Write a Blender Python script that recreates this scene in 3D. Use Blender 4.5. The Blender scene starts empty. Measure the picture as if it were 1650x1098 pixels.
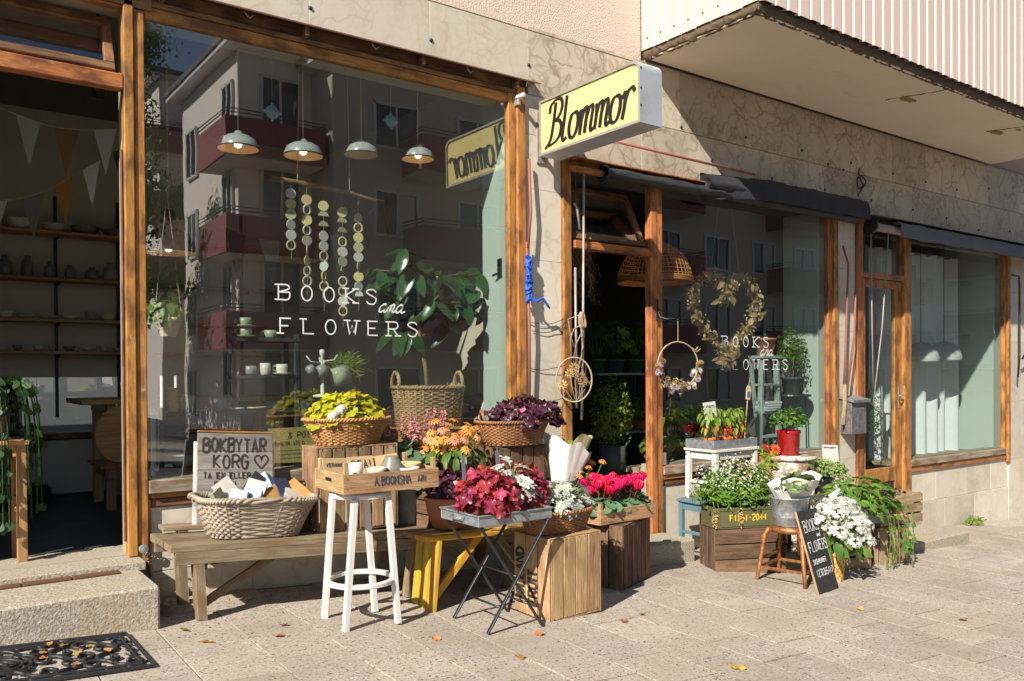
import bpy, math, random
from mathutils import Vector, Matrix, Euler, noise
PI = math.pi
R = math.radians
rnd = random.Random(7)
S = bpy.context.scene
# ---------------------------------------------------------------- camera
cam = bpy.data.cameras.new('camera')
camo = bpy.data.objects.new('camera', cam)
S.collection.objects.link(camo)
yaw, pitch, roll = R(36.2144), R(-.5104), R(-.3283)
_f = Vector((math.sin(yaw)*math.cos(pitch), math.cos(yaw)*math.cos(pitch), math.sin(pitch)))
_r = Vector((math.cos(yaw), -math.sin(yaw), 0))
_u = _r.cross(_f)
_r2 = _r*math.cos(roll)+_u*math.sin(roll)
_u2 = _u*math.cos(roll)-_r*math.sin(roll)
M = Matrix((_r2, _u2, -_f)).transposed().to_4x4()
M.translation = (0, -5.4, 0)            # eye height is z = 0, the shop front is the plane y = 0
camo.matrix_world = M
cam.sensor_width = 36
cam.lens = 1344.08/1650*36
cam.shift_y = 63.97/1650
cam.clip_start = .05
cam.clip_end = 2000
S.camera = camo
# ---------------------------------------------------------------- sky, sun, exposure
SUN = Vector((2.05, 1.0, -1.73)).normalized()      # the way the sunlight travels
W = bpy.data.worlds.new('World')
S.world = W
W.use_nodes = True
nt = W.node_tree
sky = nt.nodes.new('ShaderNodeTexSky')
sky.sky_type = 'NISHITA'
sky.sun_disc = False
sky.sun_elevation = math.asin(-SUN.z)
sky.sun_rotation = math.atan2(-SUN.x, -SUN.y)
sky.air_density = 1.0
sky.dust_density = .3
sky.ozone_density = 1.6
nt.links.new(sky.outputs[0], nt.nodes['Background'].inputs[0])
nt.nodes['Background'].inputs[1].default_value = .062
sl = bpy.data.lights.new('sun', 'SUN')
sl.energy = 5.0
sl.angle = R(.5)
sl.color = (1, .925, .82)
so = bpy.data.objects.new('sun', sl)
S.collection.objects.link(so)
so.rotation_euler = SUN.to_track_quat('-Z', 'Y').to_euler()
so.location = -SUN*30
S.view_settings.view_transform = 'Standard'
S.view_settings.look = 'None'
S.view_settings.gamma = 1
S.view_settings.use_curve_mapping = False
S.view_settings.exposure = .68
S.render.engine = 'CYCLES'
S.cycles.use_denoising = True
S.cycles.max_bounces = 10
S.cycles.diffuse_bounces = 4
S.cycles.glossy_bounces = 4
S.cycles.transparent_max_bounces = 24
S.cycles.transmission_bounces = 6
S.cycles.sample_clamp_indirect = 6
S.cycles.caustics_reflective = False
S.cycles.caustics_refractive = False

def gz(x, y):                       # height of the sloping pavement
    return -1.282-.0672*x+.02*y

# ---------------------------------------------------------------- helpers
COL = S.collection
class MB:
    """collects shapes; build() links them as one mesh object"""
    def __init__(s):
        s.v = []; s.f = []
    def add(s, v, f, M=None):
        o = len(s.v)
        s.v += [tuple(M @ Vector(p)) for p in v] if M else [tuple(p) for p in v]
        s.f += [tuple(i+o for i in q) for q in f]
        return s
    def box(s, c, d, ch=0, M=None, rot=None):
        x, y, z = d[0]/2, d[1]/2, d[2]/2
        T = Matrix.Translation(c)
        if rot is not None: T = T @ Euler(rot).to_matrix().to_4x4()
        if M: T = M @ T
        if ch <= 0:
            v = [(i*x, j*y, k*z) for i in (-1, 1) for j in (-1, 1) for k in (-1, 1)]
            f = [(0, 1, 3, 2), (4, 6, 7, 5), (0, 4, 5, 1), (2, 3, 7, 6), (0, 2, 6, 4), (1, 5, 7, 3)]
        else:
            ch = min(ch, x*.9, y*.9, z*.9)
            v = []
            ix = {}
            for i in (-1, 1):
                for j in (-1, 1):
                    for k in (-1, 1):
                        for a in range(3):
                            p = [i*x, j*y, k*z]
                            for b in range(3):
                                if b != a: p[b] -= (i, j, k)[b]*ch
                            ix[i, j, k, a] = len(v); v.append(p)
            f = []
            for a in range(3):
                b, c2 = (a+1) % 3, (a+2) % 3
                for sg in (-1, 1):
                    q = []
                    for u, w in ((-1, -1), (1, -1), (1, 1), (-1, 1)):
                        t = [0, 0, 0]; t[a] = sg; t[b] = u; t[c2] = w
                        q.append(ix[t[0], t[1], t[2], a])
                    f.append(q if sg > 0 else q[::-1])
                for u in (-1, 1):
                    for w in (-1, 1):       # edges along axis a
                        q = []
                        for sg, m in ((-1, b), (1, b), (1, c2), (-1, c2)):
                            t = [0, 0, 0]; t[a] = sg; t[b] = u; t[c2] = w
                            q.append(ix[t[0], t[1], t[2], m])
                        f.append(q if u*w < 0 else q[::-1])
            for i in (-1, 1):
                for j in (-1, 1):
                    for k in (-1, 1):
                        q = [ix[i, j, k, a] for a in range(3)]
                        f.append(q if i*j*k > 0 else q[::-1])
        return s.add(v, f, T)
    def tube(s, pts, r, n=6, closed=False, M=None, cap=True):
        P = [Vector(p) for p in pts]
        m = len(P)
        if m < 2: return s
        rs = r if isinstance(r, (list, tuple)) else [r]*m
        v = []; f = []
        up = None
        for i in range(m):
            if closed: t = P[(i+1) % m]-P[i-1]
            else: t = P[min(i+1, m-1)]-P[max(i-1, 0)]
            if t.length < 1e-9: t = Vector((0, 0, 1))
            t.normalize()
            if up is None:
                up = Vector((0, 0, 1)) if abs(t.z) < .9 else Vector((1, 0, 0))
            up = up-t*up.dot(t)
            if up.length < 1e-6: up = t.orthogonal()
            up.normalize()
            b = t.cross(up)
            for k in range(n):
                a = 2*PI*k/n
                v.append(P[i]+(up*math.cos(a)+b*math.sin(a))*rs[i])
        for i in range(m if closed else m-1):
            j = (i+1) % m
            for k in range(n):
                f.append((i*n+k, i*n+(k+1) % n, j*n+(k+1) % n, j*n+k))
        if not closed and cap:
            f.append(tuple(range(n))[::-1]); f.append(tuple((m-1)*n+k for k in range(n)))
        return s.add(v, f, M)
    def bar(s, a, b, w, h, M=None, up=(0, 0, 1), ch=.002):
        a = Vector(a); b = Vector(b); t = (b-a); L = t.length; t.normalize()
        u = Vector(up)
        if abs(u.dot(t)) > .95: u = Vector((0, 1, 0))
        y = u.cross(t).normalized(); z = t.cross(y)
        T = Matrix((t, y, z)).transposed().to_4x4(); T.translation = (a+b)/2
        return s.box((0, 0, 0), (L, w, h), ch, (M @ T) if M else T)
    def lathe(s, prof, n=24, M=None, sx=1, sy=1, close=False, cap=True):
        v = []; f = []
        m = len(prof)
        for i, (r, z) in enumerate(prof):
            for k in range(n):
                a = 2*PI*k/n
                v.append((r*sx*math.cos(a), r*sy*math.sin(a), z))
        for i in range(m-1):
            for k in range(n):
                f.append((i*n+k, i*n+(k+1) % n, (i+1)*n+(k+1) % n, (i+1)*n+k))
        if prof[0][0] > 1e-6 and cap: f.append(tuple(range(n))[::-1])
        if prof[-1][0] > 1e-6 and close: f.append(tuple((m-1)*n+k for k in range(n)))
        return s.add(v, f, M)
    def prism(s, poly, d, M=None):
        """polygon in x,z pushed from y=0 to y=d"""
        n = len(poly)
        v = [(x, 0, z) for x, z in poly]+[(x, d, z) for x, z in poly]
        f = [tuple(range(n)), tuple(range(n, 2*n))[::-1]]
        f += [(i, i+n, (i+1) % n+n, (i+1) % n) for i in range(n)]
        return s.add(v, f, M)
    def mesh(s, name, mat, smooth=False):
        me = bpy.data.meshes.new(name)
        me.from_pydata(s.v, [], s.f)
        me.update()
        if smooth: me.shade_smooth()
        if mat: me.materials.append(mat)
        return me
    def build(s, name, mat, parent=None, smooth=False, **k):
        return ob(name, s.mesh(name, mat, smooth), parent, **k)

def ob(name, me, parent=None, loc=None, rot=None, scale=None, mw=None):
    o = bpy.data.objects.new(name, me)
    COL.objects.link(o)
    if parent: o.parent = parent
    if mw is not None: o.matrix_basis = mw
    else:
        if loc is not None: o.location = loc
        if rot is not None: o.rotation_euler = rot
        if scale is not None: o.scale = (scale,)*3 if isinstance(scale, (int, float)) else scale
    return o
def tag(o, label, cat, group=None):
    o['label'] = label; o['category'] = cat
    if group: o['group'] = group
    return o
def thing(name, label, cat, loc=(0, 0, 0), rz=0, group=None, rot=None):
    o = bpy.data.objects.new(name, None)
    o.empty_display_size = .05
    COL.objects.link(o)
    o.location = loc
    o.rotation_euler = rot if rot else (0, 0, rz)
    return tag(o, label, cat, group)
def struct(o):
    o['kind'] = 'structure'; return o
def stuff(o):
    o['kind'] = 'stuff'; return o
def copy_tree(o, parent=None):
    c = o.copy(); COL.objects.link(c)
    if parent: c.parent = parent
    for ch in list(o.children): copy_tree(ch, c)
    return c
_pl = {}
def plank(parent, name, c, d, mat, ch=.003, rot=None, var=True):
    """a board whose grain runs along its longest side; alike boards share a mesh"""
    a = max(range(3), key=lambda i: d[i])
    if a == 0: dd = d; Q = Matrix.Identity(3)
    elif a == 1: dd = (d[1], d[0], d[2]); Q = Matrix.Rotation(PI/2, 3, 'Z')
    else: dd = (d[2], d[1], d[0]); Q = Matrix.Rotation(-PI/2, 3, 'Y')
    key = (tuple(round(x, 3) for x in dd), mat.name, round(ch, 4), rnd.randrange(2) if var else 0)
    me = _pl.get(key)
    if me is None:
        mb = MB().box((0, 0, 0), dd, ch)
        if var:
            j = min(dd)*.06
            mb.v = [(x+rnd.uniform(-j, j), y+rnd.uniform(-j, j), z+rnd.uniform(-j, j)) for x, y, z in mb.v]
        me = _pl[key] = mb.mesh(name, mat)
    T = (Euler(rot).to_matrix() if rot is not None else Matrix.Identity(3)) @ Q
    T = T.to_4x4(); T.translation = c
    return ob(name, me, parent, mw=T)

# ---------------------------------------------------------------- materials
class NT:
    def __init__(s, name):
        s.m = bpy.data.materials.new(name); s.m.use_nodes = True
        s.t = s.m.node_tree; s.b = s.t.nodes['Principled BSDF']; s.out = s.t.nodes['Material Output']
    def n(s, ty, **k):
        o = s.t.nodes.new('ShaderNode'+ty)
        for a, b in k.items():
            if a[0] == '_': setattr(o, a[1:], b)
            else:
                key = int(a[1:]) if a[0] == 'i' and a[1:].isdigit() else a.replace('_', ' ')
                s.set(o.inputs[key], b)
        return o
    def set(s, inp, b):
        if isinstance(b, bpy.types.NodeSocket): s.t.links.new(b, inp)
        elif isinstance(b, bpy.types.Node): s.t.links.new(b.outputs[0], inp)
        else:
            if inp.type == 'RGBA' and len(b) == 3: b = (*b, 1)
            inp.default_value = b
    def p(s, **k):
        for a, b in k.items(): s.set(s.b.inputs[a.replace('_', ' ')], b)
        return s
    def coord(s, scale=(1, 1, 1), rand=True, which='Object', loc=None):
        c = s.n('TexCoord').outputs[which]
        mp = s.n('Mapping'); s.set(mp.inputs[0], c); mp.inputs['Scale'].default_value = scale
        if rand:
            r = s.n('ObjectInfo').outputs['Random']
            v = s.n('VectorMath', _operation='MULTIPLY', i0=s.n('CombineXYZ', X=r, Y=r, Z=r), i1=(37, 71, 53))
            s.set(mp.inputs['Location'], v)
        return mp.outputs[0]
    def pos(s, scale=(1, 1, 1)):
        mp = s.n('Mapping'); s.set(mp.inputs[0], s.n('NewGeometry').outputs['Position']); mp.inputs['Scale'].default_value = scale
        return mp.outputs[0]
    def noise(s, co, scale, detail=4, rough=.6, dist=0):
        return s.n('TexNoise', Vector=co, Scale=scale, Detail=detail, Roughness=rough, Distortion=dist).outputs[0]
    def ramp(s, fac, stops, interp='LINEAR'):
        o = s.n('ValToRGB', Fac=fac)
        e = o.color_ramp.elements
        o.color_ramp.interpolation = interp
        while len(e) < len(stops): e.new(.5)
        for i, (p, c) in enumerate(stops):
            e[i].position = p
            e[i].color = (*c, 1) if not isinstance(c, (int, float)) else (c, c, c, 1)
        return o.outputs[0]
    def mix(s, f, a, b, mode='MIX'):
        o = s.n('Mix', _data_type='RGBA', _blend_type=mode)
        for i, v in ((0, f), (6, a), (7, b)): s.set(o.inputs[i], v)
        return o.outputs[2]
    def math(s, op, a, b=0., c=None):
        o = s.n('Math', _operation=op, i0=a, i1=b)
        if c is not None: s.set(o.inputs[2], c)
        return o.outputs[0]
    def bump(s, h, strength=.3, dist=.01):
        s.p(Normal=s.n('Bump', Strength=strength, Distance=dist, Height=h).outputs[0]); return s
    def rand(s): return s.n('ObjectInfo').outputs['Random']
    def hsv(s, col, v=1., h=.5, sat=1.):
        return s.n('HueSaturation', Hue=h, Saturation=sat, Value=v, Color=col).outputs[0]
    def vary(s, col, lo=.75, hi=1.2, hue=.0):
        r = s.rand()
        v = s.n('MapRange', Value=r, To_Min=lo, To_Max=hi).outputs[0]
        h = s.n('MapRange', Value=s.math('FRACT', s.math('MULTIPLY', r, 7.3)), To_Min=.5-hue, To_Max=.5+hue).outputs[0]
        return s.hsv(col, v, h)

def plain(name, c, rough=.6, metal=0, var=.12, scale=25, bump=.1, spec=.5, dirt=None, rv=(1, 1)):
    t = NT(name); co = t.coord()
    n = t.noise(co, scale, 5, .65)
    col = t.mix(n, tuple(x*(1-var) for x in c), tuple(min(1, x*(1+var)) for x in c))
    if dirt:
        d = t.ramp(t.noise(co, scale*.25, 6, .7), [(.52, 0), (.72, 1)])
        col = t.mix(t.math('MULTIPLY', d, .75), col, dirt)
    if rv != (1, 1): col = t.vary(col, *rv)
    t.p(Base_Color=col, Roughness=t.ramp(n, [(.2, max(0, rough-.12)), (.8, min(1, rough+.12))]), Metallic=metal, Specular_IOR_Level=spec)
    if bump: t.bump(t.noise(co, scale*2.2, 4, .6), bump, .004)
    return t.m
def wood(name, dark, light, rough=.75, gs=1., stain=None, lo=.72, hi=1.18, crack=.5, flake=None, fthr=.6):
    t = NT(name)
    co = t.coord((1.3*gs, 22*gs, 22*gs))
    a = t.noise(co, 2.2, 6, .65, .6)
    co2 = t.coord((3*gs, 95*gs, 95*gs))
    b = t.noise(co2, 2.2, 4, .7)
    col = t.mix(t.ramp(a, [(.36, 0), (.64, 1)]), dark, light)
    col = t.mix(t.math('MULTIPLY', t.ramp(b, [(.35, 1), (.55, 0)]), crack), col, tuple(x*.45 for x in dark))
    bl = t.noise(t.coord((2, 5, 5)), 2.1, 4, .6)
    if stain: col = t.mix(t.ramp(bl, [(.46, 0), (.62, .85)]), col, stain)
    if flake:
        fl = t.noise(t.coord((3, 9, 9)), 3.2, 7, .72)
        col = t.mix(t.ramp(fl, [(fthr-.03, 0), (fthr+.01, 1)]), col, flake)
    kn = t.n('TexVoronoi', Vector=t.coord((2.2, 9, 9)), Scale=1.1).outputs['Distance']
    col = t.mix(t.ramp(kn, [(.05, .75), (.14, 0)]), col, tuple(x*.35 for x in dark))
    col = t.vary(col, lo, hi, .012)
    t.p(Base_Color=col, Roughness=rough, Specular_IOR_Level=.3)
    t.bump(t.math('ADD', t.math('MULTIPLY', a, .5), b), .45, .004)
    return t.m
def leafmat(name, c1, c2, rough=.45, trans=.3, hue=.015, lo=.7, hi=1.25, vein=None, vs=28):
    t = NT(name); co = t.coord((1, 1, 1))
    n = t.noise(co, 30, 3)
    col = t.mix(t.ramp(n, [(.3, 0), (.7, 1)]), c1, c2)
    if vein:
        w = t.n('TexVoronoi', _feature='DISTANCE_TO_EDGE', Vector=co, Scale=vs).outputs[0]
        col = t.mix(t.ramp(w, [(.02, .7), (.09, 0)]), col, vein)
    col = t.vary(col, lo, hi, hue)
    t.p(Base_Color=col, Roughness=rough, Specular_IOR_Level=.4)
    tr = t.n('BsdfTranslucent', Color=t.mix(.35, col, (.9, .9, .25), 'OVERLAY'))
    ms = t.n('MixShader', Fac=trans, i1=t.b.outputs[0], i2=tr)
    t.t.links.new(ms.outputs[0], t.out.inputs[0])
    return t.m
def glassmat(name, ior=1.6, tint=(.93, .96, .95), dirt=.02):
    t = NT(name)
    fr = t.n('Fresnel', IOR=ior).outputs[0]
    fr = t.math('MULTIPLY', fr, t.math('SUBTRACT', 1., t.n('NewGeometry').outputs['Backfacing']))   # reflect once per pane
    gl = t.n('BsdfGlossy', Roughness=.0, Color=(.97, .98, 1))
    # old panes are never quite flat
    bp = t.n('Bump', Strength=.045, Distance=.02, Height=t.noise(t.coord((1, 1, 1), False), 1.1, 2))
    t.set(gl.inputs['Normal'], bp.outputs[0]); 
    tp = t.n('BsdfTransparent', Color=tint)
    d = t.n('BsdfDiffuse', Color=(.6, .6, .57))
    nz = t.noise(t.coord((1, 1, 1), False), 3, 5, .7)
    ms0 = t.n('MixShader', Fac=t.ramp(nz, [(.35, 0), (.8, dirt)]), i1=tp, i2=d)
    ms = t.n('MixShader', Fac=fr, i1=ms0, i2=gl)
    t.t.links.new(ms.outputs[0], t.out.inputs[0])
    return t.m
def emit(name, c, s):
    t = NT(name); t.p(Base_Color=c, Emission_Color=c, Emission_Strength=s); return t.m
# ---------------------------------------------------------------- the materials of the place
def marble_mat(name, b0, b1, vein, vk, plo):
    t = NT(name); co = t.coord((1, 1, 1))
    wob = t.n('VectorMath', _operation='ADD', i0=co, i1=t.n('VectorMath', _operation='SCALE', i0=t.n('TexNoise', Vector=co, Scale=2.8, Detail=3).outputs['Color'], Scale=.5).outputs[0]).outputs[0]
    e1 = t.n('TexVoronoi', _feature='DISTANCE_TO_EDGE', Vector=wob, Scale=3.3).outputs[0]
    e2 = t.n('TexVoronoi', _feature='DISTANCE_TO_EDGE', Vector=wob, Scale=8.5).outputs[0]
    patch = t.ramp(t.noise(co, 1.7, 3), [(plo, 0), (plo+.22, 1)])
    base = t.mix(t.noise(co, 2.4, 5), b0, b1)
    v1 = t.math('MULTIPLY', t.ramp(e1, [(.0, 1), (.014, .7), (.045, .12), (.10, 0)]), t.ramp(t.noise(co, 3, 3), [(.32, .1), (.58, 1)]))
    v2 = t.math('MULTIPLY', t.math('MULTIPLY', t.ramp(e2, [(.0, 1), (.13, 0)]), patch), vk)
    col = t.mix(t.math('MULTIPLY', v1, vk), base, vein)
    col = t.mix(v2, col, vein)
    col = t.mix(t.math('MULTIPLY', patch, .4*vk), col, tuple(x*.72 for x in b0))
    gr = t.ramp(t.noise(t.pos((1, 1, .45)), 1.1, 6, .7), [(.5, 0), (.75, .55)])
    col = t.mix(gr, col, (.37, .35, .24))
    sp = t.ramp(t.n('TexVoronoi', Vector=co, Scale=26).outputs[0], [(.04, .7), (.09, 0)])
    col = t.mix(t.math('MULTIPLY', sp, t.ramp(t.noise(co, 1.1, 2), [(.5, 0), (.6, 1)])), col, (.09, .07, .05))
    col = t.vary(col, .86, 1.1, .008)
    t.p(Base_Color=col, Roughness=.42, Specular_IOR_Level=.35)
    t.bump(t.noise(co, 14, 6, .7), .12, .004)
    return t.m
def slab_mat(name, a, b, warm, sc=1.):
    """paving concrete with the pebbles showing"""
    t = NT(name); co = t.coord((1, 1, 1), True)
    base = t.mix(t.noise(co, 5, 5, .7), a, b)
    v = t.n('TexVoronoi', Vector=co, Scale=56*sc, Randomness=1)
    spk = t.ramp(v.outputs['Distance'], [(.28, 1), (.38, 0)])
    keep = t.n('SeparateColor', Color=v.outputs['Color'])
    fk = t.noise(co, 62*sc, 3, .55, .4)
    dk = t.math('MULTIPLY', t.ramp(fk, [(.57, 0), (.61, 1)]), t.ramp(t.noise(co, 21, 2), [(.34, .3), (.55, 1)]))
    lt = t.ramp(t.noise(t.coord((1, 1, 1.7)), 75*sc, 2, .5, .5), [(.62, 0), (.67, 1)])
    pk = t.math('MULTIPLY', spk, t.math('GREATER_THAN', keep.outputs[1], .84))
    col = t.mix(t.math('MULTIPLY', dk, .9), base, (.07, .062, .06))
    col = t.mix(t.math('MULTIPLY', lt, .8), col, (.66, .62, .57))
    col = t.mix(t.math('MULTIPLY', pk, .6), col, (.30, .17, .11))
    v2 = t.n('TexVoronoi', Vector=co, Scale=150*sc)
    k2 = t.n('SeparateColor', Color=v2.outputs['Color'])
    d2 = t.math('MULTIPLY', t.ramp(v2.outputs[0], [(.25, 1), (.4, 0)]), t.math('GREATER_THAN', k2.outputs[0], .55))
    col = t.mix(t.math('MULTIPLY', d2, .45), col, (.12, .10, .085))
    st = t.ramp(t.noise(t.pos(), 1.3, 7, .72), [(.45, 0), (.72, .75)])
    col = t.mix(st, col, warm)
    spot = t.n('TexVoronoi', Vector=t.pos((1, 1, 0)), Scale=2.2).outputs[0]
    col = t.mix(t.math('MULTIPLY', t.ramp(spot, [(.03, .55), (.075, 0)]), t.ramp(t.noise(t.pos(), 6, 3), [(.4, 0), (.6, 1)])), col, (.12, .10, .085))
    pale = t.ramp(t.noise(t.pos((.5, 1.4, 1)), .8, 5, .7), [(.55, 0), (.75, .5)])
    col = t.mix(pale, col, (.56, .52, .47))
    col = t.vary(col, .9, 1.06)
    t.p(Base_Color=col, Roughness=.85, Specular_IOR_Level=.25)
    t.bump(t.math('ADD', t.math('MULTIPLY', v.outputs['Distance'], .6), t.noise(co, 60, 3)), .35, .003)
    return t.m
def granite_mat():
    t = NT('bush_hammered_granite'); co = t.coord((1, 1, 1))
    n = t.noise(co, 75, 4, .6); big = t.noise(co, 2.2, 4)
    col = t.mix(t.ramp(n, [(.35, 0), (.65, 1)]), (.26, .22, .165), (.50, .46, .38))
    col = t.mix(t.ramp(big, [(.5, 0), (.8, .6)]), col, (.44, .32, .17))
    t.p(Base_Color=col, Roughness=.85, Specular_IOR_Level=.2)
    t.bump(t.noise(co, 70, 3, .5), .75, .008)
    return t.m
def stucco_mat(name, c, s=55, st=.6):
    t = NT(name); co = t.coord((1, 1, 1), False)
    col = t.mix(t.noise(co, 2, 5), tuple(x*.9 for x in c), tuple(x*1.06 for x in c))
    t.p(Base_Color=col, Roughness=.9, Specular_IOR_Level=.15)
    t.bump(t.noise(co, s, 5, .65), st, .02)
    return t.m
def soffit_mat():
    t = NT('cracked_plaster'); co = t.coord((1, 1, 1), False)
    col = t.mix(t.noise(co, 1.4, 5, .6), (.76, .67, .56), (.88, .80, .69))
    st = t.ramp(t.noise(t.coord((.8, 2.2, 1), False), 2.3, 5, .7), [(.6, 0), (.8, .5)])
    col = t.mix(st, col, (.46, .40, .33))
    t.p(Base_Color=col, Roughness=.9, Specular_IOR_Level=.1)
    t.bump(t.noise(co, 18, 4), .08, .01)
    return t.m
def galv_mat(name='galvanised_steel', c=(.42, .45, .47), rough=.45, metal=.7):
    t = NT(name); co = t.coord((1, 1, 1))
    v = t.n('TexVoronoi', Vector=co, Scale=38).outputs['Color']
    g = t.n('SeparateColor', Color=v).outputs[0]
    col = t.mix(g, tuple(x*.8 for x in c), tuple(x*1.2 for x in c))
    sm = t.ramp(t.noise(t.coord((6, 6, 2)), 3, 5, .7), [(.45, 0), (.7, .7)])
    col = t.mix(sm, col, (.30, .29, .27))
    t.p(Base_Color=col, Roughness=t.ramp(g, [(0, rough-.1), (1, rough+.15)]), Metallic=metal)
    t.bump(t.noise(co, 30, 3), .08, .004)
    return t.m
def wicker(name, a, b):
    t = NT(name); co = t.coord((1, 1, 1))
    col = t.mix(t.noise(co, 42, 4, .7), a, b)
    col = t.mix(t.ramp(t.noise(co, 6, 4, .7), [(.45, 0), (.75, .7)]), col, tuple(x*.55 for x in a))
    t.p(Base_Color=col, Roughness=.5, Specular_IOR_Level=.4)
    return t.m
def rust_mat():
    t = NT('rusty_copper_metal'); co = t.coord((1, 1, 1))
    n = t.noise(co, 22, 6, .75)
    col = t.ramp(n, [(.3, (.055, .022, .012)), (.48, (.30, .12, .04)), (.62, (.50, .24, .10)), (.8, (.62, .40, .25))])
    t.p(Base_Color=col, Roughness=t.ramp(n, [(.3, .7), (.7, .32)]), Metallic=.55)
    t.bump(n, .2, .003)
    return t.m
def chalk_mat():
    t = NT('chalkboard_black'); co = t.coord((1, 1, 1))
    col = t.mix(t.ramp(t.noise(t.coord((3, 3, 8)), 3, 6, .7), [(.4, 0), (.8, .5)]), (.018, .019, .02), (.075, .075, .075))
    t.p(Base_Color=col, Roughness=.7); return t.m
def paintchip(name, c, under, thr=.58):
    t = NT(name); co = t.coord((1, 1, 1))
    f = t.ramp(t.noise(co, 9, 8, .75), [(thr, 0), (thr+.03, 1)])
    col = t.mix(f, t.mix(t.noise(co, 6, 4), tuple(x*.85 for x in c), c), under)
    t.p(Base_Color=col, Roughness=.6); t.bump(t.math('SUBTRACT', 1., f), .3, .002)
    return t.m

m_marble = marble_mat('cream_veined_marble', (.56, .50, .40), (.71, .66, .56), (.40, .32, .22), .42, .46)
m_marbledk = marble_mat('brown_brecciated_marble', (.53, .455, .34), (.71, .64, .52), (.24, .16, .085), .8, .43)
m_slab = slab_mat('pebbled_paving_concrete', (.375, .325, .27), (.50, .44, .365), (.33, .27, .21))
m_joint = plain('mossy_joint_sand', (.135, .115, .08), .95, scale=9, dirt=(.10, .12, .03))
m_granite = granite_mat()
m_stucco = stucco_mat('pink_roughcast', (.80, .64, .54), 75, .9)
m_clad = plain('pink_sheet_metal', (.72, .555, .49), .45, scale=3, bump=0, var=.04)
m_cladside = plain('sun_dimmed_sheet_metal', (.62, .50, .44), .5, scale=3, bump=0, var=.04)  # balcony side sheet, colour toned down where full sun strikes
m_soffit = soffit_mat()
m_rough = plain('crumbling_brown_mortar', (.135, .095, .06), .95, scale=30, bump=1, var=.5)
m_frame = wood('orange_varnished_wood', (.40, .165, .05), (.60, .27, .08), .42, lo=.85, hi=1.08, crack=.5, stain=(.15, .062, .03), flake=(.40, .30, .20), fthr=.64)
m_framedk = wood('dark_weathered_wood', (.085, .04, .022), (.19, .095, .05), .6, lo=.8, hi=1.15, stain=(.27, .15, .07))
m_framegrey = wood('greyed_sill_wood', (.30, .235, .17), (.50, .42, .32), .75, stain=(.20, .12, .07))
m_crate = wood('crate_wood', (.27, .16, .085), (.46, .30, .165), .8, stain=(.17, .10, .055))
m_cratelt = wood('pale_crate_wood', (.36, .205, .095), (.62, .425, .23), .8, lo=.8, hi=1.12, stain=(.30, .185, .10), crack=.7)
m_cratedk = wood('dark_crate_wood', (.13, .072, .042), (.25, .15, .09), .8, stain=(.08, .05, .035))
m_crategrey = wood('dusty_crate_wood', (.33, .23, .14), (.54, .40, .26), .85, stain=(.24, .15, .09))
m_bench = wood('weathered_bench_wood', (.19, .145, .09), (.36, .285, .185), .8, stain=(.20, .13, .07))
m_benchy = wood('yellow_painted_wood', (.52, .27, .03), (.72, .43, .05), .6, stain=(.36, .30, .05), flake=(.34, .22, .10), fthr=.66, lo=.85, hi=1.1, crack=.25)
m_greyboard = wood('grey_weathered_board', (.25, .225, .20), (.43, .395, .355), .85, gs=.6, stain=(.20, .18, .16))
m_beech = wood('interior_pine', (.42, .23, .09), (.60, .36, .16), .55, crack=.2)
m_glass = glassmat('window_glass', 2.7, dirt=.005)
m_black = plain('black_paint', (.012, .012, .013), .5, bump=0)
m_ink = plain('faded_black_lettering', (.035, .028, .022), .8, bump=0)
m_blueink = plain('faded_blue_lettering', (.04, .055, .085), .8, bump=0)
m_chalkw = plain('chalk_white', (.78, .78, .75), .9, bump=0, var=.2, scale=90)
m_vinyl = plain('white_vinyl_lettering', (.75, .75, .74), .6, bump=0)
m_white = plain('white_paint', (.68, .665, .63), .42, scale=9, bump=.05, var=.08, dirt=(.60, .56, .49))
m_whitechip = paintchip('chipped_white_paint', (.70, .66, .60), (.24, .16, .09))
m_whiteworn = paintchip('flaking_white_paint', (.66, .61, .54), (.30, .19, .10), .5)
m_bluechip = paintchip('worn_blue_paint', (.115, .21, .25), (.30, .22, .14), .6)
m_yellow = plain('yellow_sign_acrylic', (.86, .72, .27), .3, bump=0, var=.05, scale=2)
m_signmetal = plain('grey_sign_metal', (.50, .54, .58), .45, metal=.25, scale=12, var=.1, dirt=(.36, .35, .32))
m_signedge = plain('tarnished_sign_trim', (.42, .40, .35), .5, metal=.4, scale=25, dirt=(.18, .14, .10))
m_galv = galv_mat()
m_galvdk = galv_mat('weathered_zinc', (.28, .30, .31), .55, .5)
m_darkmetal = plain('dark_grey_metal', (.055, .06, .068), .4, metal=.7, bump=0)
m_rod = plain('painted_rod_metal', (.36, .33, .30), .5, metal=.3, scale=20, dirt=(.22, .12, .06))
m_redrod = plain('red_oxide_pipe', (.30, .10, .07), .6, scale=20)
m_rust = rust_mat()
m_chalk = chalk_mat()
m_fabric = plain('black_awning_canvas', (.028, .03, .036), .7, scale=60, bump=.2, var=.25)
m_fabgrey = plain('grey_awning_canvas', (.15, .155, .18), .75, scale=60, bump=.15)
m_mint = plain('mint_green_paint', (.47, .56, .49), .7, scale=3, bump=.03, var=.04)
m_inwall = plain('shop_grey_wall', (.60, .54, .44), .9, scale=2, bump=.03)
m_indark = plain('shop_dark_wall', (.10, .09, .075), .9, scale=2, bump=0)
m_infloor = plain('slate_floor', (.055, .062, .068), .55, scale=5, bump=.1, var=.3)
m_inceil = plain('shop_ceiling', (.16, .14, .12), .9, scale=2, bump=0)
m_wick1 = wicker('honey_wicker', (.37, .175, .06), (.60, .34, .14))
m_wick2 = wicker('brown_wicker', (.235, .10, .04), (.40, .20, .085))
m_wick3 = wicker('greywashed_wicker', (.31, .25, .19), (.49, .415, .32))
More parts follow.
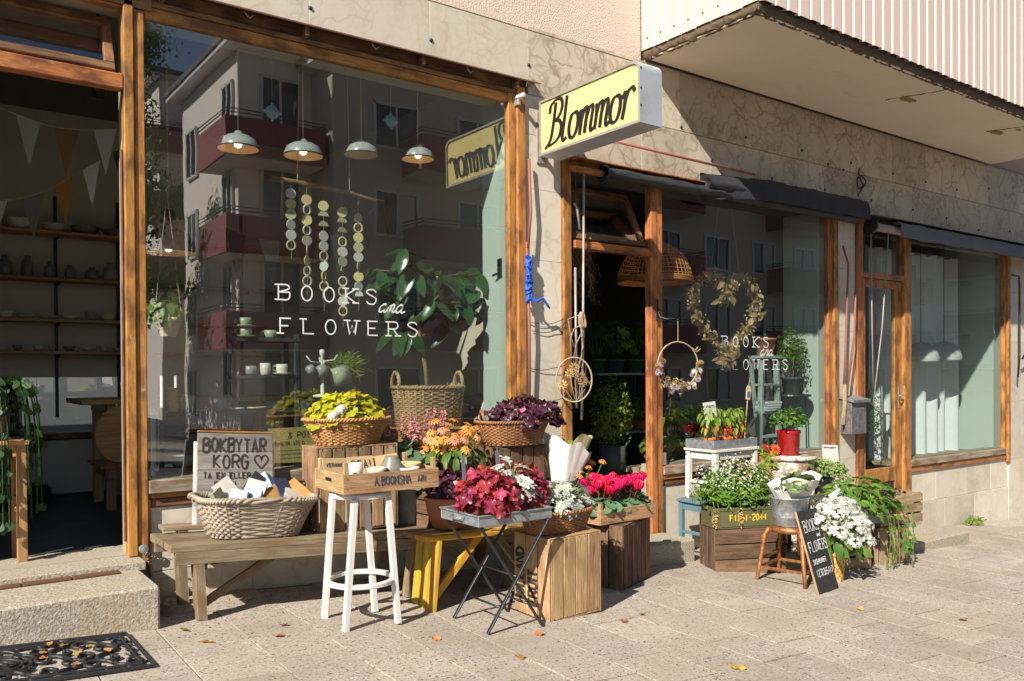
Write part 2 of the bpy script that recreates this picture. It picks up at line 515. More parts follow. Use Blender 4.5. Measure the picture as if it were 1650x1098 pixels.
m_wick4 = wicker('pale_cane', (.36, .225, .105), (.58, .41, .22))
m_liner = plain('basket_shadow_lining', (.07, .05, .03), .9, bump=0)  # near-black skin, paints the shade inside a basket
m_soil = plain('potting_soil', (.035, .025, .018), .95, scale=60, bump=.6)
m_terra = plain('terracotta', (.42, .165, .075), .75, scale=12, var=.15, dirt=(.50, .36, .27), rv=(.85, 1.15))
m_paper = plain('white_paper', (.70, .69, .65), .8, scale=6, bump=.05, var=.04)
m_kraft = plain('kraft_paper', (.47, .33, .17), .85, scale=20, bump=.05, var=.08)
m_olivepaper = plain('olive_paper', (.36, .34, .17), .8, scale=10, bump=.05)
m_olive = paintchip('olive_drab_paint', (.115, .115, .05), (.20, .18, .10), .66)
m_rope = wicker('jute_rope', (.36, .26, .15), (.55, .43, .28))
m_iron = plain('black_cast_rubber', (.022, .022, .024), .5, scale=30, bump=.2)
m_chain = plain('chain_steel', (.30, .30, .29), .4, metal=.8, bump=0)
m_glazes = [plain('ceramic_%d' % i, c, .3, scale=40, bump=0, var=.2, dirt=d) for i, (c, d) in enumerate([((.62, .54, .40), (.45, .34, .2)), ((.20, .20, .17), (.10, .1, .09)), ((.70, .66, .56), (.5, .42, .3)), ((.56, .42, .22), (.36, .25, .12)), ((.30, .33, .31), (.18, .2, .19)), ((.36, .40, .28), (.25, .28, .18))])]
# leaves and petals
l_rubber = leafmat('glossy_rubber_leaf', (.018, .062, .022), (.045, .13, .035), .22, .18)
l_yel = leafmat('lime_yellow_leaf', (.42, .42, .02), (.66, .62, .04), .5, .38, .02, .75, 1.15)
l_red = leafmat('crimson_leaf', (.27, .022, .045), (.55, .085, .10), .35, .38, .03, .55, 1.35)
l_pur = leafmat('plum_purple_leaf', (.030, .010, .020), (.10, .028, .055), .38, .22, .03, .6, 1.6)
l_pur2 = leafmat('magenta_splashed_leaf', (.38, .05, .16), (.62, .28, .40), .4, .3, .02)
l_sil = leafmat('silver_felt_leaf', (.40, .44, .38), (.62, .66, .58), .8, .2, .01, .8, 1.15)
l_grn = leafmat('mid_green_leaf', (.055, .13, .018), (.13, .25, .04), .45, .35, .02)
l_dgrn = leafmat('deep_green_leaf', (.016, .05, .012), (.04, .10, .025), .45, .25, .02)
l_lgrn = leafmat('bright_green_leaf', (.16, .28, .03), (.30, .42, .06), .45, .4, .02)
l_ivy = leafmat('ivy_leaf', (.07, .17, .025), (.20, .34, .06), .4, .3, .02, .6, 1.4)
l_cyc = leafmat('marbled_leaf', (.04, .13, .04), (.10, .24, .09), .4, .25, .01, .8, 1.2, (.36, .48, .34), 70)
l_heu = leafmat('veined_silver_green_leaf', (.10, .19, .10), (.24, .34, .20), .5, .3, .01, .8, 1.2, (.06, .12, .06), 34)
p_cyc = leafmat('crimson_petal', (.62, .008, .06), (.80, .02, .14), .5, .35, .02, .85, 1.1)
p_org = leafmat('orange_petal', (.74, .30, .045), (.85, .42, .11), .55, .3, .025, .85, 1.1)
p_peach = leafmat('peach_petal', (.78, .30, .14), (.86, .46, .24), .55, .3, .02, .85, 1.1)
p_dal = leafmat('coral_petal', (.78, .17, .05), (.84, .30, .09), .55, .3, .02, .85, 1.1)
p_wht = leafmat('white_petal', (.74, .76, .70), (.84, .85, .80), .6, .3, .0, .9, 1.05)
p_pink = leafmat('dusty_pink_bud', (.52, .19, .20), (.70, .36, .34), .6, .3, .02)
p_eye = plain('flower_eye', (.15, .05, .015), .8, bump=0)
p_lime = leafmat('lime_bud', (.34, .42, .12), (.50, .56, .22), .6, .3, .01)
p_dry = leafmat('dried_seed_head', (.42, .275, .115), (.62, .45, .22), .8, .25, .02, .6, 1.25)
p_drydk = leafmat('dried_brown_leaf', (.20, .125, .06), (.36, .25, .13), .8, .25, .02, .6, 1.3)
p_lil = leafmat('lilac_petal', (.40, .30, .50), (.58, .47, .62), .7, .3, .02)
p_pampas = leafmat('pampas_plume', (.40, .27, .15), (.58, .42, .26), .9, .35, .01)
l_aut = leafmat('fallen_leaf', (.42, .20, .05), (.62, .36, .09), .7, .2, .04, .6, 1.2)
l_stem = plain('green_stem', (.13, .19, .04), .6, bump=0, var=.3)
l_stemred = plain('reddish_stem', (.22, .06, .05), .6, bump=0, var=.3)
m_bark = wood('grey_brown_bark', (.20, .13, .07), (.36, .25, .15), .9)
# ================================================================ across the street (seen in the panes)
m_cream = stucco_mat('cream_render', (.82, .75, .67), 30, .2)
m_maroon = plain('maroon_balcony_panel', (.24, .075, .08), .7, scale=3, bump=0)
m_roofing = plain('dark_roof_sheet', (.10, .095, .09), .7)
m_winframe = plain('white_window_frame', (.62, .6, .58), .5, bump=0)
m_winglass = NT('far_window_glass').p(Base_Color=(.02, .025, .03), Roughness=.04, Specular_IOR_Level=1.).m
m_curtain = plain('far_white_curtain', (.5, .5, .48), .9, scale=3)
def block(name, label, x0, x1, y0, y1, z0, z1, wallm, over=.5):
    b = thing(name, label, 'building', ((x0+x1)/2, (y0+y1)/2, z0))
    o = Vector(b.location)
    MB().box((0, 0, (z1-z0)/2), (x1-x0, y1-y0, z1-z0), .02).build('wall', wallm, b)
    MB().box((0, 0, z1-z0+.12), (x1-x0+2*over, y1-y0+2*over, .24), .03).build('roof', m_roofing, b)
    MB().box((0, 0, z1-z0-.06), (x1-x0+2*over-.1, y1-y0+2*over-.1, .12)).build('eaves', m_winframe, b)
    return b
def win(b, p, w, h, face, lit=False):
    """face 'y': on a wall that looks along +y; 'x': on a wall that looks along -x"""
    c = Vector(p)-Vector(b.location)
    Q = Matrix.Translation(c) @ (Matrix.Rotation(PI/2, 4, 'Z') if face == 'x' else Matrix.Identity(4))
    f = MB()
    for x, z, a, d in ((0, h/2, w, .09), (0, -h/2, w, .09), (-w/2, 0, .09, h), (w/2, 0, .09, h), (0, 0, .07, h)): f.box((x, .03, z), (a+.08, .1, d) if a > d else (a, .1, d+.0))
    o = f.build('window', m_winframe, b, mw=Q)
    MB().box((0, .0, 0), (w, .03, h)).build('pane', m_winglass, o)
    if lit: MB().box((w*.22, .02, 0), (w*.4, .015, h*.94)).build('curtain', m_curtain, o)
def balcony(b, x0, x1, y0, y1, z, h=1.05):
    o = Vector(b.location); mb = MB()
    mb.box(((x0+x1)/2-o.x, y1-.03-o.y, z+h/2-o.z), (x1-x0, .06, h)); mb.box((x0+.03-o.x, (y0+y1)/2-.03-o.y, z+h/2-o.z), (.06, y1-y0-.06, h)); mb.box((x1-.03-o.x, (y0+y1)/2-.03-o.y, z+h/2-o.z), (.06, y1-y0-.06, h))
    p = mb.build('balcony', m_maroon, b)
    MB().box(((x0+x1)/2-o.x, (y0+y1)/2-.04-o.y, z+.04-o.z), (x1-x0-.14, y1-y0-.1, .1)).build('floor_slab', m_cream, p)
    r = MB()
    for q in (.1, .2): r.tube([(x0-o.x, y0-o.y, z+h+q-o.z), (x0-o.x, y1-o.y, z+h+q-o.z), (x1-o.x, y1-o.y, z+h+q-o.z), (x1-o.x, y0-o.y, z+h+q-o.z)], .018, 5)
    r.build('railing', m_darkmetal, p)
gA = -2.2
A = block('apartment_building', 'cream apartment house with maroon balconies mirrored in the left shop window', 8.0, 12.2, -24.8, -19.0, gA, 9.6, m_cream)
for z in (8.3, 5.6, 2.9, .3):
    win(A, (7.99, -19.75, z-.3), .85, 1.35, 'x'); win(A, (7.99, -23.6, z-.9), 1.05, 1.5, 'x')
    win(A, (9.3, -18.99, z-.3), 1.2, 1.7, 'y')
for z in (6.3, 3.6, .9): balcony(A, 7.25, 10.2, -20.4, -17.7, z-.2)
C = block('apartment_building', 'long beige apartment row with brown balconies mirrored in the right shop windows', 10.3, 46, -29, -17.5, -4.6, 9.3, stucco_mat('shade_darkened_render', (.56, .48, .40), 30, .2))  # render darkened to put the facade's shade into its colour
k = 0
for z in (7.6, 4.9, 2.2, -.5):
    for i in range(11):
        x = 12.4+i*3.0; k += 1
        win(C, (x, -17.49, z), 1.5, 1.35, 'y', k % 3 == 0)
for z in (6.7, 4.0, 1.3):
    for x in (14.6, 23.6, 32.6, 41): balcony(C, x-2, x+1.6, -17.6, -16.2, z-.6)
Dd = block('apartment_building', 'pale building with maroon balconies far behind the trees', 9.2, 15, -40, -33, -2, 13, m_cream)
for z in (9.6, 6.8, 4.0): balcony(Dd, 8.3, 11, -34.5, -32.2, z)
Eb = block('apartment_building', 'white apartment block closing the far end of the street', 48, 58, -26, -14, -6, 12, m_winframe)
for z in (8, 5, 2, -1): balcony(Eb, 46.6, 50, -24, -15, z)
for z in (8, 5, 2, -1):
    for y in (-24.5, -21, -17.5): win(Eb, (47.99, y, z+.4), 1.4, 1.5, 'x')
# trees by the kerb across the street: tapered trunk, limbs and leaf sized faces
def tree(label, x, y, h, rr, seed, mat, n=5200, ls=1.):
    r_ = random.Random(seed)
    z0 = gz(x, y)
    t = thing('tree', label, 'tree', (x, y, z0), group='trees across the street')
    tr = MB(); ends = []
    pts = [(math.sin(i*.9+seed)*.12*i/6, math.cos(i*.7)*.1*i/6, h*i/7) for i in range(7)]
    tr.tube(pts, [.2*(1-i/7.5) for i in range(7)], 8)
    for i in range(22):
        zb = h*r_.uniform(.3, .9); a = r_.uniform(0, 2*PI); L = rr*(1.15-zb/h)*r_.uniform(.8, 1.3)
        p = [Vector((0, 0, zb)), Vector((math.cos(a)*L*.5, math.sin(a)*L*.5, zb+L*.2)), Vector((math.cos(a)*L, math.sin(a)*L, zb+L*.3))]
        tr.tube(p, [.06, .035, .012], 5); ends += [p[1], p[2], p[1].lerp(p[2], .5)]
    tr.build('trunk', m_bark, t)
    cr = MB()
    for i in range(n):
        e = ends[r_.randrange(len(ends))]
        c = e+Vector((r_.gauss(0, .42), r_.gauss(0, .42), r_.gauss(0, .32)))
        s = r_.uniform(.05, .11)*ls
        T = Matrix.Translation(c) @ Euler((r_.uniform(0, 6), r_.uniform(0, 6), r_.uniform(0, 6))).to_matrix().to_4x4()
        cr.add([(-s, 0, 0), (0, -s*.5, 0), (s, 0, 0), (0, s*.5, .01)], [(0, 1, 2, 3)], T)
    stuff(cr.build('crown', mat, t))
tree('slender street tree left of the cream apartment house', 4.9, -22.4, 10.5, 2.4, 1, l_dgrn, 9000, 1.35)
tree('fuller street tree behind the cream apartment house', 7.1, -27.6, 16.5, 2.2, 2, l_grn, 9000)
tree('small street tree shading the cream gable wall', 3.6, -24.6, 9.0, 2.0, 3, l_dgrn, 7000, 1.3)
tree('leaning street tree further up the road', 1.4, -19.0, 8.6, 2.2, 4, l_dgrn)
# ================================================================ ground, road, pavement
def sheet(name, x0, x1, y0, y1, dz, mat, nx=1):
    mb = MB()
    v = []
    for i in range(nx+1):
        x = x0+(x1-x0)*i/nx
        v += [(x, y0, gz(x, y0)+dz), (x, y1, gz(x, y1)+dz)]
    mb.add(v, [(2*i, 2*i+2, 2*i+3, 2*i+1) for i in range(nx)])
    return mb.build(name, mat)
m_asph = plain('asphalt', (.06, .058, .055), .9, scale=80, bump=.5, var=.3)
struct(sheet('ground', -300, 300, -300, 300, -.34, m_asph))
struct(sheet('road', -60, 80, -13, -4.42, -.12, m_asph))
pav = struct(sheet('pavement', -20, 60, -4.3, .02, -.008, m_joint))
kerb = struct(sheet('opposite_pavement', -60, 80, -24, -13, .02, m_slab))
mb = MB()
for i in range(-20, 60):
    c = Vector((i+.5, -4.36, gz(i+.5, -4.36)-.075))
    mb.box(c, (.99, .12, .15), .01, rot=(0, math.atan(.0672), 0))
struct(mb.build('kerb', m_granite))
slab_me = []
PX, PY = .385, .3885
for k in range(5):
    b = MB().box((0, 0, -.025), (PX-.006, PY-.008, .05), .0015)
    b.v = [(x+rnd.uniform(-.0012, .0012), y+rnd.uniform(-.0012, .0012), z) for x, y, z in b.v]
    slab_me.append(b.mesh('paving_slab', m_slab))
SLOPE = Euler((math.atan(.02), math.atan(.0672), 0)).to_matrix().to_4x4()
def in_view(p):
    v = Vector(p)-Vector((0, -5.4, 0)); w = v.dot(_f)
    if w < .3: return False
    x = 825+1344*v.dot(_r2)/w; y = 613-1344*v.dot(_u2)/w
    return -60 < x < 1710 and y < 1150
cells = []
for i in range(-14, 80):
    xc = 3.40+PX*(i+.5)
    for j in range(-9, 8):
        yc = -1.575-(PY/2 if i % 2 else 0)+PY*(j+.5)
        if yc > .1 or yc < -4.2: continue
        cells.append((xc, yc))
near = sorted([c for c in cells if in_view((c[0], c[1], gz(*c))) and c[1] < -.02], key=lambda c: c[0]**2+(c[1]+5.4)**2)[:300]
nearset = set(near)
far = MB()
for xc, yc in cells:
    T = Matrix.Translation((xc, yc, gz(xc, yc)+rnd.uniform(-.002, .0015))) @ SLOPE @ Euler((rnd.gauss(0, .0022), rnd.gauss(0, .0022), rnd.gauss(0, .004))).to_matrix().to_4x4()
    if (xc, yc) in nearset: ob('paving_slab', rnd.choice(slab_me), pav, mw=T)
    else: far.box((0, 0, -.025), (PX-.006, PY-.008, .05), .0015, T)
stuff(far.build('paving_field', m_slab, pav))

# ================================================================ the shop building
B = thing('shop_building', 'marble clad shop front with wood framed windows under a pink balcony', 'building')
XS = [(-.4, 1.10, -1.09, 2.2), (1.19, 3.985, -.64, 2.165), (4.57, 5.60, -1.52, 1.78), (5.60, 8.335, -.86, 1.78), (8.97, 9.98, -1.66, 1.72), (10.02, 12.6, -1.1, 1.72)]
def panel(x0, x1, z0, z1, y=0., t=.03, mat=None):
    g = .0011
    MB().box((0, 0, 0), (x1-x0-2*g, t, z1-z0-2*g), .002).build('marble_panel', mat or (m_marbledk if z0 > 1.7 and x0 > 4.1 else m_marble), B, loc=((x0+x1)/2, y+t/2, (z0+z1)/2))
def panels(xs, z0, z1, y=0.):
    for a, b in zip(xs[:-1], xs[1:]): panel(a, b, z0, z1, y)
SOF = 2.82
panels([-3, -1.6, -.65, .3, 1.29, 2.26, 3.21, 4.13], 2.375, 2.79)
panels([4.13, 5.0, 5.93, 6.88, 7.82, 8.75, 9.64, 10.41, 11.2, 12.1, 13, 13.9, 14.8, 15.7, 16.6, 18, 19.5, 21], 2.265, SOF)
panels([4.485, 5.42, 6.36, 7.3, 8.24, 9.17, 10.1, 10.93, 11.8, 12.72, 13.6, 14.5, 15.4, 16.6, 18, 19.5, 21], 1.80, 2.262)
for a, b in zip([-1.62, -.9, -.42, .38, .92, 1.5, 1.94], [-.9, -.42, .38, .92, 1.5, 1.94, 2.262]): panel(4.1, 4.475, a, b)
for a, b in zip([-1.95, -1.0, -.3, .45, 1.15], [-1.0, -.3, .45, 1.15, 1.798]): panel(8.47, 8.84, a, b)
for a, b in zip([-3.0, -1.28, -.45, .4, 1.1], [-1.28, -.45, .4, 1.1, 1.798]): panels([12.72, 13.6, 14.5, 15.4, 16.3, 18, 19.5, 21], a, b)
panels([1.22, 2.06, 2.98, 3.6, 4.1], -1.21, -.815, .03)
panels([1.22, 1.85, 2.36, 2.98, 3.55, 4.1], -1.62, -1.213, .028)
panels([5.70, 6.5, 7.4, 8.47], -2.0, -1.06, .02)
panels([10.05, 10.7, 11.5, 12.2, 12.72], -1.66, -1.26, .02)
panels([10.05, 10.9, 11.7, 12.72], -2.5, -1.662, .005)
# screws that hold the stone
scr = MB().lathe([(0, -.012), (.011, -.01), (.016, -.002), (.016, .0)], 8, Matrix.Rotation(-PI/2, 4, 'X')).mesh('stone_screw', m_darkmetal, True)
for x, z in [(2.26, 2.49), (3.21, 2.49), (4.13, 2.5), (6.88, 2.36), (7.82, 2.37), (8.75, 2.37), (9.64, 2.37), (10.41, 2.37), (11.2, 2.37), (9.17, 1.99), (10.1, 1.99), (10.93, 1.97), (8.24, 2.0), (7.3, 2.0), (12.72, 1.97), (11.8, 1.9), (13.6, 2.37), (12.1, 2.5), (12.75, .9), (12.75, .5), (8.6, 2.27), (8.3, 2.29), (6.36, 2.05), (5.93, 2.3)]:
    ob('stone_screw', scr, B, loc=(x+.012, 0, z))
# masonry behind the stone, with the openings left free
mb = MB()
zlo, zhi = -3.2, 2.78
xe = [-3]+[v for o in XS for v in o[:2]]+[22]
def wb(x0, x1, z0, z1, y0=.034, y1=.2): mb.box(((x0+x1)/2, (y0+y1)/2, (z0+z1)/2), (x1-x0, y1-y0, z1-z0))
prev = -3
for a, b, z0, z1 in XS:
    if a > prev+.001: wb(prev, a, zlo, zhi, .055)
    wb(a, b, zlo, z0, .062); wb(a, b, z1, zhi)
    prev = b
wb(12.6, 22, zlo, zhi)
mb.build('masonry_wall', plain('mortar', (.36, .31, .24), .95), B)
# rough render above the stone
mb = MB().box((1.21, .12, 5.9), (8.42, .23, 6.22)).box((14, .14, 5.9), (17.1, .19, 6.16))
mb.build('roughcast_wall', m_stucco, B)
MB().box((1.215, .004, 2.786), (8.4, .012, .006)).build('render_edge', m_rough, B)
# ---- balcony: folded sheet on the front and side, plaster below
BX0, BX1, BY = 5.43, 12.12, -1.27
nst = 43
pw = (BX1-BX0)/nst
cs = MB()
z0, z1 = 2.895, 6.5
pr = [(0, .0), (.036, -.034), (pw-.006, -.034), (pw-.001, .0)]
v = [(x, y, z) for z in (z0, z1) for x, y in pr]
cs.add(v, [(i, i+1, i+5, i+4) for i in range(3)])
v = [(x, y+.002, z) for z in (z0, z1) for x, y in pr]
cs.add(v, [(i+4, i+5, i+1, i) for i in range(3)])
cs = cs.mesh('cladding_strip', m_clad)
for i in range(nst): ob('cladding_strip', cs, B, loc=(BX0+i*pw, BY, rnd.uniform(-.004, .004)))
ns2 = 8
pw2 = 1.28/ns2
cs = MB()
pr = [(0, .0), (.006, -.01), (pw2-.02, -.01), (pw2-.004, .0)]
cs.add([(y2, -y, z) for z in (z0, z1) for y, y2 in pr], [(i+4, i+5, i+1, i) for i in range(3)])
cs.add([(y2+.002, -y, z) for z in (z0, z1) for y, y2 in pr], [(i, i+1, i+5, i+4) for i in range(3)])
cs = cs.mesh('side_cladding_strip', m_cladside)
riv = MB().lathe([(0, -.004), (.008, -.003), (.009, .001)], 6, Matrix.Rotation(PI/2, 4, 'Y')).mesh('rivet', m_darkmetal)
for i in range(ns2):
    ob('side_cladding_strip', cs, B, loc=(BX0, -i*pw2, rnd.uniform(-.004, .004)))
    ob('rivet', riv, B, loc=(BX0-.012, -i*pw2-.08, 2.99))
mb = MB()
mb.box(((BX0+BX1)/2, BY/2-.005, SOF+.02), (BX1-BX0-.06, -BY-.07, .04), .004)
mb.build('balcony_soffit', m_soffit, B)
mb = MB()
n = 150
def ragged(p0, p1, off):
    a = Vector(p0); b = Vector(p1); n = int((b-a).length/.035)
    v = []
    for i in range(n+1):
        q = a.lerp(b, i/n)
        for k, (o, h) in enumerate(((-.004, .10), (-.004, .055), (.006, .03), (.028, .012), (.05, .009))):
            j = rnd.uniform(-.006, .006) if 0 < k < 4 else 0
            v.append(q+Vector(off)*(-o+j)+Vector((0, 0, h-.012+(rnd.uniform(-.007, .006) if 0 < k else 0))))
    f = [(i*5+k, (i+1)*5+k, (i+1)*5+k+1, i*5+k+1) for i in range(n) for k in range(4)]
    mb.add(v, f); mb.add([p+Vector((0, 0, .0)) for p in v], [q[::-1] for q in f])
ragged((BX0, BY+.01, SOF), (BX1, BY+.01, SOF), (0, -1, 0))
ragged((BX0+.01, 0, SOF), (BX0+.01, BY, SOF), (-1, 0, 0))
mb.build('crumbling_balcony_edge', m_rough, B)
MB().box(((BX0+BX1)/2, -.6, 3.2), (BX1-BX0-.12, 1.2, .7)).build('balcony_slab', m_rough, B)
# torn paint and cracks in the soffit
mb = MB()
for x, y, L in ((8.55, -.95, .62), (10.6, -.95, .55)):
    pts = []
    for i in range(16):
        t = i/15
        pts.append((x-L*.4*t+rnd.uniform(-.015, .015), y+L*t-.35+rnd.uniform(-.015, .015)))
    for a, b in zip(pts[:-1], pts[1:]):
        w = rnd.uniform(.005, .02)
        mb.add([(a[0]-w, a[1], SOF-.002), (b[0]-w, b[1], SOF-.002), (b[0]+w, b[1], SOF-.002), (a[0]+w, a[1], SOF-.002)], [(0, 1, 2, 3)])
mb.build('soffit_crack', m_rough, B)
m_bare = plain('bare_tan_plaster', (.34, .22, .09), .9)
for x, y, a, b in ((8.48, -.82, .2, .055), (10.52, -.8, .16, .07), (10.62, -1.0, .06, .03)):
    v = [(x+a*math.cos(t*.4)*rnd.uniform(.6, 1.2), y+b*math.sin(t*.4)*rnd.uniform(.6, 1.2), SOF-.003) for t in range(16)]
    MB().add(v, [tuple(range(16))[::-1]]).build('peeled_patch', m_bare, B)
# neighbouring white balcony further along
MB().box((15.6, -.75, 5.1), (5.2, 1.5, 2.0), .02).build('far_balcony', m_cladside, B)
MB().box((14.1, -.2, 3.4), (3.9, .42, .12), .01).build('far_canopy', m_framedk, B)

# ---- joinery
def post(x0, x1, z0, z1, y0=-.03, y1=.12, mat=m_frame, name='window_post', ch=.006):
    y0 = max(y0, -.03); y1 = min(y1, .05)
    return plank(B, name, ((x0+x1)/2, (y0+y1)/2, (z0+z1)/2), (x1-x0, y1-y0, z1-z0), mat, ch, var=False)
rail = lambda *a, **k: post(*a, name=k.pop('name', 'window_rail'), **k)
def pane(x0, x1, z0, z1, y=.03, name='window_pane', parent=B, t=.008):
    return MB().box(((x0+x1)/2, y, (z0+z1)/2), (x1-x0, t, z1-z0)).build(name, m_glass, parent)
# left doorway
post(1.085, 1.142, -1.09, 2.24, -.035, .13, name='door_post')
post(1.144, 1.205, -1.15, 2.2, -.015, .12, m_frame)
post(1.068, 1.084, -1.0, 1.35, .0, .02, m_framedk, name='door_stop')
rail(-1.5, 1.083, 1.70, 1.79, -.05, .12, name='door_transom')
rail(-1.5, 1.25, 2.205, 2.275, -.03, .12, m_framedk)
rail(-1.5, 1.083, 2.19, 2.204, -.02, .10, name='door_head')
MB().box((.1, .0, -1.12), (2.1, .6, .05), .004).build('door_sill', m_granite, B, loc=(0, .12, 0))
# hopper light over it, tipped inwards at the top
def hopper(x0, x1, zb, zt, tilt, nm):
    M0 = Matrix.Translation(((x0+x1)/2, .03, zb)) @ Euler((tilt, 0, 0)).to_matrix().to_4x4()
    w = x1-x0; h = zt-zb; fr = .055
    fo = MB()
    fo.box((0, 0, fr/2), (w, .045, fr), .004); fo.box((0, 0, h-fr/2), (w, .045, fr), .004)
    o = fo.build('hopper_window', m_framedk, B, mw=M0)
    for s in (-1, 1):
        c = MB().box((0, 0, 0), (h-2*fr, fr, .045), .004).build('stile', m_framedk, o, mw=Matrix.Translation((s*(w/2-fr/2), 0, h/2)) @ Matrix.Rotation(-PI/2, 4, 'Y') @ Matrix.Rotation(PI/2, 4, 'X'))
    MB().box((0, 0, h/2), (w-2*fr, .006, h-2*fr)).build('pane', m_glass, o)
hopper(-1.4, 1.05, 1.81, 2.2, R(-24), 'l')
# shop window 1
post(3.93, 4.0, -.80, 2.26, -.005, .12)
post(4.002, 4.085, -1.5, 2.3, -.035, .12)
rail(1.207, 3.928, 2.165, 2.235, -.005, .12)
rail(1.207, 3.998, 2.237, 2.27, -.02, .12, m_framedk)
rail(1.207, 3.928, -.725, -.642, -.03, .12, m_framegrey, name='window_sill')
rail(1.207, 3.998, -.757, -.727, .0, .12, m_frame)
rail(1.225, 3.998, -.812, -.759, .012, .10, m_framedk, name='skirting_board')
post(1.207, 1.224, -1.2, -.759, .01, .1, m_frame)
P1 = pane(1.19, 3.94, -.65, 2.17)
rail(-1.5, 4.1, 2.272, 2.36, .0, .03, m_framedk, name='header_board')
mb = MB()
mb.add([(-1.5, -.10, 2.335), (4.19, -.10, 2.335), (4.19, .0, 2.372), (-1.5, .0, 2.372), (-1.5, -.10, 2.325), (4.19, -.10, 2.325), (4.19, .0, 2.362), (-1.5, .0, 2.362)], [(0, 1, 2, 3), (7, 6, 5, 4), (4, 5, 1, 0), (5, 6, 2, 1), (7, 4, 0, 3)])
mb.build('rain_flashing', plain('red_brown_flashing', (.20, .09, .06), .5, metal=.2), B)
for x in (-.6, .35, 1.3, 2.22, 3.12, 3.98): MB().box((0, 0, 0), (.03, .07, .075), .004).build('header_bracket', m_framedk, B, loc=(x, -.037, 2.305))
for x in (1.8, 2.7, 3.5): MB().tube([(0, -.06, .03), (.0, -.075, .0), (.03, -.07, -.02), (.06, -.06, .01)], .005, 5).build('header_hook', m_rod, B, loc=(x, 0, 2.31))
# door 2 and window 2
post(4.477, 4.565, -1.62, 1.80, -.04, .12, name='door_post')
post(4.567, 4.59, -1.5, 1.78, .0, .03, m_framedk, name='door_stop')
post(5.505, 5.585, -1.55, 1.72, -.045, .14, name='door_post')
post(5.587, 5.665, -1.7, 1.72, -.02, .12)
rail(4.60, 5.503, 1.05, 1.12, -.04, .12, name='door_transom')
rail(4.567, 8.47, 1.725, 1.798, -.02, .12)
hopper(4.62, 5.49, 1.135, 1.70, R(-26), 'm')
post(8.31, 8.385, -.95, 1.722, -.005, .12)
post(8.387, 8.468, -1.06, 1.722, -.035, .12)
rail(5.667, 8.31, -.955, -.872, -.04, .12, m_framegrey, name='window_sill')
rail(5.667, 8.385, -1.0, -.957, -.01, .12, m_frame)
rail(5.667, 8.385, -1.058, -1.002, .005, .10, m_framedk, name='skirting_board')
P2 = pane(5.66, 8.32, -.88, 1.73)
MB().box((5.05, .15, -1.54), (1.1, .5, .05), .004).build('door_sill', m_granite, B)
# door 3 (closed, glazed) and window 3
post(8.84, 8.965, -1.85, 1.76, -.03, .12, name='door_post')
post(9.86, 10.02, -1.85, 1.76, -.035, .12, name='door_post')
rail(8.966, 9.858, 1.085, 1.15, -.03, .12, name='door_transom')
rail(8.966, 12.71, 1.70, 1.76, -.02, .12)
pane(8.96, 9.87, 1.14, 1.71)
dm = Matrix.Rotation(-PI/2, 4, 'Y')
mb = MB()
Di = dm.inverted()
for x0, x1, zz0, zz1 in ((8.968, 9.06, -1.66, 1.08), (9.70, 9.855, -1.66, 1.08), (9.062, 9.698, .98, 1.08), (9.062, 9.698, -1.33, -1.16), (9.062, 9.698, -1.66, -1.52)):
    mb.box(((x0+x1)/2, .03, (zz0+zz1)/2), (x1-x0, .05, zz1-zz0), .004, Di)
D3 = mb.build('door', m_frame, B, mw=dm)
def sub(o):
    o.parent = D3; o.matrix_parent_inverse = D3.matrix_basis.inverted(); return o
sub(pane(9.05, 9.71, -1.17, .99, .03, 'door_pane', None))
sub(MB().box((9.38, .03, -1.425), (.66, .02, .22), .003).build('kick_plate', m_darkmetal))
sub(MB().box((9.79, .002, -.33), (.045, .006, .26), .003).build('lock_plate', m_galv))
sub(MB().tube([(9.79, 0, -.3), (9.79, -.05, -.3), (9.76, -.06, -.3), (9.68, -.06, -.305)], .009, 8).build('door_handle', m_galv, None, True))
post(12.57, 12.64, -1.2, 1.70, -.005, .12)
post(12.642, 12.715, -1.3, 1.70, -.03, .12)
rail(10.02, 12.57, -1.185, -1.105, -.04, .12, m_framegrey, name='window_sill')
rail(10.02, 12.64, -1.258, -1.187, -.01, .12, m_frame)
P3 = pane(10.01, 12.58, -1.12, 1.71)
# ---- rooms behind the glass
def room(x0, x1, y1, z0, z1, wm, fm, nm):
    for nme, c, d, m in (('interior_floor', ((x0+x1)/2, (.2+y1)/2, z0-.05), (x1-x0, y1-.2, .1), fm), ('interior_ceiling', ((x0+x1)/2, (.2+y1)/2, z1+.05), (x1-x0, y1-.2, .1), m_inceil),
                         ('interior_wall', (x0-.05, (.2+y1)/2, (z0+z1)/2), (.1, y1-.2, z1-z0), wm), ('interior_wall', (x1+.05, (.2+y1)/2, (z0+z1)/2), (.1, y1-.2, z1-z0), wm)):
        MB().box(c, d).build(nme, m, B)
room(-2.6, 4.15, 4.0, -1.12, 2.62, m_inwall, m_infloor, '1')
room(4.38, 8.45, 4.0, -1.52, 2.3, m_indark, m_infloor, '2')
room(8.72, 13.0, 4.0, -1.66, 2.3, m_inwall, m_infloor, '3')
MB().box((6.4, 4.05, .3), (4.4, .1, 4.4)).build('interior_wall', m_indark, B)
MB().box((10.9, 4.05, .3), (4.6, .1, 4.4)).build('interior_wall', m_inwall, B)
mb = MB()        # back wall of the pottery with a low window to the yard
for x0, x1, a, b in ((-2.6, .95, -1.2, 2.7), (2.05, 4.2, -1.2, 2.7), (.95, 2.05, -1.2, -.5), (.95, 2.05, -.02, 2.7)):
    mb.box(((x0+x1)/2, 4.05, (a+b)/2), (x1-x0, .1, b-a))
mb.build('interior_wall', m_inwall, B)
pane(.95, 2.05, -.5, -.02, 4.05)
MB().box((4.015, .29, .6), (.06, .33, 3.6), .003).build('window_cheek', m_mint, B)
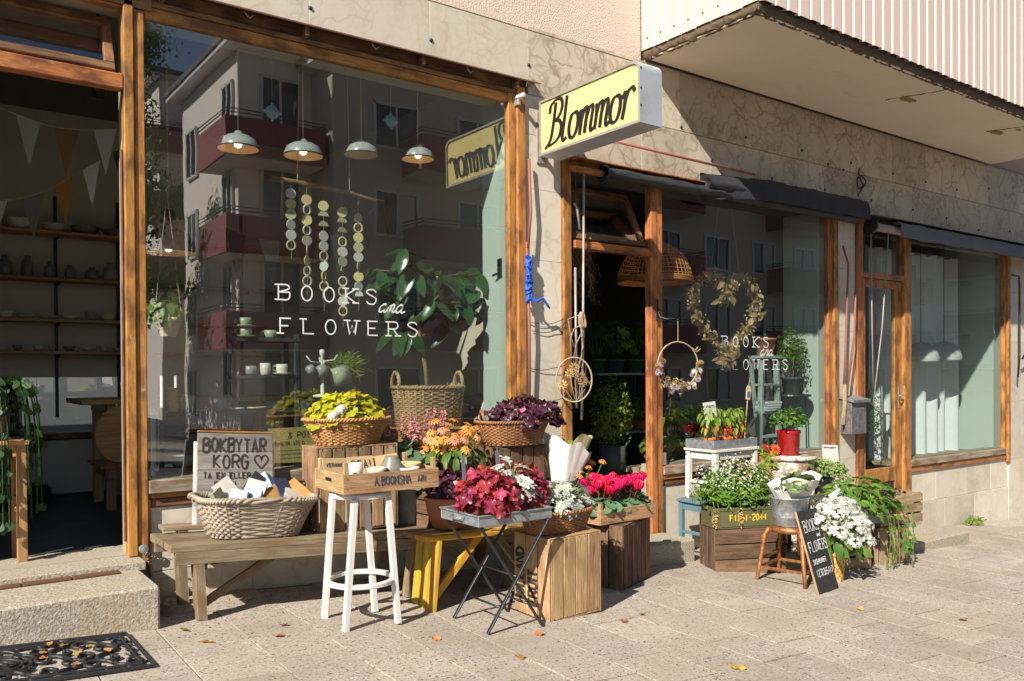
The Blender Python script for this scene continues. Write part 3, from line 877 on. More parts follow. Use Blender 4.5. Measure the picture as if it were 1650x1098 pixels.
MB().box((8.345, .36, .4), (.06, .46, 3.2), .003).build('window_cheek', m_mint, B)
MB().box((12.56, .5, .4), (.06, .75, 3.4), .003).build('window_cheek', m_mint, B)
MB().box((7.0, .35, -.95), (2.6, .45, .05), .004).build('window_shelf', m_framegrey, B)
MB().box((11.3, .4, -1.18), (2.5, .5, .05), .004).build('window_shelf', m_framegrey, B)
MB().box((6.4, .4, 1.92), (4.0, .36, .26), .01).build('window_bulkhead', m_inceil, B)
# ---- granite steps
def step(nm, label, x0, x1, y0, y1, zt):
    zb = min(gz(x0, y0), gz(x1, y0))-.1
    mb = MB().box((0, 0, (zb-zt)/2), (x1-x0, y1-y0, zt-zb), .012)
    return tag(mb.build(nm, m_granite, None, loc=((x0+x1)/2, (y0+y1)/2, zt)), label, 'step')
step('door_step', 'long rough granite step before the left doorway', -1.6, 1.115, -.655, -.04, -1.135)
step('door_step', 'shaded granite step before the open flower shop doorway', 4.45, 5.62, -.44, -.045, -1.47)
s3 = thing('door_steps', 'two low granite steps before the closed glazed door', 'step', (9.0, -.4, -1.75))
MB().box((0, 0, 0), (1.25, .95, .34), .012).build('lower_step', m_granite, s3, loc=(.0, -.03, -.07-.17+.02))
MB().box((0, 0, 0), (.95, .36, .2), .01).build('upper_step', m_granite, s3, loc=(.12, .2, .03))
# brown grid let into the sill of the left door
g = thing('sill_mat', 'worn brown grid mat set in the sill of the left doorway', 'door mat', (.1, -.16, -1.128))
for i in range(5): MB().box((0, 0, 0), (.235, .17, .012), .003).build('mat_panel', plain('brown_coir', (.115, .05, .03), .95, scale=80, bump=.6), g, loc=(-.2+.245*i, 0, 0))
# ================================================================ lettering
GL = {'A': '00.26.40 12.32', 'B': '00.06 ~06.36.45.34.03 ~03.33.43.41.30.00', 'C': '~45.36.16.04.02.10.30.41', 'D': '00.06 ~06.26.44.42.20.00', 'E': '46.06.00.40 03.33',
      'F': '46.06.00 03.33', 'G': '~45.36.16.04.02.10.30.42 42.43.23', 'H': '00.06 40.46 03.43', 'I': '20.26', 'J': '~36.31.20.01', 'K': '00.06 46.03.40', 'L': '06.00.40', 'M': '00.06.22.46.40',
      'N': '00.06.40.46', 'O': '~26.04.02.20.42.44.26', 'P': '00.06 ~06.36.45.44.33.03', 'R': '00.06 ~06.36.45.44.33.03 23.40', 'S': '~45.36.16.05.14.33.42.30.10.01', 'T': '06.46 26.20',
      'U': '~06.02.10.30.42.46', 'V': '06.20.46', 'W': '06.10.24.30.46', 'X': '00.46 06.40', 'Y': '06.23.46 23.20', 'Z': '06.46.00.40', '0': '~26.04.02.20.42.44.26', '1': '15.26.20', '2': '~05.16.36.44.23.00 00.40',
      '3': '~05.16.36.44.23 ~23.43.41.20.01', '4': '30.36.02.42', '5': '46.06.03 ~03.33.42.30.00', '6': '~36.03.01.20.41.43.23.03', '7': '06.46.10', '8': '~23.05.26.45.23.01.20.41.23', '9': '~43.23.04.16.36.44.30',
      '!': '26.22 20.21', '.': '10.11', '-': '13.33', '&': '~40.15.26.35.01.20.42', '@': '~33.22.31.43.35.15.03.10.30', 'z': '04.44.00.40', 'n': '00.04 ~03.14.34.42.40', 'a': '~34.14.02.10.30 34.30', 'o': '~14.02.10.30.42.34.14', ' ': ''}
def smooth(p, k=5, closed=False):
    out = []; n = len(p)
    for i in range(n-1):
        p0 = p[i-1] if i else (p[-2] if closed else p[0]); p1 = p[i]; p2 = p[i+1]; p3 = p[i+2] if i+2 < n else (p[1] if closed else p[-1])
        for j in range(k):
            t = j/k
            out.append(tuple(.5*(2*b+(c-a)*t+(2*a-5*b+4*c-d)*t*t+(3*b-a-3*c+d)*t**3) for a, b, c, d in zip(p0, p1, p2, p3)))
    out.append(p[-1]); return out
class Text:
    def __init__(s): s.mb = MB(); s.k = 0
    def stroke(s, p, w, nib=None):
        m = len(p); s.k += 1; y = -.0004*(s.k % 9)
        v = []
        for i in range(m):
            a = p[max(i-1, 0)]; b = p[min(i+1, m-1)]
            dx, dz = b[0]-a[0], b[1]-a[1]; L = math.hypot(dx, dz) or 1
            ww = w/2
            if nib is not None: ww *= .5+.62*abs(math.sin(math.atan2(dz, dx)-nib))
            nx, nz = -dz/L*ww, dx/L*ww
            if 0 < i < m-1:          # keep the width through a corner
                d1 = (p[i][0]-a[0], p[i][1]-a[1]); l1 = math.hypot(*d1) or 1
                c = abs((d1[0]*dx+d1[1]*dz)/(l1*L)); nx /= max(c, .5); nz /= max(c, .5)
            v += [(p[i][0]+nx, y, p[i][1]+nz), (p[i][0]-nx, y, p[i][1]-nz)]
        s.mb.add(v, [(2*i+1, 2*i+3, 2*i+2, 2*i) for i in range(m-1)])
    def write(s, txt, x, z, h, w, asp=.55, gap=.28, serif=0, jit=0, dens=1.):
        cw = h*asp
        for ch in txt:
            dots = 0; g = ch
            if ch in 'ÄÖ': g = 'A' if ch == 'Ä' else 'O'; dots = 2
            if ch == 'Å': g = 'A'; dots = 1
            nar = .35 if ch in 'I!.' else 1
            ox = x-(cw*.5-cw*.175 if nar < 1 else 0); jz = rnd.uniform(-jit, jit)*h; js = 1+rnd.uniform(-jit, jit)
            for st in GL.get(g, '').split():
                sm = st[0] == '~'; q = [(int(a[0]), int(a[1])) for a in st.strip('~').split('.')]
                P = [(ox+a/4*cw*js, z+jz+b/6*h) for a, b in q]
                if sm: P = [(ox+cw*(.5+.5*math.sin(k*PI/14)), z+jz+h*(.5+.5*math.cos(k*PI/14))) for k in range(29)] if g in 'O0' else smooth(P, 5, q[0] == q[-1])
                s.stroke(P, w)
                if serif and not sm or (serif and q[0][0] == q[1][0]):
                    for e, nb in ((0, 1), (-1, -2)):
                        if q[e][1] in (0, 6):
                            if abs(q[e][1]-q[nb][1]) > 1: s.stroke([(P[e][0]-serif*h, P[e][1]), (P[e][0]+serif*h, P[e][1])], w)
            for d in range(dots): s.stroke([(x+cw*(.3+.4*d), z+h*1.14), (x+cw*(.3+.4*d)+w, z+h*1.14)], w*1.2)
            x += cw*nar+gap*h
        return x
    def scribble(s, x, z, w, h, t):
        n = int(w/h*3)
        s.stroke([(x+w*i/n, z+h*rnd.random()) for i in range(n+1)], t); s.stroke([(x+w*(i+.4)/n, z+h*rnd.random()) for i in range(n)], t)
    def heart(s, x, z, h, w):
        p = [(.5, 0), (.05, .5), (.0, .8), (.2, 1), (.42, .9), (.5, .68), (.58, .9), (.8, 1), (1, .8), (.95, .5), (.5, 0)]
        s.stroke(smooth([(x+a*h, z+b*h) for a, b in p], 4), w)
    def curl(s, lists, x, z, h, w, slant=.2, nib=None):
        for L in lists: s.stroke(smooth([(x+(a+b*slant)*h, z+b*h) for a, b in L], 6), w, nib)
    def build(s, name, mat, parent, **k): return s.mb.build(name, mat, parent, **k)
AND = [[(.42, .45), (.25, .5), (.03, .3), (.05, .05), (.22, .02), (.38, .25), (.44, .45), (.36, .12), (.44, .0), (.58, .12)], [(.58, .12), (.68, .45), (.64, .0), (.74, .34), (.92, .5), (1.0, .38), (.95, .06), (1.06, .02), (1.2, .14)],
       [(1.58, .42), (1.42, .5), (1.22, .3), (1.22, .05), (1.4, .02), (1.56, .25), (1.68, .7), (1.72, 1.0), (1.6, .3), (1.58, .05), (1.7, .0), (1.86, .1)]]
def spaced(pane_, txt, x, z):
    for ch in txt:
        t = Text(); t.write(ch, x, z, .10, .0095, .76, 0, .26); t.build('letter', m_vinyl, pane_, loc=(0, .0235, 0)); x += .162
spaced(P1, 'BOOKS', 2.04, .50); spaced(P1, 'FLOWERS', 2.05, .275); spaced(P2, 'BOOKS', 6.55, .25); spaced(P2, 'FLOWERS', 6.55, .02)
t = Text(); t.curl(AND, 2.78, .445, .115, .014, .35, .9); t.build('script_lettering', m_vinyl, P1, loc=(0, .0225, 0))
t = Text(); t.curl(AND, 7.14, .165, .115, .014, .35, .9); t.build('script_lettering', m_vinyl, P2, loc=(0, .0225, 0))
# ================================================================ the hanging sign
sg = thing('shop_sign', 'yellow lightbox sign reading Blommor sticking out over the pavement', 'sign', (4.15, -.12, 1.735), -PI/2)
sw, sh, sd, rr = 1.13, .44, .22, .07
def rrect(x0, x1, z0, z1, r, n=6):
    """square at the wall end, top outer corner rounded"""
    p = [(x0, z0), (x1, z0)]
    p += [(x1-r+r*math.cos(a*PI/2/n), z1-r+r*math.sin(a*PI/2/n)) for a in range(n+1)]
    return p+[(x0, z1)]
o_ = rrect(0, sw, 0, sh, rr); i_ = rrect(.018, sw-.018, .02, sh-.018, rr-.012)
mb = MB()
n_ = len(o_)
for y in (0, sd):
    v = [(x, y, z) for x, z in o_]+[(x, y, z) for x, z in i_]+[(x, y+(.014 if y == 0 else -.014), z) for x, z in i_]
    f = []
    for i in range(n_):
        j = (i+1) % n_
        f += [(i, j, j+n_, i+n_), (i+n_, j+n_, j+2*n_, i+2*n_)]
    mb.add(v, f if y == 0 else [q[::-1] for q in f])
mb.build('sign_trim', m_signedge, sg)
v = [(x, y, z) for y in (.0, sd) for x, z in o_]
MB().add(v, [(i, i+n_, (i+1) % n_+n_, (i+1) % n_) for i in range(n_)]).build('sign_case', m_signmetal, sg)
for y, nm in ((.012, 'sign_face'), (sd-.012, 'sign_face')):
    v = [(x, y, z) for x, z in i_]
    MB().add(v, [tuple(range(n_)) if y < .1 else tuple(range(n_))[::-1]]).build(nm, m_yellow, sg)
BL = [[[(.02, .74), (.04, .9), (.2, 1.0), (.40, .98), (.47, .82), (.40, .62), (.22, .52)], [(.22, .52), (.40, .5), (.50, .36), (.46, .14), (.3, .03), (.08, -.02)], [(.22, .94), (.2, .5), (.14, .12), (-.04, -.06)]],
      [[(.62, 1.0), (.6, .5), (.58, .1), (.64, .0), (.74, .06)]],
      [[(.98, .55), (.86, .5), (.80, .28), (.84, .06), (.96, .0), (1.06, .1), (1.10, .32), (1.06, .5), (.97, .55)], [(1.06, .5), (1.12, .47), (1.18, .52)]],
      [[(1.20, .55), (1.22, .3), (1.2, .0)], [(1.22, .3), (1.28, .5), (1.36, .56), (1.40, .48), (1.38, .2), (1.37, .0)], [(1.39, .32), (1.46, .52), (1.54, .56), (1.58, .46), (1.55, .1), (1.6, .0), (1.68, .06)]],
      [[(1.70, .55), (1.72, .3), (1.7, .0)], [(1.72, .3), (1.78, .5), (1.86, .56), (1.90, .48), (1.88, .2), (1.87, .0)], [(1.89, .32), (1.96, .52), (2.04, .56), (2.08, .46), (2.05, .1), (2.1, .0), (2.18, .06)]],
      [[(2.36, .55), (2.24, .5), (2.18, .28), (2.22, .06), (2.34, .0), (2.44, .1), (2.48, .32), (2.44, .5), (2.35, .55)], [(2.44, .5), (2.52, .46), (2.6, .56)]],
      [[(2.60, .58), (2.62, .3), (2.58, .0)], [(2.62, .32), (2.68, .52), (2.8, .60), (2.9, .5)]]]
for y, rz in ((.009, 0), (sd-.009, PI)):
    t = Text()
    for L in BL: t.curl(L, .0, .0, .335, .034, .16, .25)
    t.build('lettering', m_ink if False else m_black, sg, loc=((.08, y, .065) if rz == 0 else (sw-.08, y, .065)), rot=(0, 0, rz))
mb = MB()
for z in (.05, .33): mb.box((-.05, .11, z), (.10, .05, .035), .004)
mb.box((-.11, .11, .19), (.012, .1, .42), .003)
mb.build('wall_bracket', m_rod, sg)
mb = MB()
for z in (.12, .24, .38): mb.box((sw+.001, .012, z), (.004, .012, .012))
mb.build('rivets_on_case', m_darkmetal, sg)
# ================================================================ awnings
def canvas_roll(x0, x1, yc, zc, rx, rz, seed, nseg=90, nr=18, sag=0.):
    v = []; f = []
    for i in range(nseg+1):
        u = i/nseg; x = x0+(x1-x0)*u
        for k in range(nr):
            a = 2*PI*k/nr
            q = noise.noise(Vector((x*2.6, math.cos(a)*.9+seed, math.sin(a)*.9)))
            q2 = noise.noise(Vector((x*9+3*math.sin(a*2), math.cos(a)*1.7+seed, math.sin(a)*1.7)))
            g = 1+.2*q+.13*q2+.10*math.copysign(abs(noise.noise(Vector((x*5+a*1.3, a, seed))))**.5, noise.noise(Vector((x*5+a*1.3, a, seed))))
            v.append((x, yc+rx*g*math.cos(a), zc+rz*g*math.sin(a)-sag*math.sin(PI*u)))
    for i in range(nseg):
        for k in range(nr): f.append((i*nr+k, i*nr+(k+1) % nr, (i+1)*nr+(k+1) % nr, (i+1)*nr+k))
    f.append(tuple(range(nr))); f.append(tuple(nseg*nr+k for k in range(nr))[::-1])
    return v, f
aw = thing('rolled_awning', 'rolled up black canvas awning over the flower shop window', 'awning', (0, 0, 0))
v, f = canvas_roll(4.86, 8.72, -.10, 1.71, .06, .048, 3, 160)
MB().add(v, f).build('canvas_roll', m_fabric, aw, True)
v, f = canvas_roll(6.15, 8.74, -.12, 1.78, .06, .05, 9, 170)
MB().add(v, f).build('bunched_canvas', m_fabric, aw, True)
v = []; nx = 80
for i in range(nx+1):
    x = 6.1+2.7*i/nx
    for k, (y, z) in enumerate(((.0, 1.935), (-.10, 1.93), (-.19, 1.90), (-.215, 1.80), (-.21, 1.70))):
        q = noise.noise(Vector((x*2.2, k*.7, 1)))*.02+noise.noise(Vector((x*8+k*1.5, k*.9, 4)))*.022
        s_ = min(1, i/26)
        v.append((x, y*s_-.1*(1-s_)+q*.5*(k > 0), z+(1-s_)*(-.06)+q*(k > 0)))
fq = [(i*5+k, i*5+k+1, (i+1)*5+k+1, (i+1)*5+k) for i in range(nx) for k in range(4)]
MB().add(v, fq).add([(x, y+.006, z-.006) for x, y, z in v], [q[::-1] for q in fq]).build('canvas_flap', m_fabric, aw, True)
MB().tube([(4.5, -.09, 1.70), (4.87, -.09, 1.70)], .03, 10).build('roller_tube', m_frame, aw, True)
MB().lathe([(.005, 0), (.075, .0), (.075, .02), (.055, .03)], 14, Matrix.Translation((4.86, -.09, 1.70)) @ Matrix.Rotation(PI/2, 4, 'Y'), close=True).build('end_disc', m_fabric, aw)
MB().box((6.4, -.06, 1.79), (3.85, .12, .012), .002).build('cover_board', m_frame, aw)
MB().tube([(5.0, -.14, 1.98), (6.85, -.14, 1.95)], .013, 8).build('awning_arm', m_redrod, aw, True)
a3 = thing('grey_awning', 'grey awning with straight valance over the right hand door and window', 'awning', (0, 0, 0))
MB().tube([(9.02, -.10, 1.66), (14.2, -.10, 1.66)], .05, 12).build('roller_tube', m_rod, a3, True)
MB().lathe([(.03, 0), (.085, .0), (.085, .03), (.03, .035)], 16, Matrix.Translation((8.99, -.10, 1.66)) @ Matrix.Rotation(PI/2, 4, 'Y'), close=True).build('end_disc', m_darkmetal, a3)
v = []
for i in range(61):
    x = 9.40+4.9*i/60
    q = .012*math.sin(x*9)+.01*noise.noise(Vector((x*3, 0, 0)))
    v += [(x, -.05, 1.745), (x, -.20, 1.735+q*.3), (x, -.245+q, 1.70), (x, -.25+q*1.6, 1.55)]
fq = [(i*4+k, i*4+k+1, (i+1)*4+k+1, (i+1)*4+k) for i in range(60) for k in range(3)]
MB().add(v, fq).add([(x, y+.004, z-.004) for x, y, z in v], [q[::-1] for q in fq]).build('valance', m_fabgrey, a3, True)
MB().box((11.6, -.08, 1.775), (5.3, .18, .012), .003).build('cover_board', m_fabric, a3)
# ================================================================ rods, ropes and wires on the wall
def rods(name, label, cat, lst, mat=m_rod, r=.011, extra=None):
    b = thing(name, label, cat, lst[0][-1])
    o = Vector(b.location)
    for pts in lst: MB().tube([Vector(p)-o for p in pts], r, 8).build('rod', mat, b, True)
    if extra: extra(b, o)
    return b
def tape(b, o):
    mb = MB()
    q = random.Random(3)
    for i in range(9): mb.tube([(4.072+q.gauss(0, .014), -.07+q.gauss(0, .012), .93-.07*j+q.uniform(-.02, .02)) for j in range(6)], [q.uniform(.006, .016) for j in range(6)], 6)
    for i in range(7):
        z = .9-.052*i+q.uniform(-.015, .015); tl = q.uniform(-.03, .03)
        mb.tube([(4.072+.024*math.cos(j*.7), -.07+.024*math.sin(j*.7), z+tl*math.cos(j*.7)) for j in range(9)], q.uniform(.007, .012), 5, True)
    mb.tube([(4.08, -.08, .6), (4.12, -.12, .57), (4.17, -.13, .60), (4.22, -.13, .545), (4.25, -.12, .52)], [.012, .012, .01, .012, .006], 5)
    mb.v = [tuple(Vector(p)-o) for p in mb.v]
    mb.build('tape_knot', plain('blue_cloth_tape', (.015, .10, .50), .6), b)
rods('awning_crank', 'awning crank rod tied with blue tape on the left window post', 'crank', [[(4.1, -.05, 1.72), (4.1, -.07, 1.3), (4.07, -.07, 1.0)], [(4.065, -.06, 1.05), (4.08, -.07, .3), (4.09, -.05, -.3)]], m_redrod, .012, tape)
def knot(b, o):
    mb = MB()
    for i in range(4): mb.tube([(4.61+.022*math.sin(t*.6)+.006*i, -.085-.007*i, .44+.065*math.cos(t*.6+i*.2)) for t in range(11)], .005, 5, True)
    mb.tube([(4.61, -.09, .4), (4.62, -.1, .2), (4.58, -.09, .05), (4.565, -.09, -.05)], .007, 5)
    mb.v = [tuple(Vector(p)-o) for p in mb.v]; mb.build('rope_coil', m_rope, b)
rods('awning_crank', 'grey awning crank rod with coiled rope beside the open doorway', 'crank', [[(4.66, -.08, 1.74), (4.64, -.08, .3), (4.62, -.08, -.4)], [(4.565, -.06, 1.42), (4.59, -.07, 1.38), (4.61, -.08, 1.2)], [(4.575, -.06, .88), (4.575, -.07, -.3)]], extra=knot)
def cloth(b, o):
    mb = MB()
    for k in range(4): mb.tube([Vector((8.475+.004*k, -.08-.008*k, -.15))-o, Vector((8.465+.006*k, -.09-.004*k, -.38))-o, Vector((8.43+.018*k, -.085, -.6))-o], [.006, .011, .004], 5)
    mb.build('tied_rag', m_rope, b)
rods('awning_crank', 'awning crank rods wrapped with a white rag above the letterbox', 'crank', [[(8.74, -.1, 1.7), (8.66, -.1, .4), (8.50, -.1, -.3)], [(8.5, -.06, 1.4), (8.56, -.09, 1.2), (8.5, -.09, .2), (8.48, -.08, -.2)]], m_redrod, .012, cloth)
rods('awning_crank', 'pair of pale jointed awning rods in front of the closed door', 'crank', [[(9.02, -.09, 1.6), (9.04, -.09, .5), (9.06, -.09, -.2)], [(9.34, -.12, 1.6), (9.2, -.12, .5), (9.12, -.11, .05), (9.04, -.1, -.4)]], m_rod, .008)
rods('awning_crank', 'black hooked awning rod on the far wall', 'crank', [[(12.74, -.03, 1.35), (12.82, -.09, 1.33), (12.84, -.09, 1.2), (12.84, -.09, .2), (12.82, -.08, -.1)], [(13.1, -.4, .9), (12.9, -.1, .15)]], m_darkmetal, .014)
def wire(label, pts, r=.003, mat=m_darkmetal, name='wall_wire'):
    o = Vector(pts[0]); mb = MB().tube(smooth([tuple(Vector(p)-o) for p in pts], 6), r, 5)
    return tag(mb.build(name, mat, None, True, loc=o), label, 'wire')
wire('uppermost thin black wire sagging across the marble pillar', [(4.09, -.01, .42), (4.2, -.02, .40), (4.35, -.02, .405), (4.47, -.05, .45)])
wire('second thin black wire sagging across the marble pillar', [(4.15, -.012, .34), (4.28, -.02, .33), (4.38, -.02, .35), (4.47, -.05, .41)])
wire('third thin black wire across the marble pillar', [(4.10, -.01, .04), (4.25, -.02, .02), (4.47, -.05, .06)])
wire('lowest thin black wire across the marble pillar', [(4.12, -.01, -.22), (4.25, -.02, -.25), (4.47, -.05, -.21)])
wire('loop of black cable hanging from the stone above the right awning', [(8.9, -.02, 2.33), (8.88, -.03, 2.24), (8.94, -.05, 2.12), (9.0, -.04, 2.18), (8.93, -.03, 2.24), (8.84, -.03, 2.18), (8.86, -.04, 2.08), (8.96, -.05, 2.15), (8.85, -.03, 2.0)], .008)
# camera tube by the window corner
c_ = thing('wall_camera', 'small white tube bracket at the top corner of the big window', 'bracket', (4.0, -.08, 2.2))
MB().tube([(0, .08, 0), (0, -.04, 0)], .02, 10).build('tube', m_white, c_, True); MB().box((0, .05, -.04), (.03, .06, .05), .004).build('mount', m_rod, c_)
# ================================================================ letterbox
lb = thing('letterbox', 'grey metal letterbox on the stone between window and door', 'letterbox', (8.68, -.005, -.71))
MB().box((0, -.07, .2), (.30, .14, .40), .006).build('box', galv_mat('dull_grey_metal', (.20, .19, .185), .5, .5), lb)
MB().prism([(-.17, 0), (.17, 0), (.17, .03), (-.17, .03)], -.18, Matrix.Translation((0, 0, .40)) @ Matrix.Rotation(R(14), 4, 'X')).build('lid', m_galvdk, lb)
t = Text(); t.curl([[(0, .5), (.2, .9), (.4, .4), (.2, .1), (.5, .0), (.9, .5), (.6, .8)]], -.05, .21, .07, .008)
t.build('embossing', m_galv, lb, loc=(0, -.1415, 0))
# ================================================================ builders: crates, baskets, pots
QEND = Matrix(((0, 1, 0, 0), (0, 0, 1, 0), (1, 0, 0, 0), (0, 0, 0, 1)))      # stood on its end, bottom boards to the street
QUP = Matrix.Rotation(PI, 4, 'X')
def crate(label, loc, L, W, H, mat, rz=0, q=None, ns=3, ne=3, nb=4, gap=.010, endvert=False, post_up=0., t=.012, name='wooden_crate', group='wooden crates of the display', rot=None, low=False, postm=None):
    r = thing(name, label, 'crate', loc, rz, group, rot)
    Q = Matrix.Identity(4)
    if q == 'end': Q = Matrix.Translation((0, 0, L/2)) @ QEND @ Matrix.Translation((0, 0, -H/2))
    elif q == 'up': Q = Matrix.Translation((0, 0, H)) @ QUP
    def pk(nm, c, d, m=mat, rt=None):
        o = plank(r, nm, c, d, m, .0025, rt); o.matrix_basis = Q @ o.matrix_basis; return o
    ps = .026
    j = lambda a=.003: rnd.uniform(-a, a)
    h = H/ns
    for s in (-1, 1):
        for i in range(ns): pk('side_board', (j(), s*(W/2-t/2), h*(i+.5)+j()), (L-.004, t, h-gap), rt=(0, j(.006), 0))
        if endvert:
            w = (W-2*t)/ne
            for i in range(ne): pk('end_board', (s*(L/2-t/2-.001), -W/2+t+w*(i+.5), H/2+j()), (t, w-gap*.6, H-.006))
        else:
            h2 = H/ne
            for i in range(ne): pk('end_board', (s*(L/2-t/2-.001), j(), h2*(i+.5)), (t, W-2*t-.003, h2-gap))
        for s2 in (-1, 1): pk('corner_post', (s*(L/2-t-ps/2-.002), s2*(W/2-t-ps/2-.001), (H+post_up)/2+.006), (ps, ps, H+post_up-.012), postm or mat)
    nl = MB()
    def nail(p, ax):
        p = Vector(p); a = Vector((1, 0, 0)) if ax != 0 else Vector((0, 1, 0)); n_ = Vector([1 if i == ax else 0 for i in range(3)]); c_ = n_.cross(a)
        nl.add([p+(a*math.cos(k*1.047)+c_*math.sin(k*1.047))*.0034 for k in range(6)], [tuple(range(6)), tuple(range(6))[::-1]])
    for s in (-1, 1):
        for s2 in (-1, 1):
            for i in range(ns):
                for dz in (-.25, .25): nail((s*(L/2-.025)+j(.006), s2*(W/2+.0015), h*(i+.5+dz*.9)), 1)
            for i in range(nb):
                for dz in (-.25, .25): nail((s*(L/2-.02)+j(.005), -W/2+t+(W-2*t)/nb*(i+.5+dz), -.0008), 2)
    o_ = nl.build('nails', m_darkmetal, r); o_['kind'] = 'stuff'; o_.matrix_basis = Q
    w = (W-2*t)/nb
    for i in range(nb): pk('bottom_board', (0, -W/2+t+w*(i+.5), t/2+.001), (L-2*t-.006, w-gap, t))
    return r
def sellipse(th, n):
    c, s = math.cos(th), math.sin(th)
    return math.copysign(abs(c)**(2/n), c), math.copysign(abs(s)**(2/n), s)
def basket(r, rx, ry, h, flare, mat, rows=14, stakes=22, n=2., rimr=.011, thick=None, handles=0, tipz=0., liner=True, cover=.8):
    """weave, stakes and braided rim of a wicker basket standing at the root's origin"""
    P = lambda th, z, o=0: Vector((lambda k, c: (c[0]*(rx*k+o), c[1]*(ry*k+o), z+tipz*(z/h)*(c[0]**2-.5)))(1-flare*max(0,1-z/h)**.8, sellipse(th, n)))
    m = stakes*2; wv = MB()
    tr = thick or h/rows*.56
    for i in range(rows):
        z = h*(i+.5)/rows
        wv.tube([P(2*PI*k/m, z+rnd.uniform(-.1, .1)*tr, (.5 if (k//1+i) % 2 else -.5)*tr*1.1) for k in range(m)], tr, 4, True)
    stuff(wv.build('weave', mat, r, True))
    st = MB()
    for k in range(stakes): st.tube([P(2*PI*(k+.25)/stakes, z*h/3, .001) for z in range(4)], tr*.9, 4)
    stuff(st.build('stakes', mat, r, True))
    rm = MB()
    mm = stakes*6; tw = stakes
    for s in range(3):
        rm.tube([P(2*PI*k/mm, h+rimr*.8*math.sin(tw*2*PI*k/mm+s*2.09), rimr*.8*math.cos(tw*2*PI*k/mm+s*2.09)) for k in range(mm)], rimr*.72, 4, True)
    rm.build('rim', mat, r, True)
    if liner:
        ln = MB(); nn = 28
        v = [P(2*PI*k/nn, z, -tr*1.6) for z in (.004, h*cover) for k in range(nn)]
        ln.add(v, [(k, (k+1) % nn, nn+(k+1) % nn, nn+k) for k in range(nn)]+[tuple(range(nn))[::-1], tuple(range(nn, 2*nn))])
        ln.build('shadow_lining', m_liner, r)
    for s in ((-1, 1) if handles else ()):
        hd = MB()
        for q in range(3):
            pts = []
            for k in range(15):
                a = PI*k/14
                pts.append(Vector((s*(rx+.0)+rimr*.7*math.cos(k*1.6+q*2.09), -handles*.5*math.cos(a)*1., h+handles*math.sin(a)+rimr*.7*math.sin(k*1.6+q*2.09))))
            hd.tube(pts, rimr*.75, 5)
        hd.build('handle', mat, r, True)
    return P
def pot(r, rt, rb, h, mat, lip=.015, z=0, soil=True, n=24, name='pot', off=(0, 0)):
    MB().lathe([(rb*.96, z), (rb, z+.004), (rt-.006, z+h-lip*1.8), (rt+.004, z+h-lip*1.7), (rt+.004, z+h), (rt-.008, z+h), (rt-.012, z+h-lip*2), (0, z+h-lip*2)], n, Matrix.Translation((*off, 0))).build(name, mat, r, True)
    if soil: MB().lathe([(rt-.010, z+h-.022), (rt*.4, z+h-.012), (0, z+h-.01)], n, Matrix.Translation((*off, 0))).build('soil', m_soil, r, True)
def bucket(r, rt, rb, h, mat, z=0, handle=True):
    MB().lathe([(rb, z), (rb+.002, z+.012), (rb+(rt-rb)*.3, z+h*.3), (rb+(rt-rb)*.31+.003, z+h*.32), (rb+(rt-rb)*.34, z+h*.34), (rt-.001, z+h-.012), (rt+.006, z+h-.008), (rt+.006, z+h), (rt-.004, z+h), (rt-.008, z+h-.05), (0, z+h-.06)], 32).build('pail', mat, r, True)
    if handle: MB().tube([(rt*math.cos(a), rt*.9*math.sin(a)*.35-.02, z+h-.02-.10*math.sin(a)) for a in [PI*k/12 for k in range(13)]], .003, 6).build('bail_handle', m_darkmetal, r, True)
# ================================================================ builders: leaves and flowers
def leaf_lobed(mat, lobes=7, depth=.2, ruffle=.10, n=32, cup=.15, name='leaf', seed=0, notch=.35):
    q = random.Random(seed); mb = MB(); v = [(0, 0, 0)]
    ph = q.uniform(0, 6)
    for ring in (.55, 1.):
        for k in range(n):
            th = -PI+notch*.5+(2*PI-notch)*k/(n-1)
            rr_ = (.80+.2*math.cos(th*.5))*(1-depth*(.5+.5*math.cos(th*lobes+PI*(lobes % 2)+PI)) if ring == 1. else 1)*(1+q.uniform(-.05, .05))
            rr_ *= ring
            z = cup*rr_**2+ruffle*math.sin(th*lobes*.5+ph)*ring**3+q.uniform(-.02, .02)*ring
            v.append((rr_*math.cos(th), rr_*math.sin(th), z))
    f = [(0, k+1, k+2) for k in range(n-1)]+[(k+1, k+1+n, k+2+n, k+2) for k in range(n-1)]
    return mb.add(v, f).mesh(name, mat, True)
def leaf_ovate(mat, w=.4, fold=.18, curl=.25, n=7, tip=1.3, name='leaf', wave=.0, seed=0):
    q = random.Random(seed); v = []
    for i in range(n+1):
        t = i/n
        ww = w*.5*(math.sin(PI*min(1, t**(1/tip)*1.0))**.8) if 0 < t < 1 else .004
        z = -curl*t*t
        a, b = wave*math.sin(i*2.1+seed), wave*math.sin(i*1.7+1+seed)
        v += [(t, -ww, z+fold*ww+a), (t, 0, z), (t, ww, z+fold*ww+b)]
    f = []
    for i in range(n):
        for k in (0, 1): f.append((i*3+k, (i+1)*3+k, (i+1)*3+k+1, i*3+k+1))
    return MB().add(v, f).mesh(name, mat, True)
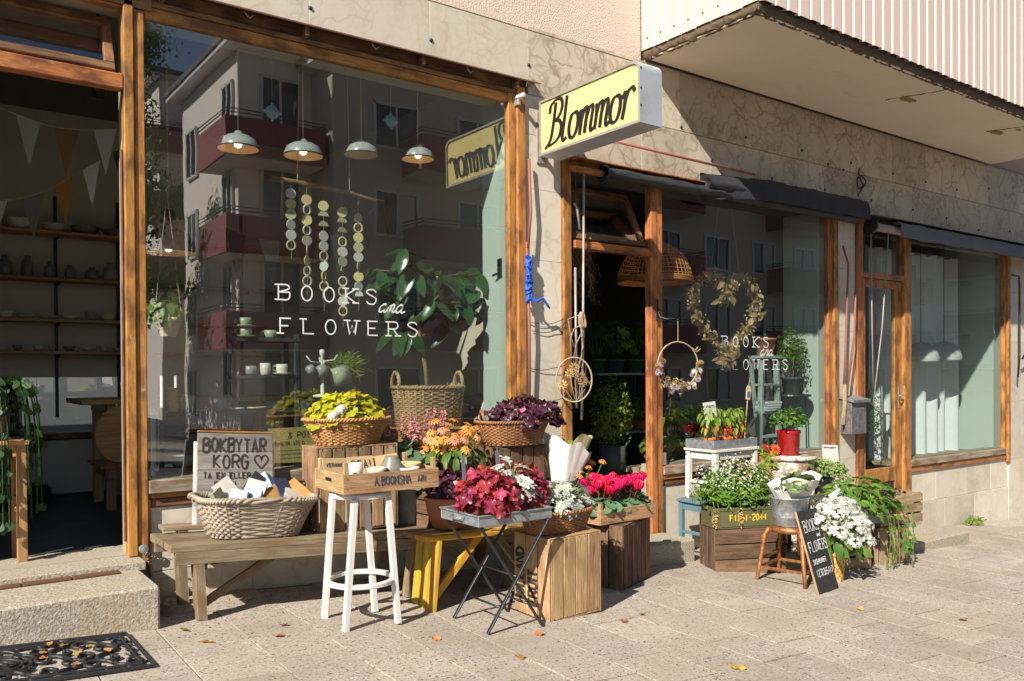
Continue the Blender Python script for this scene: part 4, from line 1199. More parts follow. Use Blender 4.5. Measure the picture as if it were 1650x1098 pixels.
def leaf_pinnate(mat, seed=0, name='leaf'):
    """felted, deeply cut leaf"""
    q = random.Random(seed); mb = MB(); v = []; f = []
    def arm(a, b, w0, w1):
        a = Vector(a); b = Vector(b); d = (b-a).normalized(); s = Vector((-d.y, d.x, 0)); o = len(v)
        m_ = a.lerp(b, .6)
        v.extend([a-s*w0, a+s*w0, m_+s*w1*1.3+Vector((0, 0, .03)), b+s*w1*.8, b-s*w1*.8, m_-s*w1*1.3+Vector((0, 0, .03))])
        f.extend([(o, o+5, o+2, o+1), (o+5, o+4, o+3, o+2)])
    pts = [Vector((t, 0, .12*math.sin(t*2.4)-.1*t*t)) for t in (0, .25, .5, .75, 1.)]
    for a, b in zip(pts[:-1], pts[1:]): arm(a, b, .04, .045)
    for i, t in enumerate((.25, .42, .58, .74, .88)):
        for s in (-1, 1):
            L = .34-.1*abs(t-.55)*2
            a = Vector((t, 0, .12*math.sin(t*2.4)-.1*t*t)); b = a+Vector((L*.7, s*L, q.uniform(-.03, .06)))
            arm(a, b, .03, .06)
            arm(a.lerp(b, .6), a.lerp(b, .6)+Vector((.14, s*.02, 0)), .03, .035)
    return mb.add(v, f).mesh(name, mat, True)
def leaf_ivy(mat, seed=0, name='leaf'):
    q = random.Random(seed)
    p = [(0, 0), (-.12, .22), (.02, .46), (.30, .56), (.36, .30), (.62, .34), (.70, .18), (1.05, 0), (.70, -.18), (.62, -.34), (.36, -.30), (.30, -.56), (.02, -.46), (-.12, -.22)]
    v = [(.25, 0, .03)]+[(x, y, -.12*abs(y)+q.uniform(-.05, .05)) for x, y in p]
    return MB().add(v, [(0, i+1, (i+1) % len(p)+1) for i in range(len(p))]).mesh(name, mat, True)
def fl_daisy(mat, n=13, seed=0, w=.26, droop=.25, inner=True, name='flower'):
    q = random.Random(seed); mb = MB()
    for ring, (k, L, up) in enumerate(((n, 1., 0.), (n-3, .72, .14)) if inner else ((n, 1., 0.),)):
        for i in range(k):
            a = 2*PI*(i+.5*ring)/k+q.uniform(-.1, .1); l = L*q.uniform(.88, 1.08)
            T = Matrix.Rotation(a, 4, 'Z')
            mb.add([(.15, -.06, up), (.15, .06, up), (.6*l, w*.5, up+.05), (.6*l, -w*.5, up+.05), (l, w*.3, up-droop*L), (l, -w*.3, up-droop*L)], [(0, 3, 2, 1), (3, 5, 4, 2)], T)
    return mb.mesh(name, mat, True)
eye_me = MB().lathe([(.26, -.02), (.24, .12), (.14, .2), (0, .22)], 9).mesh('flower_eye', p_eye, True)
def fl_cyclamen(mat, seed=0, name='flower'):
    q = random.Random(seed); mb = MB()
    for i in range(6):
        a = 2*PI*i/6+q.uniform(-.2, .2); T = Matrix.Rotation(a, 4, 'Z')
        v = []
        for j, (x, z, w) in enumerate(((.06, 0, .1), (.24, .22, .3), (.34, .6, .42), (.22, .95, .30), (.08, 1.08, .06))):
            tw = q.uniform(-.08, .08)
            v += [(x+.1, -w+tw, z), (x, tw, z+.03), (x+.1, w+tw, z)]
        mb.add(v, [(j*3+k, j*3+k+1, (j+1)*3+k+1, (j+1)*3+k) for j in range(4) for k in (0, 1)], T)
    return mb.mesh(name, mat, True)
def fl_pom(mat, seed=0, name='flower', layers=4, n=9):
    q = random.Random(seed); mb = MB()
    for l in range(layers):
        el = R(8+80*l/layers)
        for i in range(max(4, n-2*l)):
            a = 2*PI*i/max(4, n-2*l)+l*.4
            T = Matrix.Rotation(a, 4, 'Z') @ Matrix.Rotation(-el, 4, 'Y')
            L = 1-.1*l
            mb.add([(.1, -.05, 0), (.1, .05, 0), (.6*L, .17, .06), (.6*L, -.17, .06), (L, .05, .0), (L, -.05, .0)], [(0, 3, 2, 1), (3, 5, 4, 2)], T)
    return mb.mesh(name, mat, True)
def fl_cluster(mat, seed=0, n=46, name='flower_head', s=.17, flat=.7):
    """mophead: many four petalled florets on a dome"""
    q = random.Random(seed); mb = MB()
    for i in range(n):
        z = q.uniform(.05, 1); a = i*2.4; rr_ = math.sqrt(max(0, 1-z*z))
        d = Vector((rr_*math.cos(a), rr_*math.sin(a), z*flat)); nrm = Vector((d.x, d.y, d.z+.35)).normalized()
        T = Matrix.Translation(d*q.uniform(.88, 1.04)) @ nrm.to_track_quat('Z', 'Y').to_matrix().to_4x4() @ Matrix.Rotation(q.uniform(0, 6), 4, 'Z')
        for k in range(4):
            mb.add([(.02, 0, 0), (s*.6, -s*.5, .02), (s*1.15, 0, .05), (s*.6, s*.5, .02)], [(0, 1, 2, 3)], T @ Matrix.Rotation(PI/2*k, 4, 'Z'))
    return mb.mesh(name, mat, True)
def basis(n, t):
    n = Vector(n).normalized(); t = Vector(t); t = t-n*t.dot(n)
    if t.length < 1e-5: t = n.orthogonal()
    t.normalize(); y = n.cross(t)
    return Matrix((t, y, n)).transposed().to_4x4()
def put(r, name, me, p, n, t, s):
    T = basis(n, t); T.translation = p
    return ob(name, me, r, mw=T @ Matrix.Scale(s, 4))
def dome(r, meshes, n, c, rad, size, name='leaf', stemm=None, up=.55, base=None, lo=-.1, seed=1, fill=.6, droop=.5, flat=0.):
    """leaves held over a dome: c centre, rad radii; stems run back to base"""
    q = random.Random(seed); st = MB(); c = Vector(c)
    base = Vector(base) if base is not None else c-Vector((0, 0, rad[2]*.4))
    pts = []
    for i in range(n):
        z = lo+(1-lo)*((i+.5)/n); a = i*2.399+q.uniform(-.35, .35)
        rr_ = math.sqrt(max(.0, 1-z*z)); k = fill+(1-fill)*q.random()**.5
        d = Vector((rr_*math.cos(a), rr_*math.sin(a), z))
        p = c+Vector((d.x*rad[0], d.y*rad[1], d.z*rad[2]))*k
        nn = d*(1-up)+Vector((0, 0, up))+Vector((q.gauss(0, .22), q.gauss(0, .22), 0))
        tt = Vector((d.x, d.y, -droop*(1-.6*z)))+Vector((q.gauss(0, .3), q.gauss(0, .3), 0))
        s = q.uniform(*size)
        put(r, name, q.choice(meshes), p, nn, tt, s)
        pts.append((p, nn))
        if stemm:
            m_ = base.lerp(p, .55)+Vector((0, 0, rad[2]*.12))
            b0 = base+Vector((d.x*rad[0]*.25, d.y*rad[1]*.25, 0))
            st.tube([b0, m_, p], .0028, 4, cap=False)
    if stemm and st.v: stuff(st.build('stems', stemm, r))
    return pts
def spray(r, mat, n, c, rad, L, w, name='foliage', seed=1, up=.5, seg=2, curl=.3, kind='stuff', lo=-.2):
    """a mass of narrow leaves too fine to count: one mesh"""
    q = random.Random(seed); mb = MB(); c = Vector(c)
    for i in range(n):
        z = q.uniform(lo, 1); a = q.uniform(0, 2*PI); rr_ = math.sqrt(max(0, 1-z*z)); k = q.random()**.4
        d = Vector((rr_*math.cos(a), rr_*math.sin(a), z))
        p = c+Vector((d.x*rad[0], d.y*rad[1], d.z*rad[2]))*k
        T = basis(d+Vector((q.gauss(0, .5), q.gauss(0, .5), .3)), Vector((d.x, d.y, up))+Vector((q.gauss(0, .5), q.gauss(0, .5), q.gauss(0, .4)))); T.translation = p
        l = L*q.uniform(.6, 1.3); ww = w*q.uniform(.7, 1.3)
        mb.add([(0, 0, 0), (l*.45, -ww, .1*l), (l*.45, ww, .1*l), (l, 0, -curl*l*.3)], [(0, 1, 3, 2)], T)
    o = mb.build(name, mat, r)
    if kind: o['kind'] = kind
    return o
def card(r, w, h, loc, rot, txt='', mat=None, name='price_card', th=.02, stick=None):
    o = MB().box((0, 0, h/2), (w, .003, h), .0005).build(name, mat or m_paper, r, loc=loc, rot=rot)
    if txt:
        t = Text(); t.write(txt, -w*.42, h-th*1.5, th, th*.17, .5, .22, jit=.05); t.build('writing', m_ink, o, loc=(0, -.0025, 0))
    return o
# ================================================================ left of the flower shop door
TILT = -math.atan(.0672)
SL = math.atan(.0672)
# weathered bench
bz = lambda x: gz(x, -.35)+.425
b = thing('bench', 'long weathered grey wooden bench along the stone below the big window', 'bench', (2.0, -.36, bz(2.0)), rot=(0, SL, 0))
for y, w in ((-.16, .15), (.0, .15), (.155, .145)): plank(b, 'seat_board', (.42, y, -.02), (2.48-.01*rnd.random(), w-.008, .04), m_bench, .004)
plank(b, 'apron', (.42, -.225, -.075), (2.42, .025, .07), m_bench); plank(b, 'apron', (.42, .22, -.075), (2.42, .025, .07), m_bench)
for x in (-.62, .75, 1.55):
    for y in (-.2, .17): plank(b, 'leg', (x-.02, y, -.235), (.055, .075, .385), m_bench, rot=(0, R(-7 if x < 0 else 5), 0))
    plank(b, 'leg_tie', (x+.01, -.015, -.12), (.03, .36, .06), m_bench)
plank(b, 'brace', (-.33, -.12, -.2), (.62, .03, .045), m_bench, rot=(0, R(-32), 0)); plank(b, 'brace', (1.15, -.12, -.2), (.7, .03, .045), m_bench, rot=(0, R(30), 0))
bb = thing('wall_plank', 'short grey plank lying behind the bench against the stone', 'plank', (1.6, -.13, bz(1.6)+.002), rot=(0, SL, 0))
plank(bb, 'board', (.0, .0, .03), (.72, .11, .03), m_bench, .004); plank(bb, 'batten', (-.24, .0, .0075), (.06, .1, .013), m_bench)
# yellow bench in front of it
b = thing('bench', 'small bench painted bright yellow at the end beside the white stool', 'bench', (3.05, -.77, gz(3.05, -.77)+.47), rot=(0, SL*.6, 0))
for y in (-.1, .05): plank(b, 'seat_board', (.05, y, -.015), (1.0, .14, .03), m_benchy if y < 0 else m_bench, .003)
for y in (-.145, -.055, .04): plank(b, 'end_board', (-.37+.01*abs(y), y, -.255), (.028, .085, .45), m_benchy, rot=(R(-2), R(5), 0))
for y in (-.12, .03): plank(b, 'end_board', (.45, y, -.25), (.028, .12, .44), m_bench, rot=(0, R(-5), 0))
plank(b, 'brace', (-.16, -.1, -.2), (.5, .03, .05), m_benchy, rot=(0, R(-48), 0)); plank(b, 'brace', (.3, -.06, -.2), (.42, .03, .05), m_bench, rot=(0, R(48), 0))
# ---- wicker basket of books
bk = thing('wicker_basket', 'whitewashed rectangular wicker basket of books on the bench', 'basket', (1.72, -.37, bz(1.72)+.005), rot=(0, SL, 0), group='wicker baskets')
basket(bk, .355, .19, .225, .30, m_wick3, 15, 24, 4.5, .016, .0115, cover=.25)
covers = [plain('book_cover_%d' % i, c, .4, scale=9, bump=0, var=.5) for i, c in enumerate([(.02, .045, .11), (.55, .52, .45), (.30, .33, .20), (.12, .30, .33), (.45, .24, .08), (.04, .04, .045), (.42, .05, .03), (.60, .57, .50), (.25, .38, .48)])]
def book(label, loc, rot, w, h, t, ci):
    r = thing('book', label, 'book', loc, rot=rot, group='secondhand books in the basket')
    o = MB().box((0, 0, t/2-.001), (w, h, .003), .0008).box((0, 0, -t/2+.001), (w, h, .003), .0008).box((-w/2+.0012, 0, 0), (.003, h, t-.004), .0008)
    o.build('cover', covers[ci], r); MB().box((.002, 0, 0), (w-.01, h-.008, t-.006)).build('page_block', m_paper, r)
bl = [('dark blue book leaning at the right of the wicker basket', (1.93, -.35, -.74), (.9, .15, .5), .13, .21, .03, 0), ('pale thick paperback standing tilted in the middle of the basket', (1.72, -.38, -.73), (1.1, .3, -.5), .12, .19, .03, 1),
      ('olive green book at the left of the wicker basket', (1.53, -.38, -.77), (1.2, -.2, .9), .12, .19, .025, 2), ('teal book lying under the olive one in the basket', (1.47, -.40, -.79), (.3, .2, .3), .12, .18, .022, 3),
      ('tan paperback beside the dark blue book', (1.86, -.40, -.77), (1.0, -.4, .4), .11, .18, .02, 4), ('black book with white edge rising at the back of the basket', (1.75, -.30, -.70), (1.2, .7, -.2), .11, .19, .025, 5),
      ('small red book low at the right of the basket', (1.98, -.43, -.80), (.2, .1, .2), .11, .17, .02, 6), ('cream paperback with curled corner at the far right of the basket', (2.0, -.38, -.77), (.5, -.3, 1.2), .12, .18, .025, 7), ('light blue paperback in the middle of the basket', (1.68, -.44, -.77), (1.3, .2, -.7), .11, .18, .03, 8), ('second cream paperback at the centre front of the basket', (1.60, -.44, -.77), (1.25, .1, -.8), .11, .18, .02, 1)]
bl += [('white paperback leaning at the back left of the basket', (1.60, -.30, -.72), (1.15, -.5, .3), .12, .19, .025, 7), ('sea green book at the back right of the basket', (1.88, -.28, -.71), (1.0, .35, .9), .12, .2, .03, 3), ('brown paperback tipped over the right rim of the basket', (2.02, -.33, -.75), (.7, -.5, .2), .12, .19, .025, 4)]
for a in bl: book(a[0], (a[1][0], a[1][1], a[1][2]-.005), *a[2:])
# ---- swap basket notice board
nb = thing('notice_board', 'grey plank board lettered about swapping books behind the wicker basket', 'sign', (1.68, -.16, bz(1.7)+.035), rot=(R(-9), SL, 0))
hh = [.0, .115, .23, .345, .46, .575]
for a, c in zip(hh[:-1], hh[1:]): plank(nb, 'board', (0, 0, (a+c)/2), (.475, .018, c-a-.002), m_greyboard, .0015)
plank(nb, 'edge_strip', (0, 0, .583), (.475, .02, .012), m_frame, .002)
for s in (-1, 1): plank(nb, 'back_strip', (s*.245, .012, .26), (.022, .016, .52), m_white, .002)
t = Text(); t.write('BOKBYTAR', -.205, .455, .085, .012, .42, .18, jit=.04); o = t.build('lettering', m_ink, nb, loc=(0, -.0105, 0))
t = Text(); t.write('KORG', -.14, .355, .08, .011, .5, .22, jit=.05); t.heart(.12, .35, .085, .011); t.build('lettering', m_ink, nb, loc=(0, -.0105, 0))
t = Text(); t.write('TA EN ELLER', -.20, .29, .036, .0075, .5, .25, jit=.06); t.build('lettering', m_ink, nb, loc=(0, -.0105, 0))
t = Text(); t.write('FLER!!', -.13, .235, .036, .0075, .5, .25, jit=.06); t.build('lettering', m_ink, nb, loc=(0, -.0105, 0))
t = Text(); t.write('LÄGG I NÄR DU', -.20, .165, .038, .0075, .5, .25, jit=.06); t.build('lettering', m_ink, nb, loc=(0, -.0105, 0))
t = Text(); t.write('KAN...', -.20, .105, .036, .0075, .5, .25, jit=.06); t.write('OCH', -.13, .045, .036, .0075, .5, .25, jit=.06); t.build('lettering', m_ink, nb, loc=(0, -.0105, 0))
# paper notice inside the pane
pn = thing('paper_notice', 'ochre paper notice about trying the potter\'s wheel behind the glass', 'notice', (2.16, .075, -.60))
MB().box((0, 0, .115), (.36, .003, .24), .0005).build('paper', plain('ochre_paper', (.40, .34, .12), .8, scale=8, bump=0), pn)
t = Text(); t.write('& POT', -.04, .165, .04, .005, .55, .25, jit=.05); t.write('PROVA PÅ ATT D', -.16, .115, .026, .004, .45, .2, jit=.06)
for i in range(3): t.scribble(-.12, .078-.025*i, .2, .006, .0012)
t.build('writing', m_ink, pn, loc=(0, -.003, 0))
# ---- tall crate with the yellow plant
c1 = crate('tall weathered crate stamped HOLLAND FRUIT standing on the bench under the lime plant', (2.40, -.30, bz(2.4)+.004), .555, .57, .27, m_crate, R(-1), 'end', 3, 4, 6, .014)
def stencil(cr, txts, y0, dx, L, h, mat=m_ink, W=.57, D=.27, zc=.06):
    """stencilled words running up the left face of a crate stood on its end"""
    for k, s in enumerate(txts):
        t = Text(); t.write(s, 0, 0, h, h*.24, .52, .2, .10)
        t.build('stencil_lettering', mat, cr, mw=Matrix.Translation((-W/2-.003, y0+k*dx, zc)) @ Matrix(((0, 1, 0, 0), (0, 0, 1, 0), (1, 0, 0, 0), (0, 0, 0, 1))) @ Matrix.Rotation(0, 4, 'X'))
stencil(c1, ['HOLLAND', 'FRUIT'], .06, -.095, .4, .055)
yb = thing('wicker_basket', 'oval honey wicker basket holding the lime yellow plant', 'basket', (2.385, -.29, bz(2.4)+.562), R(2), 'wicker baskets')
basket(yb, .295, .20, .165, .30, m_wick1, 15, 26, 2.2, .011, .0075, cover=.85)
yp = thing('coral_bells_plant', 'lime yellow leafy plant in the honey basket', 'plant', (2.385, -.29, bz(2.4)+.70), group='leafy plants in baskets and pots')
ly = [leaf_lobed(l_yel, 7, .26, .15, 36, .10, seed=i) for i in range(5)]
dome(yp, ly, 135, (0, 0, .01), (.28, .19, .19), (.042, .07), 'leaf', l_stem, .35, lo=-.1, seed=3, fill=.55, droop=.7)
for p in ((-.17, -.16, .06), (-.11, -.15, .10)): stuff(put(yp, 'white_flower', fl_cluster(p_wht, 5, 22, 'white_flower', .5), p, (-.2, -.7, .6), (1, 0, 0), .03))
# ---- white stool with the pottery crate
st = thing('bar_stool', 'white painted wooden bar stool carrying the pottery crate', 'stool', (2.152, -.958, gz(2.15, -.96)))
for sx, sy in ((-1, 1), (-1, -1), (1, 1), (1, -1)):
    o = plank(st, 'leg', (0, 0, 0), (.035, .035, .735), m_white, .004)
    a = Vector((sx*.165, sy*.185, gz(2.152+sx*.165, -.958+sy*.185)-st.location.z)); c = Vector((sx*.105, sy*.105, .735))
    d = (c-a).normalized()
    T = basis(Vector((-sx*.02, -1, 0)), d); T.translation = (a+c)/2; o.matrix_basis = T
MB().lathe([(.176, .0), (.206, .0), (.209, .004), (.209, .021), (.206, .025), (.176, .025), (.173, .021), (.173, .004), (.176, 0)], 40, cap=False).build('foot_ring', m_white, st, loc=(0, 0, .235), smooth=False)
MB().lathe([(.15, .73), (.175, .735), (.178, .755), (.17, .765), (0, .768)], 36).build('seat', m_white, st)
pc = crate('flat slatted crate stencilled A. BOOMSMA full of pottery on the white stool', (2.265, -.95, gz(2.15, -.96)+.77), .61, .41, .125, m_cratelt, R(-1), None, 1, 1, 5, .012, post_up=.055)
t = Text(); t.write('A.BOOMSMA', -.115, .045, .046, .0062, .46, .14, .06); t.build('stencil_lettering', m_blueink, pc, loc=(0, -.2075, 0))
t = Text(); t.write('AZN', .13, .047, .033, .006, .42, .14); t.build('stencil_lettering', m_blueink, pc, loc=(.03, -.2075, 0))
MB().box((0, 0, 0), (.004, .085, .02), .001).build('hand_slot_shade', m_black, pc, loc=(-.3045, .0, .075))  # solid black block painted as the shade inside the slot
z0 = gz(2.15, -.96)+.785
def bowl(label, x, y, rt, rb, h, mi, flip=False, z=None):
    o = thing('ceramic_bowl' if rt > rb*1.05 or flip else 'ceramic_cup', label, 'pottery', (x, y, z0 if z is None else z), group='pottery in the flat crate')
    p = [(rb*.7, 0), (rb, .004), (rb+(rt-rb)*.6, h*.45), (rt, h), (rt-.005, h), (rb+(rt-rb)*.55-.006, h*.45), (rb*.6, .012), (0, .01)]
    if flip: p = [(rt, 0), (rt*.99, h*.3), (rb*1.25, h*.75), (rb, h*.93), (rb*.95, h), (0, h)]
    MB().lathe(p, 28).build('body', m_glazes[mi], o, True)
z1 = z0+.03
bowl('cream straight cup at the left of the pottery crate', 2.08, -1.03, .05, .046, .10, 2, z=z1+.02)
bowl('cream low bowl near the front of the pottery crate', 2.20, -1.07, .06, .04, .05, 0, z=z1+.04)
bowl('upturned grey green ribbed bowl in the pottery crate', 2.32, -1.03, .075, .04, .10, 1, True, z=z1+.045)
bowl('white shallow bowl in front of the upturned one', 2.40, -1.09, .065, .04, .04, 2, z=z1+.04)
bowl('wide honey bowl at the right of the pottery crate', 2.45, -.98, .09, .05, .045, 3, z=z1+.05)
bowl('small white saucer at the back of the pottery crate', 2.42, -.88, .06, .04, .025, 2, z=z1+.06)
for i, (x, txt, rz, lab) in enumerate(((2.07, 'KERAMIK', .12, 'left cardboard note lettered KERAMIK in the pottery crate'), (2.235, 'REA!', 0, 'middle cardboard note lettered REA in the pottery crate'), (2.40, '', -.2, 'right tilted cardboard note in the pottery crate'))):
    cd = thing('cardboard_note', lab, 'note', (x, -.845, z0+.002), rot=(R(-22), rz*.5, rz), group='cardboard notes')
    MB().box((0, 0, .085), (.17, .004, .17), .001).build('cardboard', m_kraft, cd)
    if txt:
        t = Text(); t.write(txt, -.06, .095 if i else .115, .05 if i else .022, .006 if i else .004, .5, .25, jit=.05); t.build('writing', m_ink, cd, loc=(0, -.0035, 0))
# ---- small crate, zinc pail with silver green plant, orange flowers
crate('small dark crate on the bench behind the terracotta pot', (3.08, -.34, bz(3.08)+.004), .40, .28, .29, m_cratedk, R(3), None, 3, 3, 4)
gp = thing('coral_bells_plant', 'silver veined green plant in a zinc pail in front of the basket', 'plant', (2.86, -.22, bz(2.86)+.004), group='leafy plants in baskets and pots')
bucket(gp, .13, .10, .30, m_galvdk)
lh = [leaf_lobed(l_heu, 7, .16, .06, 30, .12, seed=10+i) for i in range(3)]
dome(gp, lh, 60, (.05, -.04, .37), (.23, .17, .22), (.045, .085), 'leaf', l_stem, .45, lo=-.5, seed=5, droop=.9)
sp = MB(); bd = []
q = random.Random(4)
pb = MB()
for i in range(20):
    x = q.uniform(-.04, .36); y = q.uniform(-.06, .1); h = q.uniform(.5, .80)
    base = Vector((x*.4, y*.4, .3)); top = Vector((x, y, h)); sp.tube([base, base.lerp(top, .5)+Vector((0, 0, .03)), top], .0022, 4)
    for k in range(60):
        tt = q.random(); r_ = .028*(1-tt*.75)
        a = q.uniform(0, 6.3); c = top-Vector((0, 0, .17*(1-tt)))+Vector((r_*math.cos(a), r_*math.sin(a), 0))
        s = q.uniform(.005, .011); T = Matrix.Translation(c) @ Euler((a, a*2, a*3)).to_matrix().to_4x4()
        pb.add([(-s, 0, 0), (0, -s, 0), (s, 0, 0), (0, s, 0), (0, 0, s*1.6)], [(0, 1, 4), (1, 2, 4), (2, 3, 4), (3, 0, 4), (3, 2, 1, 0)], T)
stuff(sp.build('flower_stalks', l_stemred, gp)); stuff(pb.build('pink_blossom', p_pink, gp))
op = thing('coneflower_plant', 'orange daisy like flowers in a pot between the baskets', 'plant', (3.16, -.37, bz(3.16)+.30), group='flowering plants of the display')
pot(op, .12, .085, .17, m_terra)
lo_ = [leaf_ovate(l_grn, .34, .2, .35, 6, seed=i) for i in range(3)]
dome(op, lo_, 46, (0, 0, .19), (.20, .16, .14), (.08, .14), 'leaf', None, .4, lo=-.45, seed=8, droop=.7)
fo = [fl_daisy(p_org, 14, 1), fl_daisy(p_peach, 13, 2), fl_daisy(p_org, 12, 3)]
sp = MB(); q = random.Random(12)
for i in range(38):
    a = i*2.4; rr_ = .25*math.sqrt((i+.5)/38)
    p = Vector((rr_*math.cos(a)*1.0-.01, rr_*math.sin(a)*.75, .30+q.uniform(-.06, .14)))
    sp.tube([(p.x*.3, p.y*.3, .15), (p.x*.8, p.y*.8, .24), p], .003, 5)
    n = Vector((p.x*2.2, p.y*2.2-.35, .75))
    o = put(op, 'flower', fo[i % 3], p, n, (1, 0, 0), q.uniform(.036, .052)); ob('flower_eye', eye_me, o)
stuff(sp.build('stems', l_stem, op))
# ---- dark crate with the plum coloured plant
crate('tall crate with light corner posts under the plum coloured plant', (3.78, -.24, bz(3.78)+.004), .565, .47, .25, m_cratedk, R(2), 'end', 3, 4, 4, .012, postm=m_crate)
for x in (3.565, 3.995): 
    pass
pb_ = thing('wicker_basket', 'oval brown wicker basket holding the plum coloured plant', 'basket', (3.76, -.27, bz(3.78)+.573), R(-3), 'wicker baskets')
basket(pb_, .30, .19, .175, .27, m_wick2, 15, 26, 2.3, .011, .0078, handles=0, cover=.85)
MB().tube([(-.27, -.05, .17), (-.285, -.03, .24), (-.27, .02, .26), (-.25, .06, .2), (-.25, .08, .17)], .012, 6).build('handle', m_wick2, pb_, True)
pp = thing('coral_bells_plant', 'plum purple leafy plant in the brown basket by the marble pillar', 'plant', (3.80, -.27, bz(3.78)+.73), group='leafy plants in baskets and pots')
lp = [leaf_lobed(l_pur, 7, .26, .22, 36, .15, seed=20+i) for i in range(5)]
dome(pp, lp, 105, (.07, -.02, .03), (.34, .20, .17), (.036, .068), 'leaf', l_stemred, .4, lo=-.2, seed=9, droop=.8)
dome(pp, [leaf_lobed(l_pur2, 5, .25, .12, 28, .2, seed=31)], 9, (-.03, -.09, .06), (.10, .07, .07), (.03, .045), 'blossom', None, .4, seed=2)
dome(pp, [leaf_lobed(l_lgrn, 5, .2, .1, 28, .1, seed=32)], 7, (.0, -.14, .0), (.07, .05, .04), (.03, .04), 'leaf', None, .4, seed=3)
pcd = thing('price_card', 'white folded price card stuck in the plum plant basket', 'card', (3.53, -.2, bz(3.78)+.74), rot=(R(-14), R(38), R(10)))
card(pcd, .12, .16, (0, 0, 0), (0, 0, 0), '', name='paper')
# ---- terracotta pot with dark plant
tp = thing('coral_bells_plant', 'near black plant in a terracotta pot on the yellow bench', 'plant', (2.90, -.72, gz(2.9, -.75)+.476), group='leafy plants in baskets and pots')
MB().lathe([(.09, 0), (.105, .01), (.135, .09), (.15, .17), (.158, .185), (.158, .205), (.145, .205), (.14, .17), (0, .165)], 36).build('pot', m_terra, tp, True)
dome(tp, lp, 46, (.02, 0, .24), (.17, .15, .13), (.04, .06), 'leaf', l_stemred, .4, lo=-.25, seed=14, droop=.8)
# ---- folding tray table
tt_ = thing('tray_table', 'grey folding tray table on crossed metal legs', 'table', (2.88, -1.30, gz(2.88, -1.3)))
zt = .63
mb = MB()
mb.box((0, 0, zt), (.52, .40, .006), .001)
for s in (-1, 1):
    mb.box((0, s*.2, zt+.031), (.53, .006, .062), .002); mb.box((s*.262, 0, zt+.031), (.006, .394, .062), .002)
    mb.box((0, s*.206, zt+.062), (.545, .016, .008), .003); mb.box((s*.268, 0, zt+.062), (.016, .396, .008), .003)
mb.build('tray', galv_mat('brushed_grey_tray', (.34, .37, .40), .4, .5), tt_)
MB().tube([(-.27, -.06, zt+.04), (-.295, -.055, zt+.035), (-.297, .055, zt+.035), (-.27, .06, zt+.04)], .005, 6).build('tray_handle', m_galv, tt_, True)
for y in (-.19, .17):
    for s in (-1, 1):
        f_ = Vector((s*.20, y, gz(2.88+s*.2, -1.3+y)-tt_.location.z+.004)); t_ = Vector((-s*.235, y+.012*s, zt-.006))
        MB().bar(f_, t_, .012, .022, None, (0, 1, 0)).build('leg', m_darkmetal, tt_)
for s in (-1, 1):
    MB().tube([(s*.09, -.19, .14), (s*.09, .17, .14)], .007, 6).build('cross_rod', m_darkmetal, tt_, True)
    MB().tube([(s*.225, -.19, zt-.012), (s*.225, .17, zt-.012)], .007, 6).build('cross_rod', m_darkmetal, tt_, True)
MB().tube([(0, -.2, .315), (0, .18, .315)], .006, 6).build('pivot_rod', m_darkmetal, tt_, True)
lr = [leaf_lobed(l_red, 7, .28, .26, 36, .14, seed=40+i) for i in range(6)]
for i, (x, y, lab, n) in enumerate(((2.77, -1.36, 'left crimson leafed plant in the grey tray', 105), (3.07, -1.24, 'right crimson leafed plant in the grey tray', 85), (2.93, -1.18, 'rear crimson leafed plant in the grey tray', 55))):
    rp = thing('coral_bells_plant', lab, 'plant', (x, y, gz(2.88, -1.3)+zt+.006), group='leafy plants in baskets and pots')
    pot(rp, .075, .055, .10, m_terra)
    dome(rp, lr, n, (0, -.02, .12), (.20, .17, .19 if i < 2 else .21), (.034, .064), 'leaf', l_stemred, .22, lo=-.3, seed=50+i, droop=.5, fill=.5)
dm_ = [leaf_pinnate(l_sil, i) for i in range(3)]
dp = thing('silver_ragwort', 'silver felted plant rising among the crimson leaves in the tray', 'plant', (2.97, -1.33, gz(2.88, -1.3)+zt+.006), group='silver felted plants')
pot(dp, .05, .04, .09, m_terra)
dome(dp, dm_, 46, (0, 0, .16), (.10, .09, .17), (.07, .12), 'leaf', l_stem, .35, lo=.0, seed=60, droop=.1)
for x, y, lab in ((2.78, -1.22, 'left lilac plant label in the tray'), (3.06, -1.12, 'right lilac plant label in the tray')):
    lt = thing('plant_label', lab, 'label', (x-(.06 if x < 2.9 else .02), y, gz(2.88, -1.3)+zt+.0), rot=(R(-6), R(2), R(15)), group='plant labels')
    MB().box((0, 0, .19), (.03, .002, .38), .0005).build('tag', plain('lilac_grey_card', (.26, .25, .36), .7, bump=0), lt)
# ---- Holland Fruit crate with silver plants
hc = crate('pale upright crate stencilled HOLLAND FRUIT at the front of the pavement', (3.40, -1.245, gz(3.4, -1.25)-.005), .525, .455, .335, m_cratelt, R(4), 'end', 3, 4, 4, .007, rot=(R(0), 0, R(4)))
stencil(hc, ['HOLLAND', 'FRUIT'], .07, -.115, .45, .07, m_ink, .455, .335, .09)
sb_ = thing('wicker_basket', 'low brown wicker basket of silver plants on the pale crate', 'basket', (3.40, -1.23, gz(3.4, -1.25)+.523), R(8), 'wicker baskets')
basket(sb_, .29, .18, .135, .25, m_wick2, 14, 26, 2.3, .010, .0062, cover=.8)
spn = thing('silver_ragwort', 'bushy silver felted plants in the low brown basket', 'plant', (3.42, -1.23, gz(3.4, -1.25)+.62), group='silver felted plants')
dome(spn, dm_, 190, (0, 0, .02), (.26, .155, .20), (.055, .09), 'leaf', l_stem, .3, lo=.08, seed=61, droop=-.3, fill=.4)
